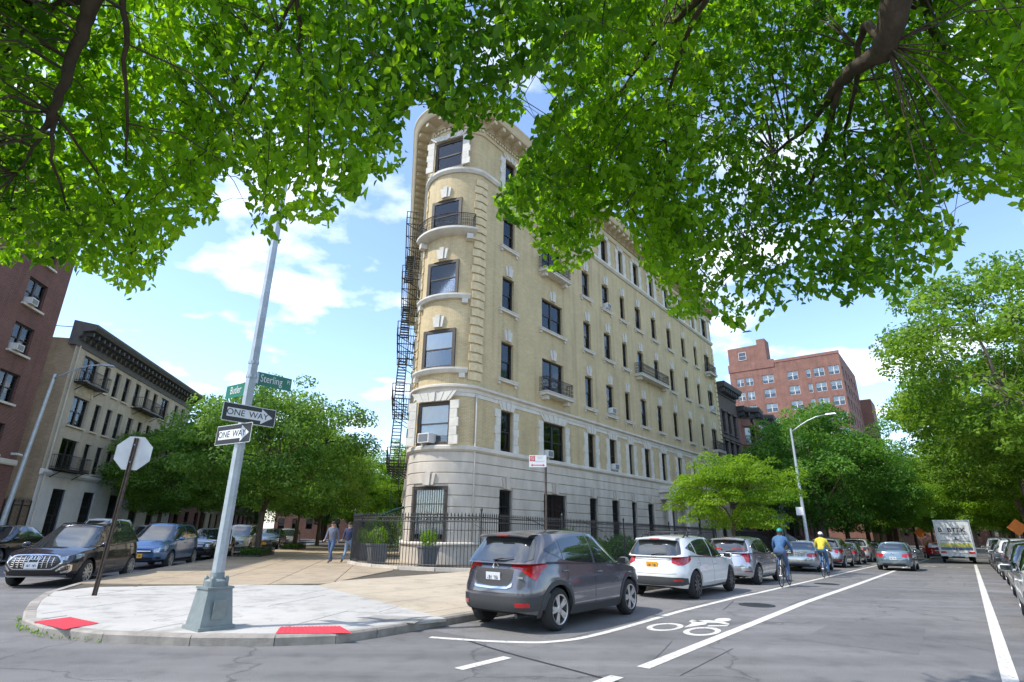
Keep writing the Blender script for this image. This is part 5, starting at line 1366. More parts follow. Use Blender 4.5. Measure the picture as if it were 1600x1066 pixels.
    for sx in (1, -1):
        for sg in (1, -1):
            w = link('wheel', ty, T, TR(sx * c['wb'] / 2, sg * (lerp_tab(c['width'], .4) - .115), c['wr'], 0 if sg > 0 else math.pi)); link('rim', ri, w); link('brake_disc', br, w)
    E = lambda y, z, o, d: sh.end(y, z, d, o)
    # ends
    if rear: rear(T, sh, P_, body)
    if front: front(T, sh, P_, body)
    zp = c.get('zp', .78)
    if plate_m: plate(T, Matrix.Translation(sh.end(0, zp, -1, .012)) @ Matrix.Rotation(R(-4), 4, 'Y'), plate_m)
    if rails:
        for sg in (1, -1):
            k = MB(); pts_ = []
            for x, dz in ((-1.35, .0), (-1.25, .055), (-.5, .07), (.1, .06), (.28, 0)):
                g_ = sh.gside(x * c['wb'] / 2.61, .985, sg); pts_.append(Vector((g_.x, g_.y * .95, g_.z + dz + .015)))
            k.tube(pts_, .02, 6); k.build('roof_rail', 'trim_black' if rails == 'black' else 'chrome', T, smooth=True)
    if rackbars:
        for x in (-1.0, -.15):
            k = MB(); z = lerp_tab(c['roof'], x) + .13; k.tube([(x, -.62, z), (x, .62, z)], .022, 6)
            for sg in (-1, 1): k.tube([(x, sg * .55, z), (x, sg * .56, z - .11)], .025, 6)
            k.build('roof_bar', 'trim_black', T, smooth=True)
    if visor:
        k = MB(); x1 = c['gh']['r1']; rows = []
        for y in (-.56, -.3, 0, .3, .56): z = lerp_tab(c['roof'], x1) + .05 * (1 - (y / .63) ** 2) * .8; rows.append([(x1 + .18, y, z + .012), (x1 - .06, y, z + .004), (x1 - .14, y * .98, z - .03), (x1 - .13, y * .98, z - .05), (x1 + .1, y, z - .05)])
        k.grid(rows); k.build('roof_spoiler', body, T, smooth=40)
        k = MB(); k.box((x1 - .14, 0, lerp_tab(c['roof'], x1) - .0), (.02, .26, .022)); k.build('brake_light', 'tail_red', T)
    k = MB(); x_, z_ = lerp_tab(c['rear'], .3) + .35, .27; k.tube([(x_, -.45, z_), (x_ - .3, -.45, z_ - .01)], .032, 8); k.build('exhaust_pipe', 'dark_alloy', T)
    return T, sh
# ---- looks of the two ends
def wiper(T, sh, l=.36):
    k = MB(); a, b = sh.gend(.02, .10, -1, .03), sh.gend(-.45, .20, -1, .03); k.tube([a, a.lerp(b, .5) + Vector((-.01, 0, .01)), b], [.022, .015, .008], 6); k.build('rear_wiper', 'trim_black', T)
def end_lamp(P_, sh, d, cols, m, nm='tail_light'):
    """cols: (kind, coord, lo, hi); kind e/s; mirrored both sides"""
    for sg in (1, -1):
        pts_ = []
        fn = lambda q, z, o: _lamp_pt(sh, cols, q, z, o, d, sg)
        P_(nm, fn, [(i, c_[2], c_[3]) for i, c_ in enumerate(cols)], m, sub=5, nrow=4, depth=.03)
def _lamp_pt(sh, cols, q, z, o, d, sg):
    i = min(int(q), len(cols) - 2); t = q - i; a, b = cols[i], cols[i + 1]
    def pt(c_):
        if c_[0] == 'e': return sh.end(sg * c_[1], z, d, o)
        p = sh.side(c_[1], z, sg, o); return p
    if a[0] == b[0]:
        c_ = (a[0], a[1] + (b[1] - a[1]) * t); return pt(c_)
    return pt(a).lerp(pt(b), t)
def strip_end(P_, sh, d, y, z0, z1, m, nm, off=0.0, cols=None):
    P_(nm, lambda yy, z, o: sh.end(yy, z, d, o + off), cols or [(-y, z0, z1), (0, z0, z1), (y, z0, z1)], m, sub=8, nrow=3)
def rear_hrv(T, sh, P_, body):
    strip_end(P_, sh, -1, .80, .36, .555, 'cladding', 'bumper_cladding', .006, [(-.84, .36, .60), (-.76, .34, .555), (-.4, .32, .55), (.4, .32, .55), (.76, .34, .555), (.84, .36, .60)])
    end_lamp(P_, sh, -1, [('e', .34, .985, 1.055), ('e', .50, .975, 1.065), ('e', .62, .90, 1.07), ('e', .74, .80, 1.075), ('s', -1.72, .93, 1.06), ('s', -1.55, 1.02, 1.05)], 'tail_red')
    end_lamp(P_, sh, -1, [('e', .655, .89, .96), ('e', .71, .83, .97), ('e', .76, .85, .975)], 'tail_clear', 'indicator_light') if False else None
    k = MB()
    strip_end(P_, sh, -1, .36, .70, .955, 'trim_black', 'plate_recess', -.002, [(-.40, .80, .96), (-.33, .72, .965), (0, .70, .965), (.33, .72, .965), (.40, .80, .96)])
    strip_end(P_, sh, -1, .40, .668, .70, 'chrome', 'plate_garnish', .008, [(-.42, .70, .76), (-.33, .668, .70), (0, .655, .688), (.33, .668, .70), (.42, .70, .76)])
    for sg in (1, -1): P_('reflector', lambda y, z, o: sh.end(y, z, -1, o + .012), [(sg * .50, .40, .46), (sg * .60, .395, .465), (sg * .70, .40, .46)], 'tail_red', sub=3, nrow=2)
    wiper(T, sh)
    k = MB(); c_ = sh.end(0, 1.0, -1, .012); k.tube([c_ + Vector((0, -.045, .035)), c_ + Vector((0, -.04, -.035))], .007, 5); k.tube([c_ + Vector((0, .045, .035)), c_ + Vector((0, .04, -.035))], .007, 5); k.tube([c_ + Vector((0, -.04, 0)), c_ + Vector((0, .04, 0))], .007, 5)
    k.tube([c_ + Vector((0, .062 * math.cos(q), .052 * math.sin(q))) for q in [i * math.pi / 8 for i in range(17)]], .006, 5, cap=False); k.build('badge', 'chrome', T)
    P_('tailgate_gap', lambda y, z, o: sh.end(y, z, -1, o - .0045), [(-.62, .60, .607), (0, .585, .592), (.62, .60, .607)], 'hub_dark', sub=8, nrow=1, depth=.004)
    k = MB(); k.box((0, 0, 0), (.006, .15, .035)); k.build('model_badge', 'chrome', T, Matrix.Translation(sh.end(-.53, .84, -1, .01)))
def rear_hatch(lamp, clad=True, lo=.35, wipe=True, mid=None):
    def f(T, sh, P_, body):
        if clad: strip_end(P_, sh, -1, .78, .33, .52, 'cladding', 'bumper_cladding', .005, [(-.80, .36, .50), (-.7, .33, .52), (0, .32, .53), (.7, .33, .52), (.80, .36, .50)])
        end_lamp(P_, sh, -1, lamp, 'tail_red')
        strip_end(P_, sh, -1, .45, .93, .965, body, 'plate_garnish', .022)
        P_('tailgate_gap', lambda y, z, o: sh.end(y, z, -1, o - .0045), [(-.62, .60, .607), (0, .585, .592), (.62, .60, .607)], 'hub_dark', sub=8, nrow=1, depth=.004)
        for sg in (1, -1): P_('reflector', lambda y, z, o: sh.end(y, z, -1, o + .012), [(sg * .56, .43, .47), (sg * .74, .43, .47)], 'tail_red', sub=3, nrow=2)
        if wipe: wiper(T, sh)
        k = MB(); c_ = sh.end(0, 1.0, -1, .012); k.tube([c_ + Vector((0, .06 * math.cos(q), .032 * math.sin(q))) for q in [i * math.pi / 8 for i in range(17)]], .008, 5, cap=False); k.build('badge', 'chrome', T)
    return f
LAMP_WRAP = [('e', .50, .86, 1.0), ('e', .66, .80, 1.03), ('s', -1.86, .80, 1.04), ('s', -1.66, .86, 1.03), ('s', -1.52, .93, 1.02)]
LAMP_TALL = [('e', .60, .74, 1.08), ('e', .70, .72, 1.10), ('s', -1.9, .74, 1.14), ('s', -1.78, .86, 1.16)]
LAMP_SEDAN = [('e', .42, .74, .87), ('e', .62, .70, .90), ('s', -2.1, .72, .90), ('s', -1.9, .78, .88)]
def rear_sedan(T, sh, P_, body):
    end_lamp(P_, sh, -1, LAMP_SEDAN, 'tail_red')
    strip_end(P_, sh, -1, .5, .31, .40, 'cladding', 'bumper_cladding', .004)
    P_('boot_gap', lambda y, z, o: sh.end(y, z, -1, o - .0045), [(-.6, .56, .567), (0, .55, .557), (.6, .56, .567)], 'hub_dark', sub=8, nrow=1, depth=.004)
    k = MB(); c_ = sh.end(0, .86, -1, .012); k.tube([c_ + Vector((0, .05 * math.cos(q), .05 * math.sin(q))) for q in [i * math.pi / 8 for i in range(17)]], .009, 5, cap=False); k.build('badge', 'chrome', T)
def front_audi(T, sh, P_, body):
    oc = [(-.60, .62, .66), (-.50, .52, .775), (-.42, .475, .80), (0, .47, .815), (.42, .475, .80), (.50, .52, .775), (.60, .62, .66)]
    P_('grille_surround', lambda y, z, o: sh.end(y, z, 1, o + .012), [(y * 1.07, .645 + (a - .645) * 1.12, .645 + (b_ - .645) * 1.12) for y, a, b_ in oc], 'chrome', sub=4, nrow=6)
    g = P_('grille', lambda y, z, o: sh.end(y, z, 1, o + .022), oc, 'trim_black', sub=4, nrow=6)
    for y in (-.44, -.33, -.22, -.11, .11, .22, .33, .44):
        k = MB(); k.tube([sh.end(y, .50 if abs(y) < .4 else .55, 1, .035), sh.end(y, .64, 1, .037), sh.end(y, .78 if abs(y) < .4 else .75, 1, .035)], .0085, 5); k.build('grille_bar', 'chrome', g)
    for z in (.53, .58, .63, .68, .73):
        k = MB(); k.tube([sh.end(y, z, 1, .031) for y in (-.5, -.25, 0, .25, .5)], .006, 4); k.build('grille_bar', 'dark_alloy', g)
    for i in range(4):
        k = MB(); cy_ = -.1125 + .075 * i; k.tube([sh.end(cy_ + .05 * math.cos(q), .745 + .05 * math.sin(q), 1, .044) for q in [j * math.pi / 10 for j in range(21)]], .0085, 6, cap=False); k.build('badge_ring', 'chrome', T)
    end_lamp(P_, sh, 1, [('e', .56, .70, .755), ('e', .68, .675, .79), ('s', 1.86, .70, .82), ('s', 1.62, .77, .835)], 'head_lamp', 'headlight')
    end_lamp(P_, sh, 1, [('e', .53, .40, .44), ('e', .62, .36, .52), ('e', .74, .36, .58), ('e', .79, .42, .56)], 'chrome', 'air_intake')
    end_lamp(P_, sh, 1, [('e', .57, .41, .43), ('e', .64, .39, .50), ('e', .73, .39, .545), ('e', .765, .43, .54)], 'trim_black', 'air_intake_mesh')
    P_('lower_grille', lambda y, z, o: sh.end(y, z, 1, o + .004), [(-.62, .33, .41), (0, .31, .42), (.62, .33, .41)], 'trim_black', sub=8, nrow=2)
    P_('bumper_lip', lambda y, z, o: sh.end(y, z, 1, o + .02), [(-.7, .27, .305), (0, .265, .30), (.7, .27, .305)], 'alloy', sub=8, nrow=2)
    plate(T, Matrix.Translation(sh.end(-.02, .56, 1, .045)), 'plate_white')
def front_plain(grille_m='trim_black', lamp_m='head_lamp', pm='plate_gold', zl=.0):
    def f(T, sh, P_, body):
        P_('grille', lambda y, z, o: sh.end(y, z, 1, o + .006), [(-.46, .63, .70), (-.36, .58, .73), (0, .57, .74), (.36, .58, .73), (.46, .63, .70)], grille_m, sub=4, nrow=4)
        P_('grille_bar', lambda y, z, o: sh.end(y, z, 1, o + .016), [(-.42, .655, .675), (0, .65, .68), (.42, .655, .675)], 'chrome', sub=6, nrow=1)
        end_lamp(P_, sh, 1, [('e', .50, .63, .74), ('e', .66, .62, .79), ('s', 1.86, .66, .83), ('s', 1.66, .76, .85)], lamp_m, 'headlight')
        P_('lower_grille', lambda y, z, o: sh.end(y, z, 1, o + .004), [(-.5, .36, .44), (0, .34, .46), (.5, .36, .44)], 'trim_black', sub=8, nrow=2)
        for sg in (1, -1): P_('fog_lamp', lambda y, z, o: sh.end(y, z, 1, o + .006), [(sg * .60, .38, .46), (sg * .72, .38, .47)], 'trim_black', sub=3, nrow=2)
        plate(T, Matrix.Translation(sh.end(0, .50, 1, .02)), pm)
    return f
paint('paint_graphite', (0.125, 0.125, 0.145)); paint('paint_white', (0.66, 0.66, 0.64), 0.0, .3); paint('paint_silver', (0.42, 0.435, 0.46), .6); paint('paint_black', (0.014, 0.014, 0.018), .3)
paint('paint_umber', (0.030, 0.028, 0.036), .5); paint('paint_blue', (0.085, 0.17, 0.33), .5); paint('paint_pearl', (0.58, 0.57, 0.53), .2); paint('paint_iceblue', (0.20, 0.265, 0.30), .5); paint('paint_red', (0.33, 0.015, 0.02), .3); paint('paint_grey', (0.17, 0.175, 0.18), .5)
SUV = BASE['suv']; SED = BASE['sedan']
KERB_G = 'cars parked along the left kerb of the avenue'
def on_ave(s_rear_axle, c, tr=None): return s_rear_axle + c['wb'] / 2
def ave(s_rear, t_right, c): return S(s_rear + c['wb'] / 2, t_right - lerp_tab(c['width'], .4) + .02)
c = spec('suv', zp=.83)
car('dark grey crossover parked nearest the corner, with red boomerang tail lights', 'car', ave(8.56, -5.64, c), ANG_U, c, 'paint_graphite', KERB_G, (5, 'alloy'), clad=True, rear=rear_hrv, front=front_plain(), hi=True, visor=True)
c = spec('suv', sc=(1.03, 1.0, .945), zp=.79)
car('white hatchback with black roof rack bars and gold licence plate', 'car', ave(14.85, -5.6, c), ANG_U, c, 'paint_white', KERB_G, (10, 'dark_alloy'), rails='black', rackbars=True, rear=rear_hatch(LAMP_WRAP), front=front_plain(), plate_m='plate_gold', hi=True, visor=True)
c = spec('suv', sc=(.97, .96, .96), zp=.80)
car('small silver hatchback with tall red tail lights behind the white hatchback', 'car', ave(21.0, -5.75, c), ANG_U, c, 'paint_silver', KERB_G, (7, 'alloy'), rear=rear_hatch(LAMP_TALL, False), front=front_plain(), visor=True)
c = spec('sedan', zp=.80)
car('silver saloon parked by the street lamp, ahead of the silver hatchback', 'car', ave(32.2, -5.85, c), ANG_U, c, 'paint_silver', KERB_G, (10, 'alloy'), rear=rear_sedan, front=front_plain())
c = spec('suv', sc=(1.05, 1.03, 1.03), zp=.83)
car('silver grey crossover with black rear glass parked past the silver saloon', 'car', ave(38.9, -5.8, c), ANG_U, c, 'paint_silver', KERB_G, (5, 'alloy'), rear=rear_hatch(LAMP_WRAP), front=front_plain(), visor=True)
c = spec('sedan', sc=(.97, .98, .98))
car('dark grey saloon parked in front of the silver grey crossover', 'car', ave(45.5, -5.9, c), ANG_U, c, 'paint_grey', KERB_G, rear=rear_sedan, front=front_plain())
c = spec('suv', sc=(1.06, 1.04, 1.08))
car('white sport utility car with wide red lamps parked past the dark saloon', 'car', ave(51.5, -5.9, c), ANG_U, c, 'paint_pearl', KERB_G, rear=rear_hatch([('e', .30, .88, 1.02), ('e', .66, .82, 1.03), ('s', -1.86, .82, 1.04), ('s', -1.66, .9, 1.03)]), front=front_plain(), visor=True)
for i, (s_, ty, bd, lb) in enumerate(((58.5, 'sedan', 'paint_silver', 'silver saloon half hidden behind the moving blue grey saloon'), (65, 'suv', 'paint_black', 'black crossover far along the left kerb'), (71.5, 'sedan', 'paint_black', 'black saloon far along the left kerb'), (78, 'suv', 'paint_red', 'red crossover far along the left kerb near the box truck'), (85, 'sedan', 'paint_grey', 'grey saloon last in the row on the left kerb'))):
    c = spec(ty); car(lb, 'car', ave(s_, -5.9, c), ANG_U, c, bd, KERB_G, rear=rear_sedan if ty == 'sedan' else rear_hatch(LAMP_WRAP), front=None, mirrors=True)
# moving saloon in the lane
c = spec('sedan', sc=(1.0, 1.0, 1.02), zp=.66)
car('blue grey saloon driving away in the middle of the avenue', 'car', ave(38.6, -2.5, c), ANG_U, c, 'paint_iceblue', None, rear=rear_sedan, front=front_plain(), name='moving_car')
# right hand kerb
RG = 'cars parked along the right kerb of the avenue'
def rave(s_front_axle, t_left, c): return S(s_front_axle - c['wb'] / 2, t_left + lerp_tab(c['width'], .4))
c = spec('sedan'); car('white saloon on the right kerb, only its front wing and mirror showing', 'car', rave(16.5, .60, c), ANG_U, c, 'paint_white', RG, rear=rear_sedan, front=front_plain())
c = spec('sedan', sc=(1, 1, 1.02)); car('black saloon on the right kerb just ahead of the white one', 'car', rave(22.6, .74, c), ANG_U, c, 'paint_black', RG, rear=rear_sedan, front=front_plain())
c = spec('suv'); car('grey crossover on the right kerb, between black saloon and white estate', 'car', rave(28.9, .86, c), ANG_U, c, 'paint_grey', RG, rear=rear_hatch(LAMP_WRAP), front=front_plain(), rails='black')
c = spec('suv', sc=(1.05, 1.02, 1.07)); car('white estate with roof rails and large red tail lights on the right kerb', 'car', rave(36.2, .88, c), ANG_U, c, 'paint_white', RG, rear=rear_hatch(LAMP_WRAP), front=front_plain(), rails='black', visor=True)
c = spec('sedan'); car('dark saloon on the right kerb beyond the white estate', 'car', rave(43, .9, c), ANG_U, c, 'paint_graphite', RG, rear=rear_sedan, front=front_plain())
c = spec('suv'); car('black crossover on the right kerb near the box truck', 'car', rave(49.5, .92, c), ANG_U, c, 'paint_black', RG, rear=rear_hatch(LAMP_WRAP), front=None)
c = spec('suv', sc=(1.08, 1.05, 1.22)); car('white van on the right kerb beside the box truck', 'van', rave(56.5, .95, c), ANG_U, c, 'paint_white', RG, rear=rear_hatch(LAMP_TALL), front=None)
c = spec('suv'); car('red crossover carrying bicycles on its rear rack, ahead of the box truck', 'car', S(74, -2.9), ANG_U + .15, c, 'paint_red', None, rear=rear_hatch(LAMP_WRAP), front=None, name='moving_car')
# side street, facing us (right-hand lane of parked cars)
LG = 'cars parked nose-out along the side street'
def side_st(r_front, w_right, c): return W(r_front + c['wb'] / 2, w_right - lerp_tab(c['width'], .4) + .02)
c = spec('suv', sc=(1.03, 1.04, 1.0)); car('black crossover with chrome framed octagonal grille parked by the stop sign', 'car', side_st(18.45, -8.33, c), ANG_V + math.pi, c, 'paint_umber', LG, (10, 'alloy'), front=front_audi, rear=rear_hatch(LAMP_WRAP), hi=True, rails='black', plate_m=None)
c = spec('suv', sc=(1.0, 1.0, 1.05), low=[(-2.3, .36), (2.3, .34)]); car('blue estate with roof rails and amber lamps behind the black crossover', 'car', side_st(25.0, -8.5, c), ANG_V + math.pi, c, 'paint_blue', LG, (5, 'alloy'), front=front_plain('trim_black', 'head_lamp'), rear=rear_hatch(LAMP_WRAP), rails='black', plate_m=None, hi=True)
c = spec('sedan'); car('black saloon parked behind the blue estate in the side street', 'car', side_st(31.3, -8.6, c), ANG_V + math.pi, c, 'paint_black', LG, front=front_plain(), rear=rear_sedan)
c = spec('suv', sc=(1.05, 1.04, 1.08)); car('pale beige crossover behind the first linden trunk', 'car', side_st(37.8, -8.6, c), ANG_V + math.pi, c, 'paint_pearl', LG, front=front_plain(), rear=rear_hatch(LAMP_WRAP), rails='black')
c = spec('sedan', sc=(1, 1, 1.05)); car('dark car with bright windscreen and gold plate between the two linden trunks', 'car', side_st(46.5, -8.6, c), ANG_V + math.pi, c, 'paint_graphite', LG, front=front_plain(), rear=rear_sedan)
c = spec('suv'); car('grey crossover at the far end of the side street row', 'car', side_st(53.5, -8.6, c), ANG_V + math.pi, c, 'paint_silver', LG, front=front_plain(), rear=rear_hatch(LAMP_WRAP))
OG = 'cars on the far side of the side street'
c = spec('sedan', sc=(1.02, 1.02, 1.03)); car('black saloon at the far kerb of the side street under the lamp post', 'car', W(27.6, -15.9), ANG_V + math.pi, c, 'paint_black', OG, front=front_plain(), rear=rear_sedan)
c = spec('suv', sc=(1.15, 1.08, 1.2)); car('white van with wide windscreen at the far kerb behind the black crossover', 'van', W(35.0, -15.6), ANG_V + math.pi, c, 'paint_white', OG, front=front_plain(), rear=rear_hatch(LAMP_WRAP))
c = spec('suv', sc=(1.0, 1.0, 1.0)); car('silver crossover farther along the far kerb of the side street', 'car', W(42.5, -16.2), ANG_V + math.pi, c, 'paint_silver', OG, front=front_plain(), rear=rear_hatch(LAMP_WRAP))
# box truck
BT = thing('box_truck', 'white box truck with black lettering on its rear doors driving down the avenue', 'truck', S(58.0, -.79), ANG_U + R(2.0))
mat('truck_white', (0.60, 0.61, 0.62), 0.45, nscale=2, namt=0.06); mat('truck_yellow', (0.45, 0.45, 0.10), .5, nscale=6, namt=.2); mat('truck_blue', (0.07, .11, .2), .5, namt=0)
k = MB(); k.box((2.6, 0, 1.95), (5.2, 2.28, 2.5)); k.build('cargo_box', 'truck_white', BT)
for sg in (1, -1): k = MB(); k.box((-.02, sg * .55, 1.95), (.05, 1.02, 2.3)); d_ = k.build('rear_door', 'truck_white', BT); k = MB(); k.tube([(-.06, sg * .08, .9), (-.06, sg * .08, 1.6)], .02, 6); k.build('lock_rod', 'galvanised', d_)
k = MB(); k.box((2.6, 0, 3.2), (5.3, 2.34, .07)); k.box((-.02, 1.12, 1.95), (.07, .07, 2.5)); k.box((-.02, -1.12, 1.95), (.07, .07, 2.5)); k.build('edge_trim', 'galvanised', BT)
Mt = lambda y, z: Matrix.Translation((-.052, y, z)) @ Matrix(((0, 0, -1, 0), (-1, 0, 0, 0), (0, 1, 0, 0), (0, 0, 0, 1)))
link('lettering', text_mesh('B', .46, 'sign_black', bold=.025), BT, Mt(.82, 2.46)); link('lettering', text_mesh('BTEK', .46, 'sign_black', spacing=1.1, bold=.025), BT, Mt(-.22, 2.46))
k = MB(); k.box((-.05, 0, 2.18), (.008, 1.7, .05)); k.box((-.05, 0, 1.66), (.008, 1.9, .035)); k.build('text_line', 'plate_ink', BT)
k = MB(); k.box((-.05, 0, 1.36), (.008, 2.0, .3)); k.build('painted_stripe', 'truck_yellow', BT); k = MB(); k.box((-.05, 0, 1.08), (.008, 2.0, .2)); k.build('painted_stripe', 'truck_blue', BT)
k = MB(); k.box((-.05, -.1, 1.76), (.008, .3, .06)); k.box((-.05, -.08, 1.86), (.008, .08, .16)); k.build('emblem', 'sign_black', BT)
k = MB(); k.box((.0, 0, .62), (.2, 2.2, .2)); k.build('rear_bumper', 'galvanised', BT)
for sg in (1, -1): k = MB(); k.box((-.06, sg * .88, .8), (.05, .36, .16)); k.build('tail_light', 'tail_red', BT)
k = MB(); k.box((2.8, 0, .55), (5.5, .8, .25)); k.build('chassis', 'hub_dark', BT)
k = MB(); P = [(5.3, .5), (7.3, .5), (7.35, 1.2), (6.7, 1.35), (6.3, 2.2), (5.3, 2.3)]; i = k.pts([(x, 1.0, z) for x, z in P] + [(x, -1.0, z) for x, z in P]); k.face([i + q for q in reversed(range(6))]); k.face([i + 6 + q for q in range(6)])
for q in range(6): k.face((i + q, i + (q + 1) % 6, i + 6 + (q + 1) % 6, i + 6 + q))
k.build('cab', 'truck_white', BT)
ty, ri, br = wheel_meshes(.42, 5, 'alloy')
for x, y in ((1.2, .95), (1.2, -.95), (6.3, .92), (6.3, -.92)): w = link('wheel', ty, BT, TR(x, y, .42, 0 if y > 0 else math.pi)); link('rim', ri, w)
# ---------------------------------------------------------------- street furniture, people
PB = Vector((-4.53, 9.27, .135))
# -- corner pole
PO = thing('street_pole', 'tall pale grey steel pole on a tapered cast base at the corner', 'pole', PB, ANG_U)
k = MB(); k.box((0, 0, .025), (.54, .54, .05)); k.box((0, 0, .30), (.48, .48, .50), taper=.76); k.box((0, 0, .565), (.40, .40, .03)); k.box((0, -.222, .30), (.20, .012, .26), Matrix.Rotation(R(7), 4, 'X') @ Matrix.Translation((0, .0, 0))); k.build('pole_base', 'grey_paint', PO)
k = MB(); k.lathe([(.165, .578), (.165, .66), (.14, .68), (.11, .69), (.098, .78)], 16); k.build('collar', 'grey_paint', PO, smooth=40)
for i in range(4):
    a = math.pi / 4 + i * math.pi / 2; k = MB(); k.lathe([(.034, .578), (.034, .70), (.015, .73)], 8, Matrix.Translation((.15 * math.cos(a), .15 * math.sin(a), 0))); k.build('anchor_bolt', 'grey_paint', PO)
k = MB(); k.lathe([(.096, .6), (.090, 2), (.064, 8.4), (.058, 9.4)], 8); k.build('shaft', 'pole_paint', PO)
k = MB(); k.lathe([(.086, 4.15), (.086, 4.2)], 12); k.lathe([(.088, 3.9), (.088, 3.95)], 12); k.build('clamp_band', 'galvanised', PO)
k = MB(); k.box((.098, 0, 1.3), (.012, .1, .22)); k.build('access_plate', 'pole_paint', PO)
def rounded(w, h, r, n=4):
    out = []
    for cx, cz, a0 in ((w / 2 - r, h / 2 - r, 0), (-w / 2 + r, h / 2 - r, 90), (-w / 2 + r, -h / 2 + r, 180), (w / 2 - r, -h / 2 + r, 270)):
        for i in range(n + 1): a = R(a0 + 90 * i / n); out.append((cx + r * math.cos(a), cz + r * math.sin(a)))
    return out
FACE = Matrix(((1, 0, 0, 0), (0, 0, -1, 0), (0, 1, 0, 0), (0, 0, 0, 1)))     # local sheet (x right, y up, z out) -> facing -Y
def sign_matrix(base, az, z, along=0.0, out=.11):
    """board along azimuth az, facing to the right-hand normal turned to the camera"""
    d = Vector((math.sin(R(az)), math.cos(R(az)), 0)); n = Vector((d.y, -d.x, 0)); p = Vector(base) + d * along + n * out
    return Matrix(((d.x, 0, n.x, p.x), (d.y, 0, n.y, p.y), (0, 1, 0, z), (0, 0, 0, 1)))
def sheet_sign(T, w, h, r, z0, z1, m, nm): k = MB(); k.prism(rounded(w, h, r), z0, z1); return k.build(nm, m, T)
def one_way(az, z, along, w, label):
    T = thing('one_way_sign', label, 'sign', group='one way signs on the corner pole'); T.matrix_world = sign_matrix(PB, az, z, along)
    h = w / 3; sheet_sign(T, w, h, .02, -.004, 0, 'sign_white', 'sign_back'); sheet_sign(T, w - .02, h - .02, .015, 0.0004, .002, 'sign_black', 'sign_field')
    k = MB(); a = w * .42; P = [(-a, -.24 * h), (a * .52, -.24 * h), (a * .52, -.42 * h), (a * 1.05, 0), (a * .52, .42 * h), (a * .52, .24 * h), (-a, .24 * h)]; k.prism(P, .0025, .004); k.build('arrow', 'sign_white', T)
    link('lettering', text_mesh('ONE', h * .46, 'sign_black', .001), T, Matrix.Translation((-a * .62, 0, .0052)) @ Matrix.Diagonal((1.05, 1, 1, 1))); link('lettering', text_mesh('WAY', h * .46, 'sign_black', .001), T, Matrix.Translation((a * .40, 0, .0052)) @ Matrix.Diagonal((1.05, 1, 1, 1)))
    k = MB(); k.box((0, 0, -.07), (.08, .12, .13)); k.build('mount', 'galvanised', T)
one_way(38.2, 3.38, .03, .92, 'black one way sign, the upper of two, pointing along the avenue')
one_way(122, 3.05, -.06, .98, 'black one way sign, lower of the two and tilted up to the right')
def name_sign(az, z, along, w, txt, small, label, flip=1):
    T = thing('street_name_sign', label, 'sign', group='street name signs on the corner pole'); T.matrix_world = sign_matrix(PB, az, z, along, .0); h = .235
    sheet_sign(T, w, h, .012, -.004, .0, 'sign_green', 'sign_board')
    x0 = -.06 if small else 0
    link('lettering', text_mesh(txt, h * .82, 'sign_white', .001), T, Matrix.Translation((x0, .01, .0025)) @ Matrix.Diagonal((.72, 1, 1, 1)))
    if small: link('lettering', text_mesh(small, h * .46, 'sign_white', .001), T, Matrix.Translation((w / 2 - .06, .035, .0025)) @ Matrix.Diagonal((.8, 1, 1, 1)))
    k = MB(); k.box((-w / 2 * flip, 0, -.002), (.05, .2, .03)); k.build('mount', 'galvanised', T)
name_sign(38.2, 4.06, .43, .66, 'Sterling', 'Pl', 'green street name sign reading Sterling Pl')
name_sign(124, 3.86, -.42, .62, 'Butler', None, 'green street name sign reading Butler, left of the pole', -1)
# -- stop sign seen from behind
SB = Vector((-8.98, 13.08, .13)); T = thing('stop_sign', 'stop sign seen from its blank grey back on a dark channel post', 'sign', SB, ANG_V - math.pi / 2); T.rotation_euler = (0, R(2.0), ANG_V - math.pi / 2)
k = MB(); k.prism([(.385 / math.cos(R(22.5)) * math.cos(R(22.5 + 45 * i)), .385 / math.cos(R(22.5)) * math.sin(R(22.5 + 45 * i))) for i in range(8)], -.003, .0, Matrix.Translation((0, 0.03, 3.06)) @ FACE); k.build('sign_back', 'sign_grey', T)
k = MB(); k.prism([(.38 / math.cos(R(22.5)) * math.cos(R(22.5 + 45 * i)), .38 / math.cos(R(22.5)) * math.sin(R(22.5 + 45 * i))) for i in range(8)], -.006, -.0035, Matrix.Translation((0, 0.03, 3.06)) @ FACE); k.build('sign_face', 'sign_red', T)
k = MB(); k.box((0, .0, 1.7), (.03, .012, 3.42)); 
for s in (-1, 1): k.box((s * .026, -.018, 1.7), (.012, .045, 3.42)); k.box((s * .04, .0, 1.7), (.02, .01, 3.42))
k.build('post', 'rust_brown', T)
for z in (2.85, 3.25): k = MB(); k.lathe([(.014, 0), (.014, .02)], 6, Matrix.Translation((0, -.006, z)) @ Matrix.Rotation(R(90), 4, 'X')); k.build('bolt', 'galvanised', T)
# -- lamp posts
def lamp(base, rz, h, arm, lean, label, blue=False):
    T = thing('street_lamp', label, 'street lamp', base, rz); T.rotation_euler = (R(lean[0]), R(lean[1]), rz)
    k = MB(); k.lathe([(.13, 0), (.115, .6), (.085, h * .7), (.065, h)], 10); k.build('shaft', 'pole_paint', T)
    k = MB(); k.box((0, 0, .25), (.42, .42, .5), taper=.8); k.build('base', 'grey_paint', T)
    k = MB(); pts_ = [(0, 0, h - .25)] + [(arm * t, 0, h - .25 + .95 * math.sin(t * math.pi / 2)) for t in (.15, .3, .5, .75, 1)]; k.tube(pts_, [.05, .048, .045, .04, .035, .03], 8); k.build('arm', 'galvanised', T, smooth=True)
    k = MB(); M_ = Matrix.Translation((arm + .3, 0, h + .70)); k.box((0, 0, .02), (.66, .24, .07), M_, taper=.75); k.box((.03, 0, -.025), (.5, .19, .02), M_); k.build('lamp_head', 'galvanised', T)
    return T
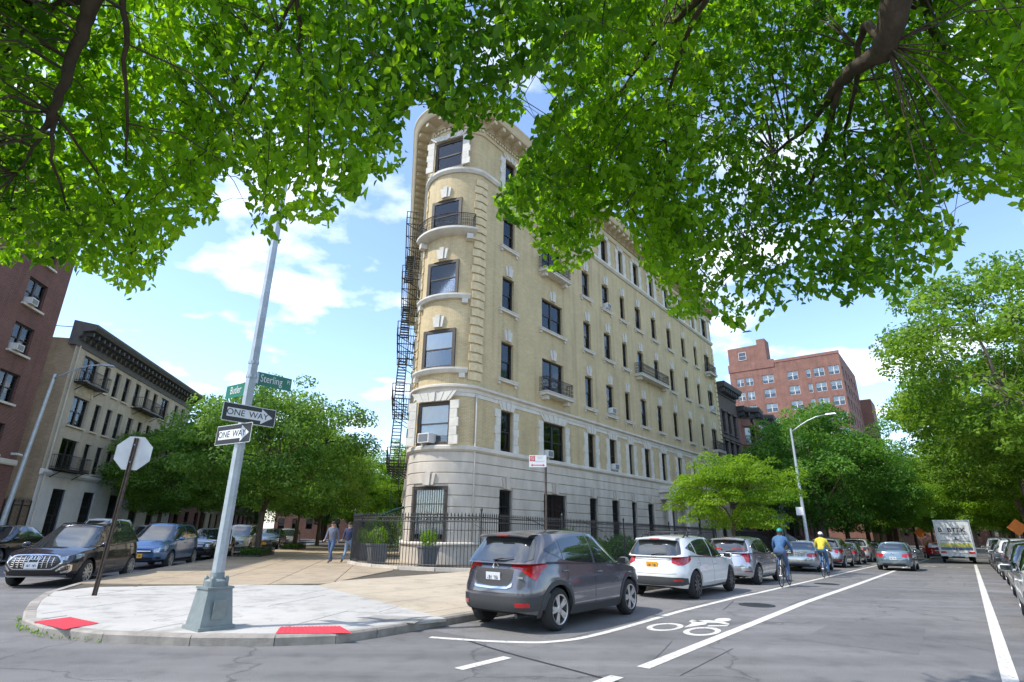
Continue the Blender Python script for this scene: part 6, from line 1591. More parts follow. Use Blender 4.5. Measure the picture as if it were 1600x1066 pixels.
lamp(W(30.7, -17.9, .13), ANG_V - math.pi / 2, 8.6, 1.9, (0, 3.0), 'street lamp with curved arm at the far kerb before the cream block')
L_ = lamp(S(40.5, -7.95, .12), ANG_U - math.pi / 2, 8.4, 2.2, (0, 0), 'street lamp with curved arm on the avenue pavement by the maple')
k = MB(); k.box((-.18, -.1, 3.1), (.42, .01, .5)); o = k.build('parking_sign', 'sign_white'); o.matrix_world = Matrix.Translation(S(40.5, -7.95, .12)) @ Matrix.Rotation(ANG_U - math.pi / 2, 4, 'Z'); tag(o, 'small white parking sign strapped to the avenue street lamp', 'sign')
# -- kerbside regulation sign
T = thing('parking_sign', 'white kerb sign with red square and arrow on rusty post above the grey crossover', 'sign', S(11.9, -8.05, .13), ANG_U - math.pi / 2 + R(34))
T.location = S(11.75, -8.1, .13)
k = MB(); k.box((0, 0, 1.6), (.055, .04, 3.22)); k.box((.0, -.02, 1.6), (.03, .02, 3.2)); k.build('post', 'rust_brown', T)
b = MB(); b.prism(rounded(.44, .30, .015), 0, .003, Matrix.Translation((-.2, -.036, 3.12)) @ FACE); b_ = b.build('sign_board', 'sign_white', T)
k = MB(); k.box((-.335, -.040, 3.185), (.13, .003, .13)); k.build('red_square', 'sign_red', b_)
k = MB(); k.tube([(-.335 + .042 * math.cos(q), -.043, 3.185 + .042 * math.sin(q)) for q in [i * math.pi / 8 for i in range(17)]], .006, 4, cap=False); k.tube([(-.363, -.043, 3.213), (-.307, -.043, 3.157)], .006, 4); k.build('symbol', 'sign_white', b_)
k = MB(); k.box((-.2, -.040, 3.02), (.27, .003, .018))
for s in (-1, 1): k.prism([(0, .03), (0, -.03), (.05, 0)], .0, .003, Matrix.Translation((-.2 + s * .13, -.0385, 3.02)) @ FACE @ Matrix.Diagonal((s, s, 1, 1)))
k.build('arrow', 'sign_red', b_)
k = MB()
for z, w in ((3.225, .16), (3.195, .11), (3.11, .24)): k.box((-.15 + (.16 - w) / 2 * 0, -.040, z), (w, .002, .009))
k.build('small_print', 'sign_grey', b_)
# -- orange road-work signs, far right
for s_, t_, lb in ((58, 3.15, 'orange diamond roadwork sign leaning by the pale elm trunk'), (90, -4.6, 'small orange diamond roadwork sign in the distance beside the box truck')):
    T = thing('roadwork_sign', lb, 'sign', S(s_, t_, .1), ANG_U - math.pi / 2)
    k = MB(); k.prism([(0, .62), (-.62, 0), (0, -.62), (.62, 0)], 0, .006, Matrix.Translation((0, 0, 2.6)) @ FACE); k.build('sign_board', 'sign_orange', T)
    k = MB(); k.box((0, .03, 1.3), (.06, .04, 2.6)); k.build('post', 'galvanised', T)
# -- iron fence round the house
def picket_mesh(h):
    k = MB(); k.tube([(0, 0, 0), (0, 0, h - .14)], .0125, 6); k.lathe([(.0125, h - .16), (.030, h - .10), (.012, h - .03), (.002, h)], 6); return k.mesh('picket', 'iron')
PK = picket_mesh(1.95); PK2 = picket_mesh(1.6)
rg = MB(); rg.tube([(.052 * math.cos(q), 0, 1.70 + .052 * math.sin(q)) for q in [i * math.pi / 6 for i in range(13)]], .008, 4, cap=False); RG_ = rg.mesh('ring', 'iron')
def fence(line, label, pk, step, rails, rings, z0=.13, base=True):
    T = thing('iron_fence', label, 'fence', (line[0][0], line[0][1], 0)); o = Vector((line[0][0], line[0][1], 0)); np_ = 0
    for a, b in zip(line[:-1], line[1:]):
        a, b = Vector((*a, 0)), Vector((*b, 0)); L = (b - a).length; d = (b - a) / L; ang = math.atan2(d.y, d.x); n = max(1, round(L / step))
        za, zb = gz(a.x, a.y) + z0, gz(b.x, b.y) + z0
        def at(t, z): p = a.lerp(b, t) - o; return Vector((p.x, p.y, za + (zb - za) * t + z))
        k = MB()
        for z in rails: k.tube([at(0, z), at(1, z)], .017, 4)
        k.build('rail', 'iron', T)
        if base:
            nb = max(1, round(L / 1.9))
            for i in range(nb): k = MB(); k.box((0, 0, 0), (L / nb - .01, .26, .24)); k.build('stone_kerb', 'base_stone', T, Matrix.Translation(at((i + .5) / nb, -.02)) @ Matrix.Rotation(ang, 4, 'Z'))
        for i in range(n):
            link('picket', pk, T, Matrix.Translation(at((i + .5) / n, .11)) @ Matrix.Rotation(ang, 4, 'Z')); np_ += 1
            if rings and i < n - 1: link('ring', RG_, T, Matrix.Translation(at((i + 1.0) / n, .11)) @ Matrix.Rotation(ang, 4, 'Z'))
        if (b - Vector((*line[-1], 0))).length > .01 and L < 3: continue
        k = MB(); p = at(1, 0); k.box((p.x, p.y, p.z + 1.05), (.06, .06, 2.15)); k.lathe([(.03, 2.1), (.055, 2.17), (.03, 2.23), (.005, 2.28)], 8, Matrix.Translation((p.x, p.y, p.z))); k.build('post', 'iron', T)
    return T
fence([xy(W(41, -1.95)), (-6.89, 25.67), (-6.2, 24.35), (-5.3, 23.3), (-4.14, 22.53), (-2.7, 21.95), (-1.07, 21.8)], 'tall black spear topped iron fence curving round the house corner', PK, .135, (.18, 1.72, 1.88), True)
fence([xy(S(16.5, -14.3)), xy(S(22, -14.3)), xy(S(28, -14.3)), xy(S(34, -14.3)), xy(S(42.4, -14.3))], 'black iron fence running straight along the avenue side of the house', PK, .13, (.18, 1.72, 1.88), False)
fence([xy(S(46.0, -14.3)), xy(S(58.5, -14.3))], 'black iron fence beyond the house entrance', PK, .15, (.18, 1.72, 1.88), False)
# -- planters
mat('planter_grey', (0.13, 0.135, 0.14), .8, nscale=6, namt=.15)
def planter(p, label, seed, m='leaf_lime', sc=1.0):
    T = thing('planter', label, 'planter', p, .5, 'planters behind the iron fence'); T.scale = (sc,) * 3
    k = MB(); k.box((0, 0, .36), (.56, .56, .72), taper=1.28); k.box((0, 0, .73), (.78, .78, .07)); k.build('pot', 'planter_grey', T)
    f = link('foliage', bush(seed, .42, .75, 900, .085, m), T, Matrix.Translation((0, 0, .68))); f['kind'] = 'stuff'
planter((-3.45, 24.9, .13), 'grey square planter with lime bush in front of the rounded corner window', 4)
planter((-5.75, 25.6, .13), 'grey square planter with lime bush beside the steps, left of the rounded corner', 9, sc=1.05)
planter((-7.1, 28.0, .13), 'grey square planter with reddish bush farther along the side yard', 12, 'leaf_olive')
for i, (p, r_, h_, lb) in enumerate((((-7.6, 33.5, .1), 1.2, 2.2, 'tall leafy shrub in the side yard under the fire escape'), ((-8.0, 37.5, .1), 1.4, 2.6, 'large leafy shrub deeper in the side yard'), (tuple(S(24.5, -15.6, .1)), .9, 1.7, 'green shrub behind the avenue fence beside the white hatchback'), (tuple(S(26.6, -15.4, .1)), 1.0, 1.3, 'low shrub behind the avenue fence'), (tuple(S(30, -15.6, .1)), 1.0, 1.5, 'shrub near the entrance behind the fence'))):
    o = link('shrub', None); o.location = p; tag(o, lb, 'shrub', 'shrubs in the house yard'); f = link('foliage', bush(20 + i, r_, h_, 2600, .13, 'leaf_dark' if i != 0 else 'leaf_linden'), o); f['kind'] = 'stuff'
    k = MB()
    for q in range(5): k.tube([(0, 0, -.1), (r_ * .4 * math.cos(q * 1.3), r_ * .4 * math.sin(q * 1.3), h_ * .7)], [.03, .008], 5)
    k.build('stem', 'bark', o)
# beds under the lindens with hooped iron edging
def bed(r_, w_, label, n=1500):
    T = thing('tree_bed', label, 'tree bed', W(r_, w_, .13), ANG_V, 'tree beds along the side street')
    k = MB(); k.box((0, 0, .03), (3.4, 1.25, .08)); k.build('soil', 'joint_soil', T)
    k = MB(); pr = [(-1.7, -.62), (1.7, -.62), (1.7, .62), (-1.7, .62), (-1.7, -.62)]
    for a, b in zip(pr[:-1], pr[1:]):
        a, b = Vector((*a, 0)), Vector((*b, 0)); m_ = round((b - a).length / .2)
        for z in (.12, .42): k.tube([a + Vector((0, 0, z)), b + Vector((0, 0, z))], .012, 4)
        for i in range(m_ + 1): p = a.lerp(b, i / m_); k.tube([p, p + Vector((0, 0, .46))], .010, 4)
    k.build('edging', 'iron', T)
    rng = np.random.default_rng(int(r_)); c = np.stack([rng.uniform(-1.6, 1.6, n), rng.uniform(-.58, .58, n), rng.uniform(.06, .38, n)], 1)
    f = link('ground_cover', leaf_cloud('ground_cover', c, rng.normal(0, .5, (n, 3)) + np.array([0, 0, 1.]), rng.normal(size=(n, 3)), .12 * rng.uniform(.6, 1.3, n), rng.uniform(0, 1, n), 'leaf_dark', .5), T); f['kind'] = 'stuff'
bed(33.2, -7.25, 'iron edged bed of ivy round the nearest linden trunk'); bed(45.5, -7.35, 'iron edged bed of ivy round the second linden trunk')
# weeds in the gutter
rng = np.random.default_rng(5); n = 130; ki = [Vector((*p, 0)) for p in KERB[6:13]]; c = []
for i in range(n): j = int(rng.choice([1, 2, 3])); p = ki[j].lerp(ki[j + 1], rng.uniform()); c.append((p.x + rng.normal(0, .03), p.y - abs(rng.normal(.03, .05)), .015 + rng.uniform(0, .05)))
o = link('gutter_weeds', leaf_cloud('gutter_weeds', np.array(c), rng.normal(size=(n, 3)) + np.array([0, 0, .6]), rng.normal(size=(n, 3)) + np.array([0, 0, 1.]), .06 * rng.uniform(.5, 1.3, n), rng.uniform(0, 1, n), 'leaf_linden', .3)); tag(o, 'scrappy weeds growing in the gutter along the corner kerb', 'weeds', kind='stuff')
# -- people
mat('skin', (0.42, 0.25, 0.17), .6, nscale=8, namt=.08); mat('denim', (0.07, 0.115, 0.21), .9, nscale=20, namt=.2); mat('pale_denim', (0.22, 0.30, 0.43), .9, nscale=20, namt=.2); mat('slate_cloth', (0.13, 0.145, 0.19), .9, nscale=10, namt=.15); mat('navy_cloth', (0.035, 0.045, 0.10), .9, nscale=10, namt=.15)
mat('shoe', (0.10, 0.055, 0.035), .7, namt=.1); mat('hair', (0.02, 0.015, 0.012), .7, nscale=40, namt=.2); mat('blue_cloth', (0.05, 0.12, 0.24), .85, nscale=10, namt=.12); mat('yellow_cloth', (0.55, 0.44, 0.04), .8, nscale=10, namt=.1); mat('helmet_teal', (0.02, 0.25, 0.22), .35, namt=0)
def person(J, mats, name='person'):
    """J: joint -> position; one skinned surface, coloured by nearest bone"""
    bones = [('pelvis', 'chest', 1), ('chest', 'neck', 1), ('neck', 'head', 0), ('head', 'crown', 0)]
    rad = {'pelvis': .145, 'chest': .155, 'neck': .062, 'head': .088, 'crown': .075}
    for s in 'LR':
        bones += [('pelvis', 'hip' + s, 2), ('hip' + s, 'knee' + s, 2), ('knee' + s, 'ankle' + s, 2), ('ankle' + s, 'toe' + s, 3), ('chest', 'sho' + s, 1), ('sho' + s, 'elb' + s, 1), ('elb' + s, 'wri' + s, 1), ('wri' + s, 'palm' + s, 0)]
        rad.update({'hip' + s: .105, 'knee' + s: .066, 'ankle' + s: .046, 'toe' + s: .036, 'sho' + s: .072, 'elb' + s: .050, 'wri' + s: .036, 'palm' + s: .036})
        w, p = Vector(J['wri' + s]), Vector(J['palm' + s]); d = (p - w).normalized(); sd = d.cross(Vector((0, 0, 1)))
        if sd.length < .2: sd = d.cross(Vector((0, 1, 0)))
        sd.normalize()
        for i, (o_, l_) in enumerate(((-.028, .062), (-.01, .072), (.01, .07), (.028, .055))): nm = f'fin{s}{i}'; J[nm] = p + d * l_ + sd * o_; bones.append(('palm' + s, nm, 0)); rad[nm] = .009
        nm = 'thumb' + s; J[nm] = w.lerp(p, .5) + sd * .055 + d * .03; bones.append(('palm' + s, nm, 0)); rad[nm] = .011
    names = list(rad); me = bpy.data.meshes.new(name); me.from_pydata([tuple(J[q]) for q in names], [(names.index(a), names.index(b)) for a, b, _ in bones], [])
    o = bpy.data.objects.new(name, me); COL.objects.link(o); sk = o.modifiers.new('skin', 'SKIN'); sk.use_smooth_shade = True
    for i, q in enumerate(names):
        sv = me.skin_vertices[0].data[i]; sv.radius = (rad[q], rad[q]); sv.use_root = (q == 'pelvis')
    su = o.modifiers.new('subd', 'SUBSURF'); su.levels = 1; su.render_levels = 1
    dg = bpy.context.evaluated_depsgraph_get(); m2 = bpy.data.meshes.new_from_object(o.evaluated_get(dg)); bpy.data.objects.remove(o)
    m2.materials.clear()
    for q in mats: m2.materials.append(MATS[q])
    B = [(Vector(J[a]), Vector(J[b]), i) for a, b, i in bones]
    for f in m2.polygons:
        c_ = f.center; best = None
        for a, b, i in B:
            ab = b - a; t = max(0, min(1, (c_ - a).dot(ab) / max(ab.length_squared, 1e-9))); dd = (a + ab * t - c_).length
            if best is None or dd < best[0]: best = (dd, i)
        f.material_index = best[1]; f.use_smooth = True
    return m2
def face_bits(T, J, hair='hair', helmet=None):
    h, c_ = Vector(J['head']), Vector(J['crown']); up = (c_ - h).normalized(); fwd = Vector((1, 0, 0)); fwd = (fwd - up * fwd.dot(up)).normalized(); sd = up.cross(fwd)
    M_ = Matrix(((fwd.x, sd.x, up.x, h.x), (fwd.y, sd.y, up.y, h.y), (fwd.z, sd.z, up.z, h.z), (0, 0, 0, 1)))
    k = MB(); rows = [[M_ @ Vector((-.012 + .112 * math.cos(th) * math.cos(ph), .098 * math.sin(th) * math.cos(ph), .05 + .105 * math.sin(ph))) for th in [2 * math.pi * i / 14 for i in range(15)]] for ph in [R(a) for a in (-8, 15, 35, 55, 75, 89)]]; k.grid(rows); k.build('helmet' if helmet else 'hair', helmet or hair, T, smooth=True)
    k = MB(); rows = [[M_ @ Vector((-.035 + .085 * math.cos(th), .09 * math.sin(th), z)) for th in [R(80 + 200 * i / 8) for i in range(9)]] for z in (-.06, .0, .06)]
    k.grid(rows); k.build('hair', hair, T, smooth=True)
    k = MB(); k.box((.092, 0, .0), (.03, .022, .045), M_, taper=.6)
    for s in (-1, 1): k.box((.0, s * .088, .0), (.035, .014, .055), M_)
    k.build('nose_and_ears', 'skin', T)
    k = MB()
    for s in (-1, 1): k.box((.082, s * .034, .028), (.012, .02, .009), M_)
    k.box((.083, 0, -.045), (.012, .045, .008), M_); k.build('eyes_and_mouth', 'hair', T)
def walk_pose(ph=1.0, H=1.0):
    st = .30 * ph
    J = dict(pelvis=(0, 0, .93), chest=(.03, 0, 1.27), neck=(.04, 0, 1.46), head=(.06, 0, 1.57), crown=(.055, 0, 1.66),
      hipL=(0, .09, .88), hipR=(0, -.09, .88), kneeL=(st * .75, .095, .50), kneeR=(-st * .2, -.095, .49), ankleL=(st * 1.0, .1, .085), ankleR=(-st * 1.2, -.1, .12), toeL=(st * 1.0 + .15, .11, .045), toeR=(-st * 1.2 + .13, -.11, .045),
      shoL=(.02, .185, 1.38), shoR=(.02, -.185, 1.38), elbL=(-.10, .23, 1.12), elbR=(.10, -.23, 1.12), wriL=(-.04, .24, .88), wriR=(.26, -.22, .94), palmL=(-.01, .24, .80), palmR=(.33, -.22, .91))
    return {k_: Vector(v_) * H for k_, v_ in J.items()}
for (px, py, rz, mats, lb, H, ph) in ((-7.75, 25.6, -math.pi / 2 - .15, ('skin', 'slate_cloth', 'denim', 'shoe'), 'person in slate jacket and blue jeans walking on the pavement by the fence', 1.0, 1.0), (-7.15, 26.1, -math.pi / 2 - .1, ('skin', 'navy_cloth', 'pale_denim', 'shoe'), 'person in navy jacket and pale jeans walking beside the iron fence', .99, -.9)):
    T = thing('person', lb, 'person', (px, py, .135), rz, 'people walking on the side pavement'); J = walk_pose(ph, H)
    lo = min(J[q].z for q in J) - .037; 
    link('body', person(J, mats), T, Matrix.Translation((0, 0, -lo))); n0 = len(T.children); face_bits(T, J)
    for ch in list(T.children)[1:]: ch.matrix_local = Matrix.Translation((0, 0, -lo))
# -- cyclists
def bicycle(loc, rz, label, col):
    T = thing('bicycle', label, 'bicycle', loc, rz, 'bicycles in the cycle lane'); r = .335
    wm = MB(); My = Matrix.Rotation(R(90), 4, 'X')
    wm.lathe([(r, -.014), (r + .012, 0), (r, .014), (r - .025, .009), (r - .025, -.009)], 30, My, closed=True); me = wm.mesh('wheel', 'tyre', smooth=True)
    sp_ = MB()
    for i in range(16): a = 2 * math.pi * i / 16; sp_.tube([(0, .02 * (1 if i % 2 else -1), 0), ((r - .02) * math.cos(a), 0, (r - .02) * math.sin(a))], .0022, 3)
    sp_.lathe([(.022, -.04), (.022, .04)], 8, My); sm = sp_.mesh('spokes', 'alloy')
    for x in (-.5, .53): w = link('wheel', me, T, Matrix.Translation((x, 0, r + .012))); link('spokes', sm, w)
    k = MB(); A = dict(bb=(-.05, 0, .28), seat=(-.2, 0, .86), head=(.36, 0, .86), hl=(.40, 0, .70), ra=(-.5, 0, r + .012), fa=(.53, 0, r + .012))
    for a, b, q in (('bb', 'seat', .017), ('bb', 'hl', .02), ('seat', 'head', .016), ('bb', 'ra', .011), ('seat', 'ra', .010), ('head', 'hl', .02), ('hl', 'fa', .013)): k.tube([A[a], A[b]], q, 6)
    k.build('frame', col, T); k = MB(); k.tube([(-.2, 0, .86), (-.23, 0, .96)], .013, 6); k.box((-.22, 0, .985), (.25, .13, .05)); k.build('saddle', 'trim_black', T)
    k = MB(); k.tube([(.36, 0, .86), (.34, 0, 1.0), (.38, .2, 1.02), (.30, .28, 1.01)], .013, 6); k.tube([(.34, 0, 1.0), (.38, -.2, 1.02), (.30, -.28, 1.01)], .013, 6); k.build('handlebar', 'trim_black', T)
    k = MB(); k.lathe([(.085, -.004), (.085, .004)], 16, Matrix.Translation((-.05, -.05, .28)) @ My); k.tube([(-.05, -.05, .28), (-.05, -.09, .12)], .01, 5); k.tube([(-.05, .05, .28), (-.05, .09, .44)], .01, 5); k.box((-.05, -.13, .11), (.09, .09, .02)); k.box((-.05, .13, .45), (.09, .09, .02)); k.build('pedals', 'dark_alloy', T)
    return T
def rider(loc, rz, mats, label, helmet):
    T = thing('person', label, 'person', loc, rz, 'cyclists in the cycle lane')
    J = {k_: Vector(v_) for k_, v_ in dict(pelvis=(-.22, 0, 1.07), chest=(.0, 0, 1.38), neck=(.09, 0, 1.55), head=(.14, 0, 1.65), crown=(.15, 0, 1.74), hipL=(-.2, .1, 1.05), hipR=(-.2, -.1, 1.05), kneeL=(.18, .11, .88), kneeR=(.1, -.11, .62), ankleL=(-.06, .13, .55), ankleR=(-.12, -.13, .22), toeL=(.06, .13, .50), toeR=(.03, -.13, .17), shoL=(.03, .18, 1.46), shoR=(.03, -.18, 1.46), elbL=(.14, .26, 1.22), elbR=(.14, -.26, 1.22), wriL=(.27, .27, 1.07), wriR=(.27, -.27, 1.07), palmL=(.31, .265, 1.045), palmR=(.31, -.265, 1.045)).items()}
    link('body', person(J, mats), T); face_bits(T, J, helmet=helmet)
for s_, t_, mats, hm, fc, lb in ((20.9, -4.95, ('skin', 'blue_cloth', 'denim', 'shoe'), 'helmet_teal', 'dark_alloy', 'blue jacket and teal helmet'), (27.8, -4.95, ('skin', 'yellow_cloth', 'blue_cloth', 'shoe'), 'sign_white', 'paint_blue', 'yellow top and white helmet')):
    bicycle(S(s_, t_, .006), ANG_U, 'bicycle ridden in the cycle lane by the person in ' + lb, fc); rider(S(s_, t_, .006), ANG_U, mats, 'cyclist in ' + lb + ' riding along the lane line', hm)
# ---------------------------------------------------------------- the two trees whose boughs hang over the viewpoint
MASK = np.array([(-500, -1500), (2200, -1500), (2200, 330), (1600, 325), (1560, 300), (1530, 315), (1490, 300), (1470, 330), (1500, 350), (1525, 365), (1500, 395), (1480, 430), (1440, 440), (1430, 470), (1400, 480), (1370, 450), (1330, 480), (1270, 490), (1240, 470), (1215, 505), (1180, 520), (1130, 520), (1100, 500), (1050, 500), (1040, 470), (1020, 440), (1000, 400), (985, 370), (960, 340), (940, 345), (930, 390), (900, 435), (870, 430), (845, 410), (830, 370), (800, 345), (780, 345), (772, 315), (790, 290), (815, 250), (838, 225), (840, 190), (870, 180), (862, 150), (850, 125), (815, 130), (818, 180), (800, 195), (770, 185), (745, 212), (700, 212), (670, 165), (640, 160), (632, 210), (625, 262), (600, 280), (570, 300), (545, 330), (525, 355), (505, 345), (480, 350), (450, 340), (440, 385), (400, 385), (392, 350), (388, 290), (360, 262), (338, 285), (345, 340), (300, 355), (270, 385), (255, 400), (235, 455), (205, 468), (180, 450), (150, 430), (100, 430), (50, 415), (0, 415), (-500, 420)], float)
def in_mask(px, py):
    inside = np.zeros(len(px), bool); n = len(MASK); j = n - 1
    for i in range(n):
        xi, yi = MASK[i]; xj, yj = MASK[j]
        if yi != yj:
            c = ((yi > py) != (yj > py)) & (px < (xj - xi) * (py - yi) / (yj - yi) + xi); inside ^= c
        j = i
    return inside
XR, UR, FW = np.array(_xr), np.array(_ur), np.array(_f); EYE = np.array([0, 0, HC])
def to_px(P):
    d = P - EYE; c = d @ FW; c_ = np.where(c < .05, .05, c); return 800 + FPX * (d @ XR) / c_, 533 - FPX * (d @ UR) / c_, c
def from_px(px, py, dist):
    d = XR[None] * ((px - 800) / FPX)[:, None] - UR[None] * ((py - 533) / FPX)[:, None] + FW[None]; d /= np.linalg.norm(d, axis=1, keepdims=True); return EYE + d * dist[:, None]
rng = np.random.default_rng(77)
NT = 10500
px = rng.uniform(-300, 1900, NT * 2); py = rng.uniform(-420, 540, NT * 2); keep = in_mask(px, py); px, py = px[keep][:NT], py[keep][:NT]
dist = 4.5 + 2.0 * rng.uniform(0, 1, len(px)) + .9 * np.sin(px * .006 + py * .004) + np.clip((px - 1100) / 1600, 0, .4) * 3.5
ex = 620; px = np.concatenate([px, rng.uniform(830, 1180, ex)]); py = np.concatenate([py, rng.uniform(-150, 130, ex)]); dist = np.concatenate([dist, rng.uniform(7.2, 8.4, ex)])
ex = 430; ax0, ay0 = rng.uniform(765, 1090, ex * 2), rng.uniform(170, 500, ex * 2); km = in_mask(ax0, ay0); px = np.concatenate([px, ax0[km]]); py = np.concatenate([py, ay0[km]]); dist = np.concatenate([dist, rng.uniform(4.9, 6.4, int(km.sum()))])
tips = from_px(px, py, dist); ok = (tips[:, 2] > 2.75) & (tips[:, 2] < 9.5)
# boughs come in sprays: drop some regions by smooth noise so that sky breaks through
nz = np.sin(px * .021 + 1.3) * np.sin(py * .027 + .4) + .6 * np.sin(px * .047 + py * .031 + dist * 2.1) + .5 * np.sin(py * .06 - px * .015)
ok &= rng.uniform(-1.9, 1.2, len(px)) < nz + 1.4
tips = tips[ok]; px, py, dist = px[ok], py[ok], dist[ok]
nT = len(tips); LPT = 14
tdir = rng.normal(0, 1, (nT, 3)); tdir[:, 2] = -np.abs(tdir[:, 2]) * .7 - .25; tdir /= np.linalg.norm(tdir, axis=1, keepdims=True)
tlen = rng.uniform(.28, .62, nT); start = tips - tdir * tlen[:, None]; start[:, 2] += tlen * .12
ttone = np.clip(.45 + .28 * np.sin(px * .009 + dist) + rng.normal(0, .16, nT), .05, .95)
ii = np.repeat(np.arange(nT), LPT); fr = np.tile(np.linspace(.12, 1.0, LPT), nT) + rng.normal(0, .03, nT * LPT)
base = start[ii] + (tips[ii] - start[ii]) * fr[:, None]; base[:, 2] += .12 * tlen[ii] * (4 * fr * (1 - fr)) - .0
alt = np.tile(np.where(np.arange(LPT) % 2 == 0, 1.0, -1.0), nT); up = np.array([0, 0, 1.0])
sd = np.cross(tdir[ii], up); sd /= np.linalg.norm(sd, axis=1, keepdims=True) + 1e-6
ax_ = sd * alt[:, None] * .8 + tdir[ii] * .55 + rng.normal(0, .28, (len(ii), 3)); ax_[:, 2] -= .95; ax_ /= np.linalg.norm(ax_, axis=1, keepdims=True)
size = rng.uniform(.046, .108, len(ii)) * (1 - .25 * np.abs(fr - .5)); cen = base + ax_ * size[:, None] * .62
nrm = up * .55 + rng.normal(0, .75, (len(ii), 3)) * np.array([1, 1, .5]); tone = np.clip(ttone[ii] + rng.normal(0, .14, len(ii)), 0, 1)
lx, ly, lc = to_px(cen); infr = (lx > -8) & (lx < 1608) & (ly > -8) & (ly < 1074) & (lc > .1)
jx, jy = lx + rng.normal(0, 5, len(lx)), ly + rng.normal(0, 5, len(ly))
good = (~infr) | in_mask(jx, jy)
# keep only what hangs in front of the viewer, plus a thinner continuation outside the picture
good &= infr | (rng.uniform(0, 1, len(lx)) < .4)
idx = np.where(good)[0]
TRUNKS = {'L': Vector((-7.6, -2.6, .13)), 'R': Vector((6.4, -.2, .13))}
OWN = np.where(px[ii] < 760, 'L', 'R')
lm = {}
def leaf_unit(tn):
    z = np.zeros((1, 3)); return leaf_cloud('leaf', z, np.array([[0, 0, 1.]]), np.array([[1., 0, 0]]), np.array([1.]), np.array([tn]), 'leaf_near', .58, True, .09)
LU = [leaf_unit(t_) for t_ in (.12, .3, .5, .7, .9)]
LABEL = {'L': 'overhanging street tree with thin dark boughs drooping above the side street corner', 'R': 'overhanging street tree with thick brown bough and leaves above the avenue'}
LIMB = {}
rg2 = np.random.default_rng(9)
def fp(x, y, d): return Vector(from_px(np.array([float(x)]), np.array([float(y)]), np.array([float(d)]))[0])
for key in 'LR':
    T = thing('shade_tree', LABEL[key], 'tree', TRUNKS[key], 0, 'trees overhanging the viewpoint'); o3 = TRUNKS[key]; k = MB(); pts_all = []
    fork = o3 + Vector((.5 if key == 'L' else -.3, .5, 4.4))
    k.tube([Vector((0, 0, -.3)), Vector((0, 0, 0)), Vector((.1, .1, 1.6)), fork - o3], [.42, .34, .28, .24], 12)
    k.tube([fork - o3, fork - o3 + Vector((-.2, -.3, 2.2)), fork - o3 + Vector((.1, -.8, 4.6))], [.2, .14, .06], 9)
    if key == 'R':
        main = [(fork, .17), (Vector((5.2, 1.6, 6.3)), .14), (fp(1440, -140, 5.4), .115), (fp(1405, -10, 5.3), .10), (fp(1385, 70, 5.35), .088), (fp(1345, 102, 5.5), .062), (fp(1312, 128, 5.7), .045), (fp(1270, 190, 6.0), .022), (fp(1210, 240, 6.2), .012)]
        subs = [[(fp(1385, 70, 5.35), .035), (fp(1350, 40, 5.6), .03), (fp(1338, 125, 5.8), .02), (fp(1320, 230, 6.1), .010), (fp(1330, 330, 6.4), .006)],
                [(fp(1440, -140, 5.4), .06), (fp(1450, 20, 6.2), .035), (fp(1480, 110, 6.6), .022), (fp(1470, 210, 6.9), .012), (fp(1440, 330, 7.2), .006)],
                [(Vector((5.2, 1.6, 6.3)), .09), (fp(1180, -160, 5.0), .06), (fp(1110, -20, 5.2), .035), (fp(1030, 60, 5.6), .02), (fp(950, 180, 6.0), .010), (fp(900, 300, 6.3), .006)],
                [(fp(1312, 128, 5.7), .03), (fp(1270, 280, 6.3), .018), (fp(1200, 370, 6.7), .010), (fp(1120, 450, 7.0), .005)],
                [(fp(1110, -20, 5.2), .03), (fp(1060, 90, 5.4), .018), (fp(1040, 220, 5.8), .010), (fp(1070, 380, 6.3), .005)],
                [(Vector((5.2, 1.6, 6.3)), .08), (fp(1700, -80, 6.2), .05), (fp(1590, 60, 6.8), .025), (fp(1560, 190, 7.2), .012), (fp(1590, 290, 7.4), .005)],
                [(fp(1180, -160, 5.0), .05), (fp(900, -120, 5.0), .03), (fp(800, 10, 5.3), .018), (fp(760, 110, 5.6), .008)]]
    else:
        main = [(fork, .16), (Vector((-5.6, .4, 6.6)), .12), (fp(240, -170, 5.0), .07), (fp(150, -10, 4.9), .050), (fp(135, 40, 4.9), .042), (fp(105, 110, 4.95), .034), (fp(84, 175, 5.0), .028), (fp(60, 215, 5.2), .014), (fp(25, 270, 5.4), .007)]
        subs = [[(fp(84, 175, 5.0), .018), (fp(80, 250, 5.2), .010), (fp(110, 330, 5.5), .006)], [(fp(84, 175, 5.0), .016), (fp(105, 205, 5.1), .010), (fp(170, 300, 5.5), .006), (fp(205, 400, 5.8), .004)],
                [(fp(240, -170, 5.0), .04), (fp(195, -20, 4.8), .020), (fp(200, 100, 4.9), .014), (fp(197, 260, 5.2), .006)], [(Vector((-5.6, .4, 6.6)), .07), (fp(430, -190, 5.2), .045), (fp(462, -10, 5.1), .018), (fp(466, 110, 5.2), .013), (fp(430, 300, 5.6), .005)],
                [(fp(430, -190, 5.2), .04), (fp(560, -60, 5.5), .025), (fp(600, 80, 5.8), .014), (fp(600, 210, 6.1), .006)], [(fp(560, -60, 5.5), .022), (fp(690, 20, 5.9), .012), (fp(710, 150, 6.2), .006)],
                [(fp(150, -10, 4.9), .03), (fp(40, 30, 5.3), .018), (fp(-20, 120, 5.6), .012), (fp(-30, 330, 6.0), .006)], [(fp(462, -10, 5.1), .014), (fp(400, 120, 5.3), .009), (fp(330, 240, 5.6), .005)]]
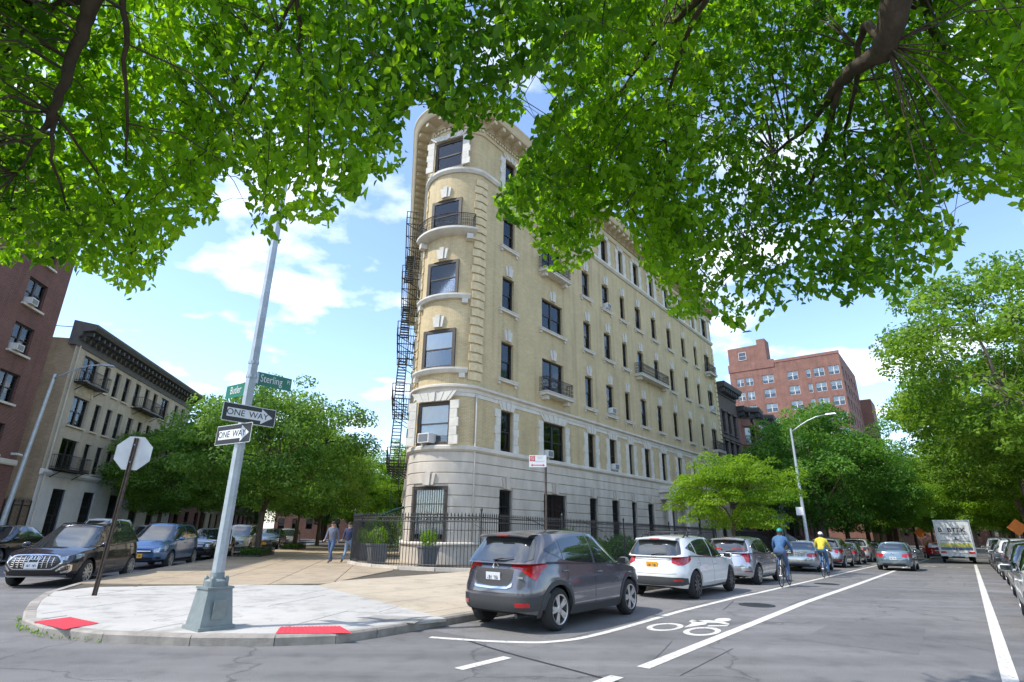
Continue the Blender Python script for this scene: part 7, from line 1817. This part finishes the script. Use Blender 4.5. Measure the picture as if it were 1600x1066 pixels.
    for line in [main] + subs:
        ps = smooth_path3 = []
        for i in range(len(line) - 1):
            p0, p1, p2, p3 = line[max(i - 1, 0)][0], line[i][0], line[i + 1][0], line[min(i + 2, len(line) - 1)][0]
            for q in range(4):
                t = q / 4; ps.append((0.5 * ((2 * p1) + (p2 - p0) * t + (2 * p0 - 5 * p1 + 4 * p2 - p3) * t * t + (3 * p1 - p0 - 3 * p2 + p3) * t ** 3) + Vector(rg2.normal(0, .008, 3)), line[i][1] + (line[i + 1][1] - line[i][1]) * t))
        ps.append(line[-1]); k.tube([p - o3 for p, _ in ps], [max(.004, r_) for _, r_ in ps], 8); pts_all += [(tuple(p), r_) for p, r_ in ps if r_ < .07]
    # side shoots: from the boughs out to the sprays
    PA = np.array([p for p, _ in pts_all]); own_t = [i for i in range(nT) if (px[i] < 760) == (key == 'L')]
    sx_, sy_, _c = to_px(start); tx_, ty_, _c = to_px(tips); seen = lambda x_, y_: (x_ > -5) & (x_ < 1605) & (y_ > -5)
    s_ok = in_mask(sx_, sy_) | ~seen(sx_, sy_); t_ok = (in_mask(tx_, ty_ + 14) | ~seen(tx_, ty_)) & s_ok
    for c_, i in enumerate(own_t):
        if not t_ok[i]: continue
        if c_ % 7 == 0:
            j = int(np.argmin(((PA - start[i]) ** 2).sum(1))); a, b = Vector(PA[j]), Vector(start[i])
            if .15 < (b - a).length < 1.6: mid = a.lerp(b, .5) + Vector((0, 0, .12 * (b - a).length)); k.tube([a - o3, mid - o3, b - o3], [.009, .006, .004], 4, cap=False)
        if c_ % 2 == 0: k.tube([Vector(start[i]) - o3, Vector(start[i]).lerp(Vector(tips[i]), .5) + Vector((0, 0, .10 * tlen[i])) - o3, Vector(tips[i]) - o3], [.0042, .003, .0015], 3, cap=False)
    k.build('trunk', 'bark', T, smooth=True)
    mine = idx[OWN[idx] == key]; mi = mine[infr[mine]]
    big = mi[np.argsort(lc[mi] / size[mi])[:280]]; bs = set(big.tolist()); rest = np.array([q for q in mine if q not in bs])
    loc = np.array(o3)
    cr = link('crown', leaf_cloud('crown', cen[rest] - loc, nrm[rest], ax_[rest], size[rest], tone[rest], 'leaf_near', .58, True, .09), T); cr['kind'] = 'stuff'
    for q in big:
        z_ = Vector(nrm[q]).normalized(); x_ = Vector(ax_[q]); x_ = (x_ - z_ * x_.dot(z_)).normalized(); y_ = z_.cross(x_); s_ = float(size[q]); p = cen[q] - loc
        link('leaf', LU[min(4, int(tone[q] * 5))], T, Matrix(((x_.x * s_, y_.x * s_, z_.x * s_, p[0]), (x_.y * s_, y_.y * s_, z_.y * s_, p[1]), (x_.z * s_, y_.z * s_, z_.z * s_, p[2]), (0, 0, 0, 1))))
    print('tree', key, 'leaves', len(mine))
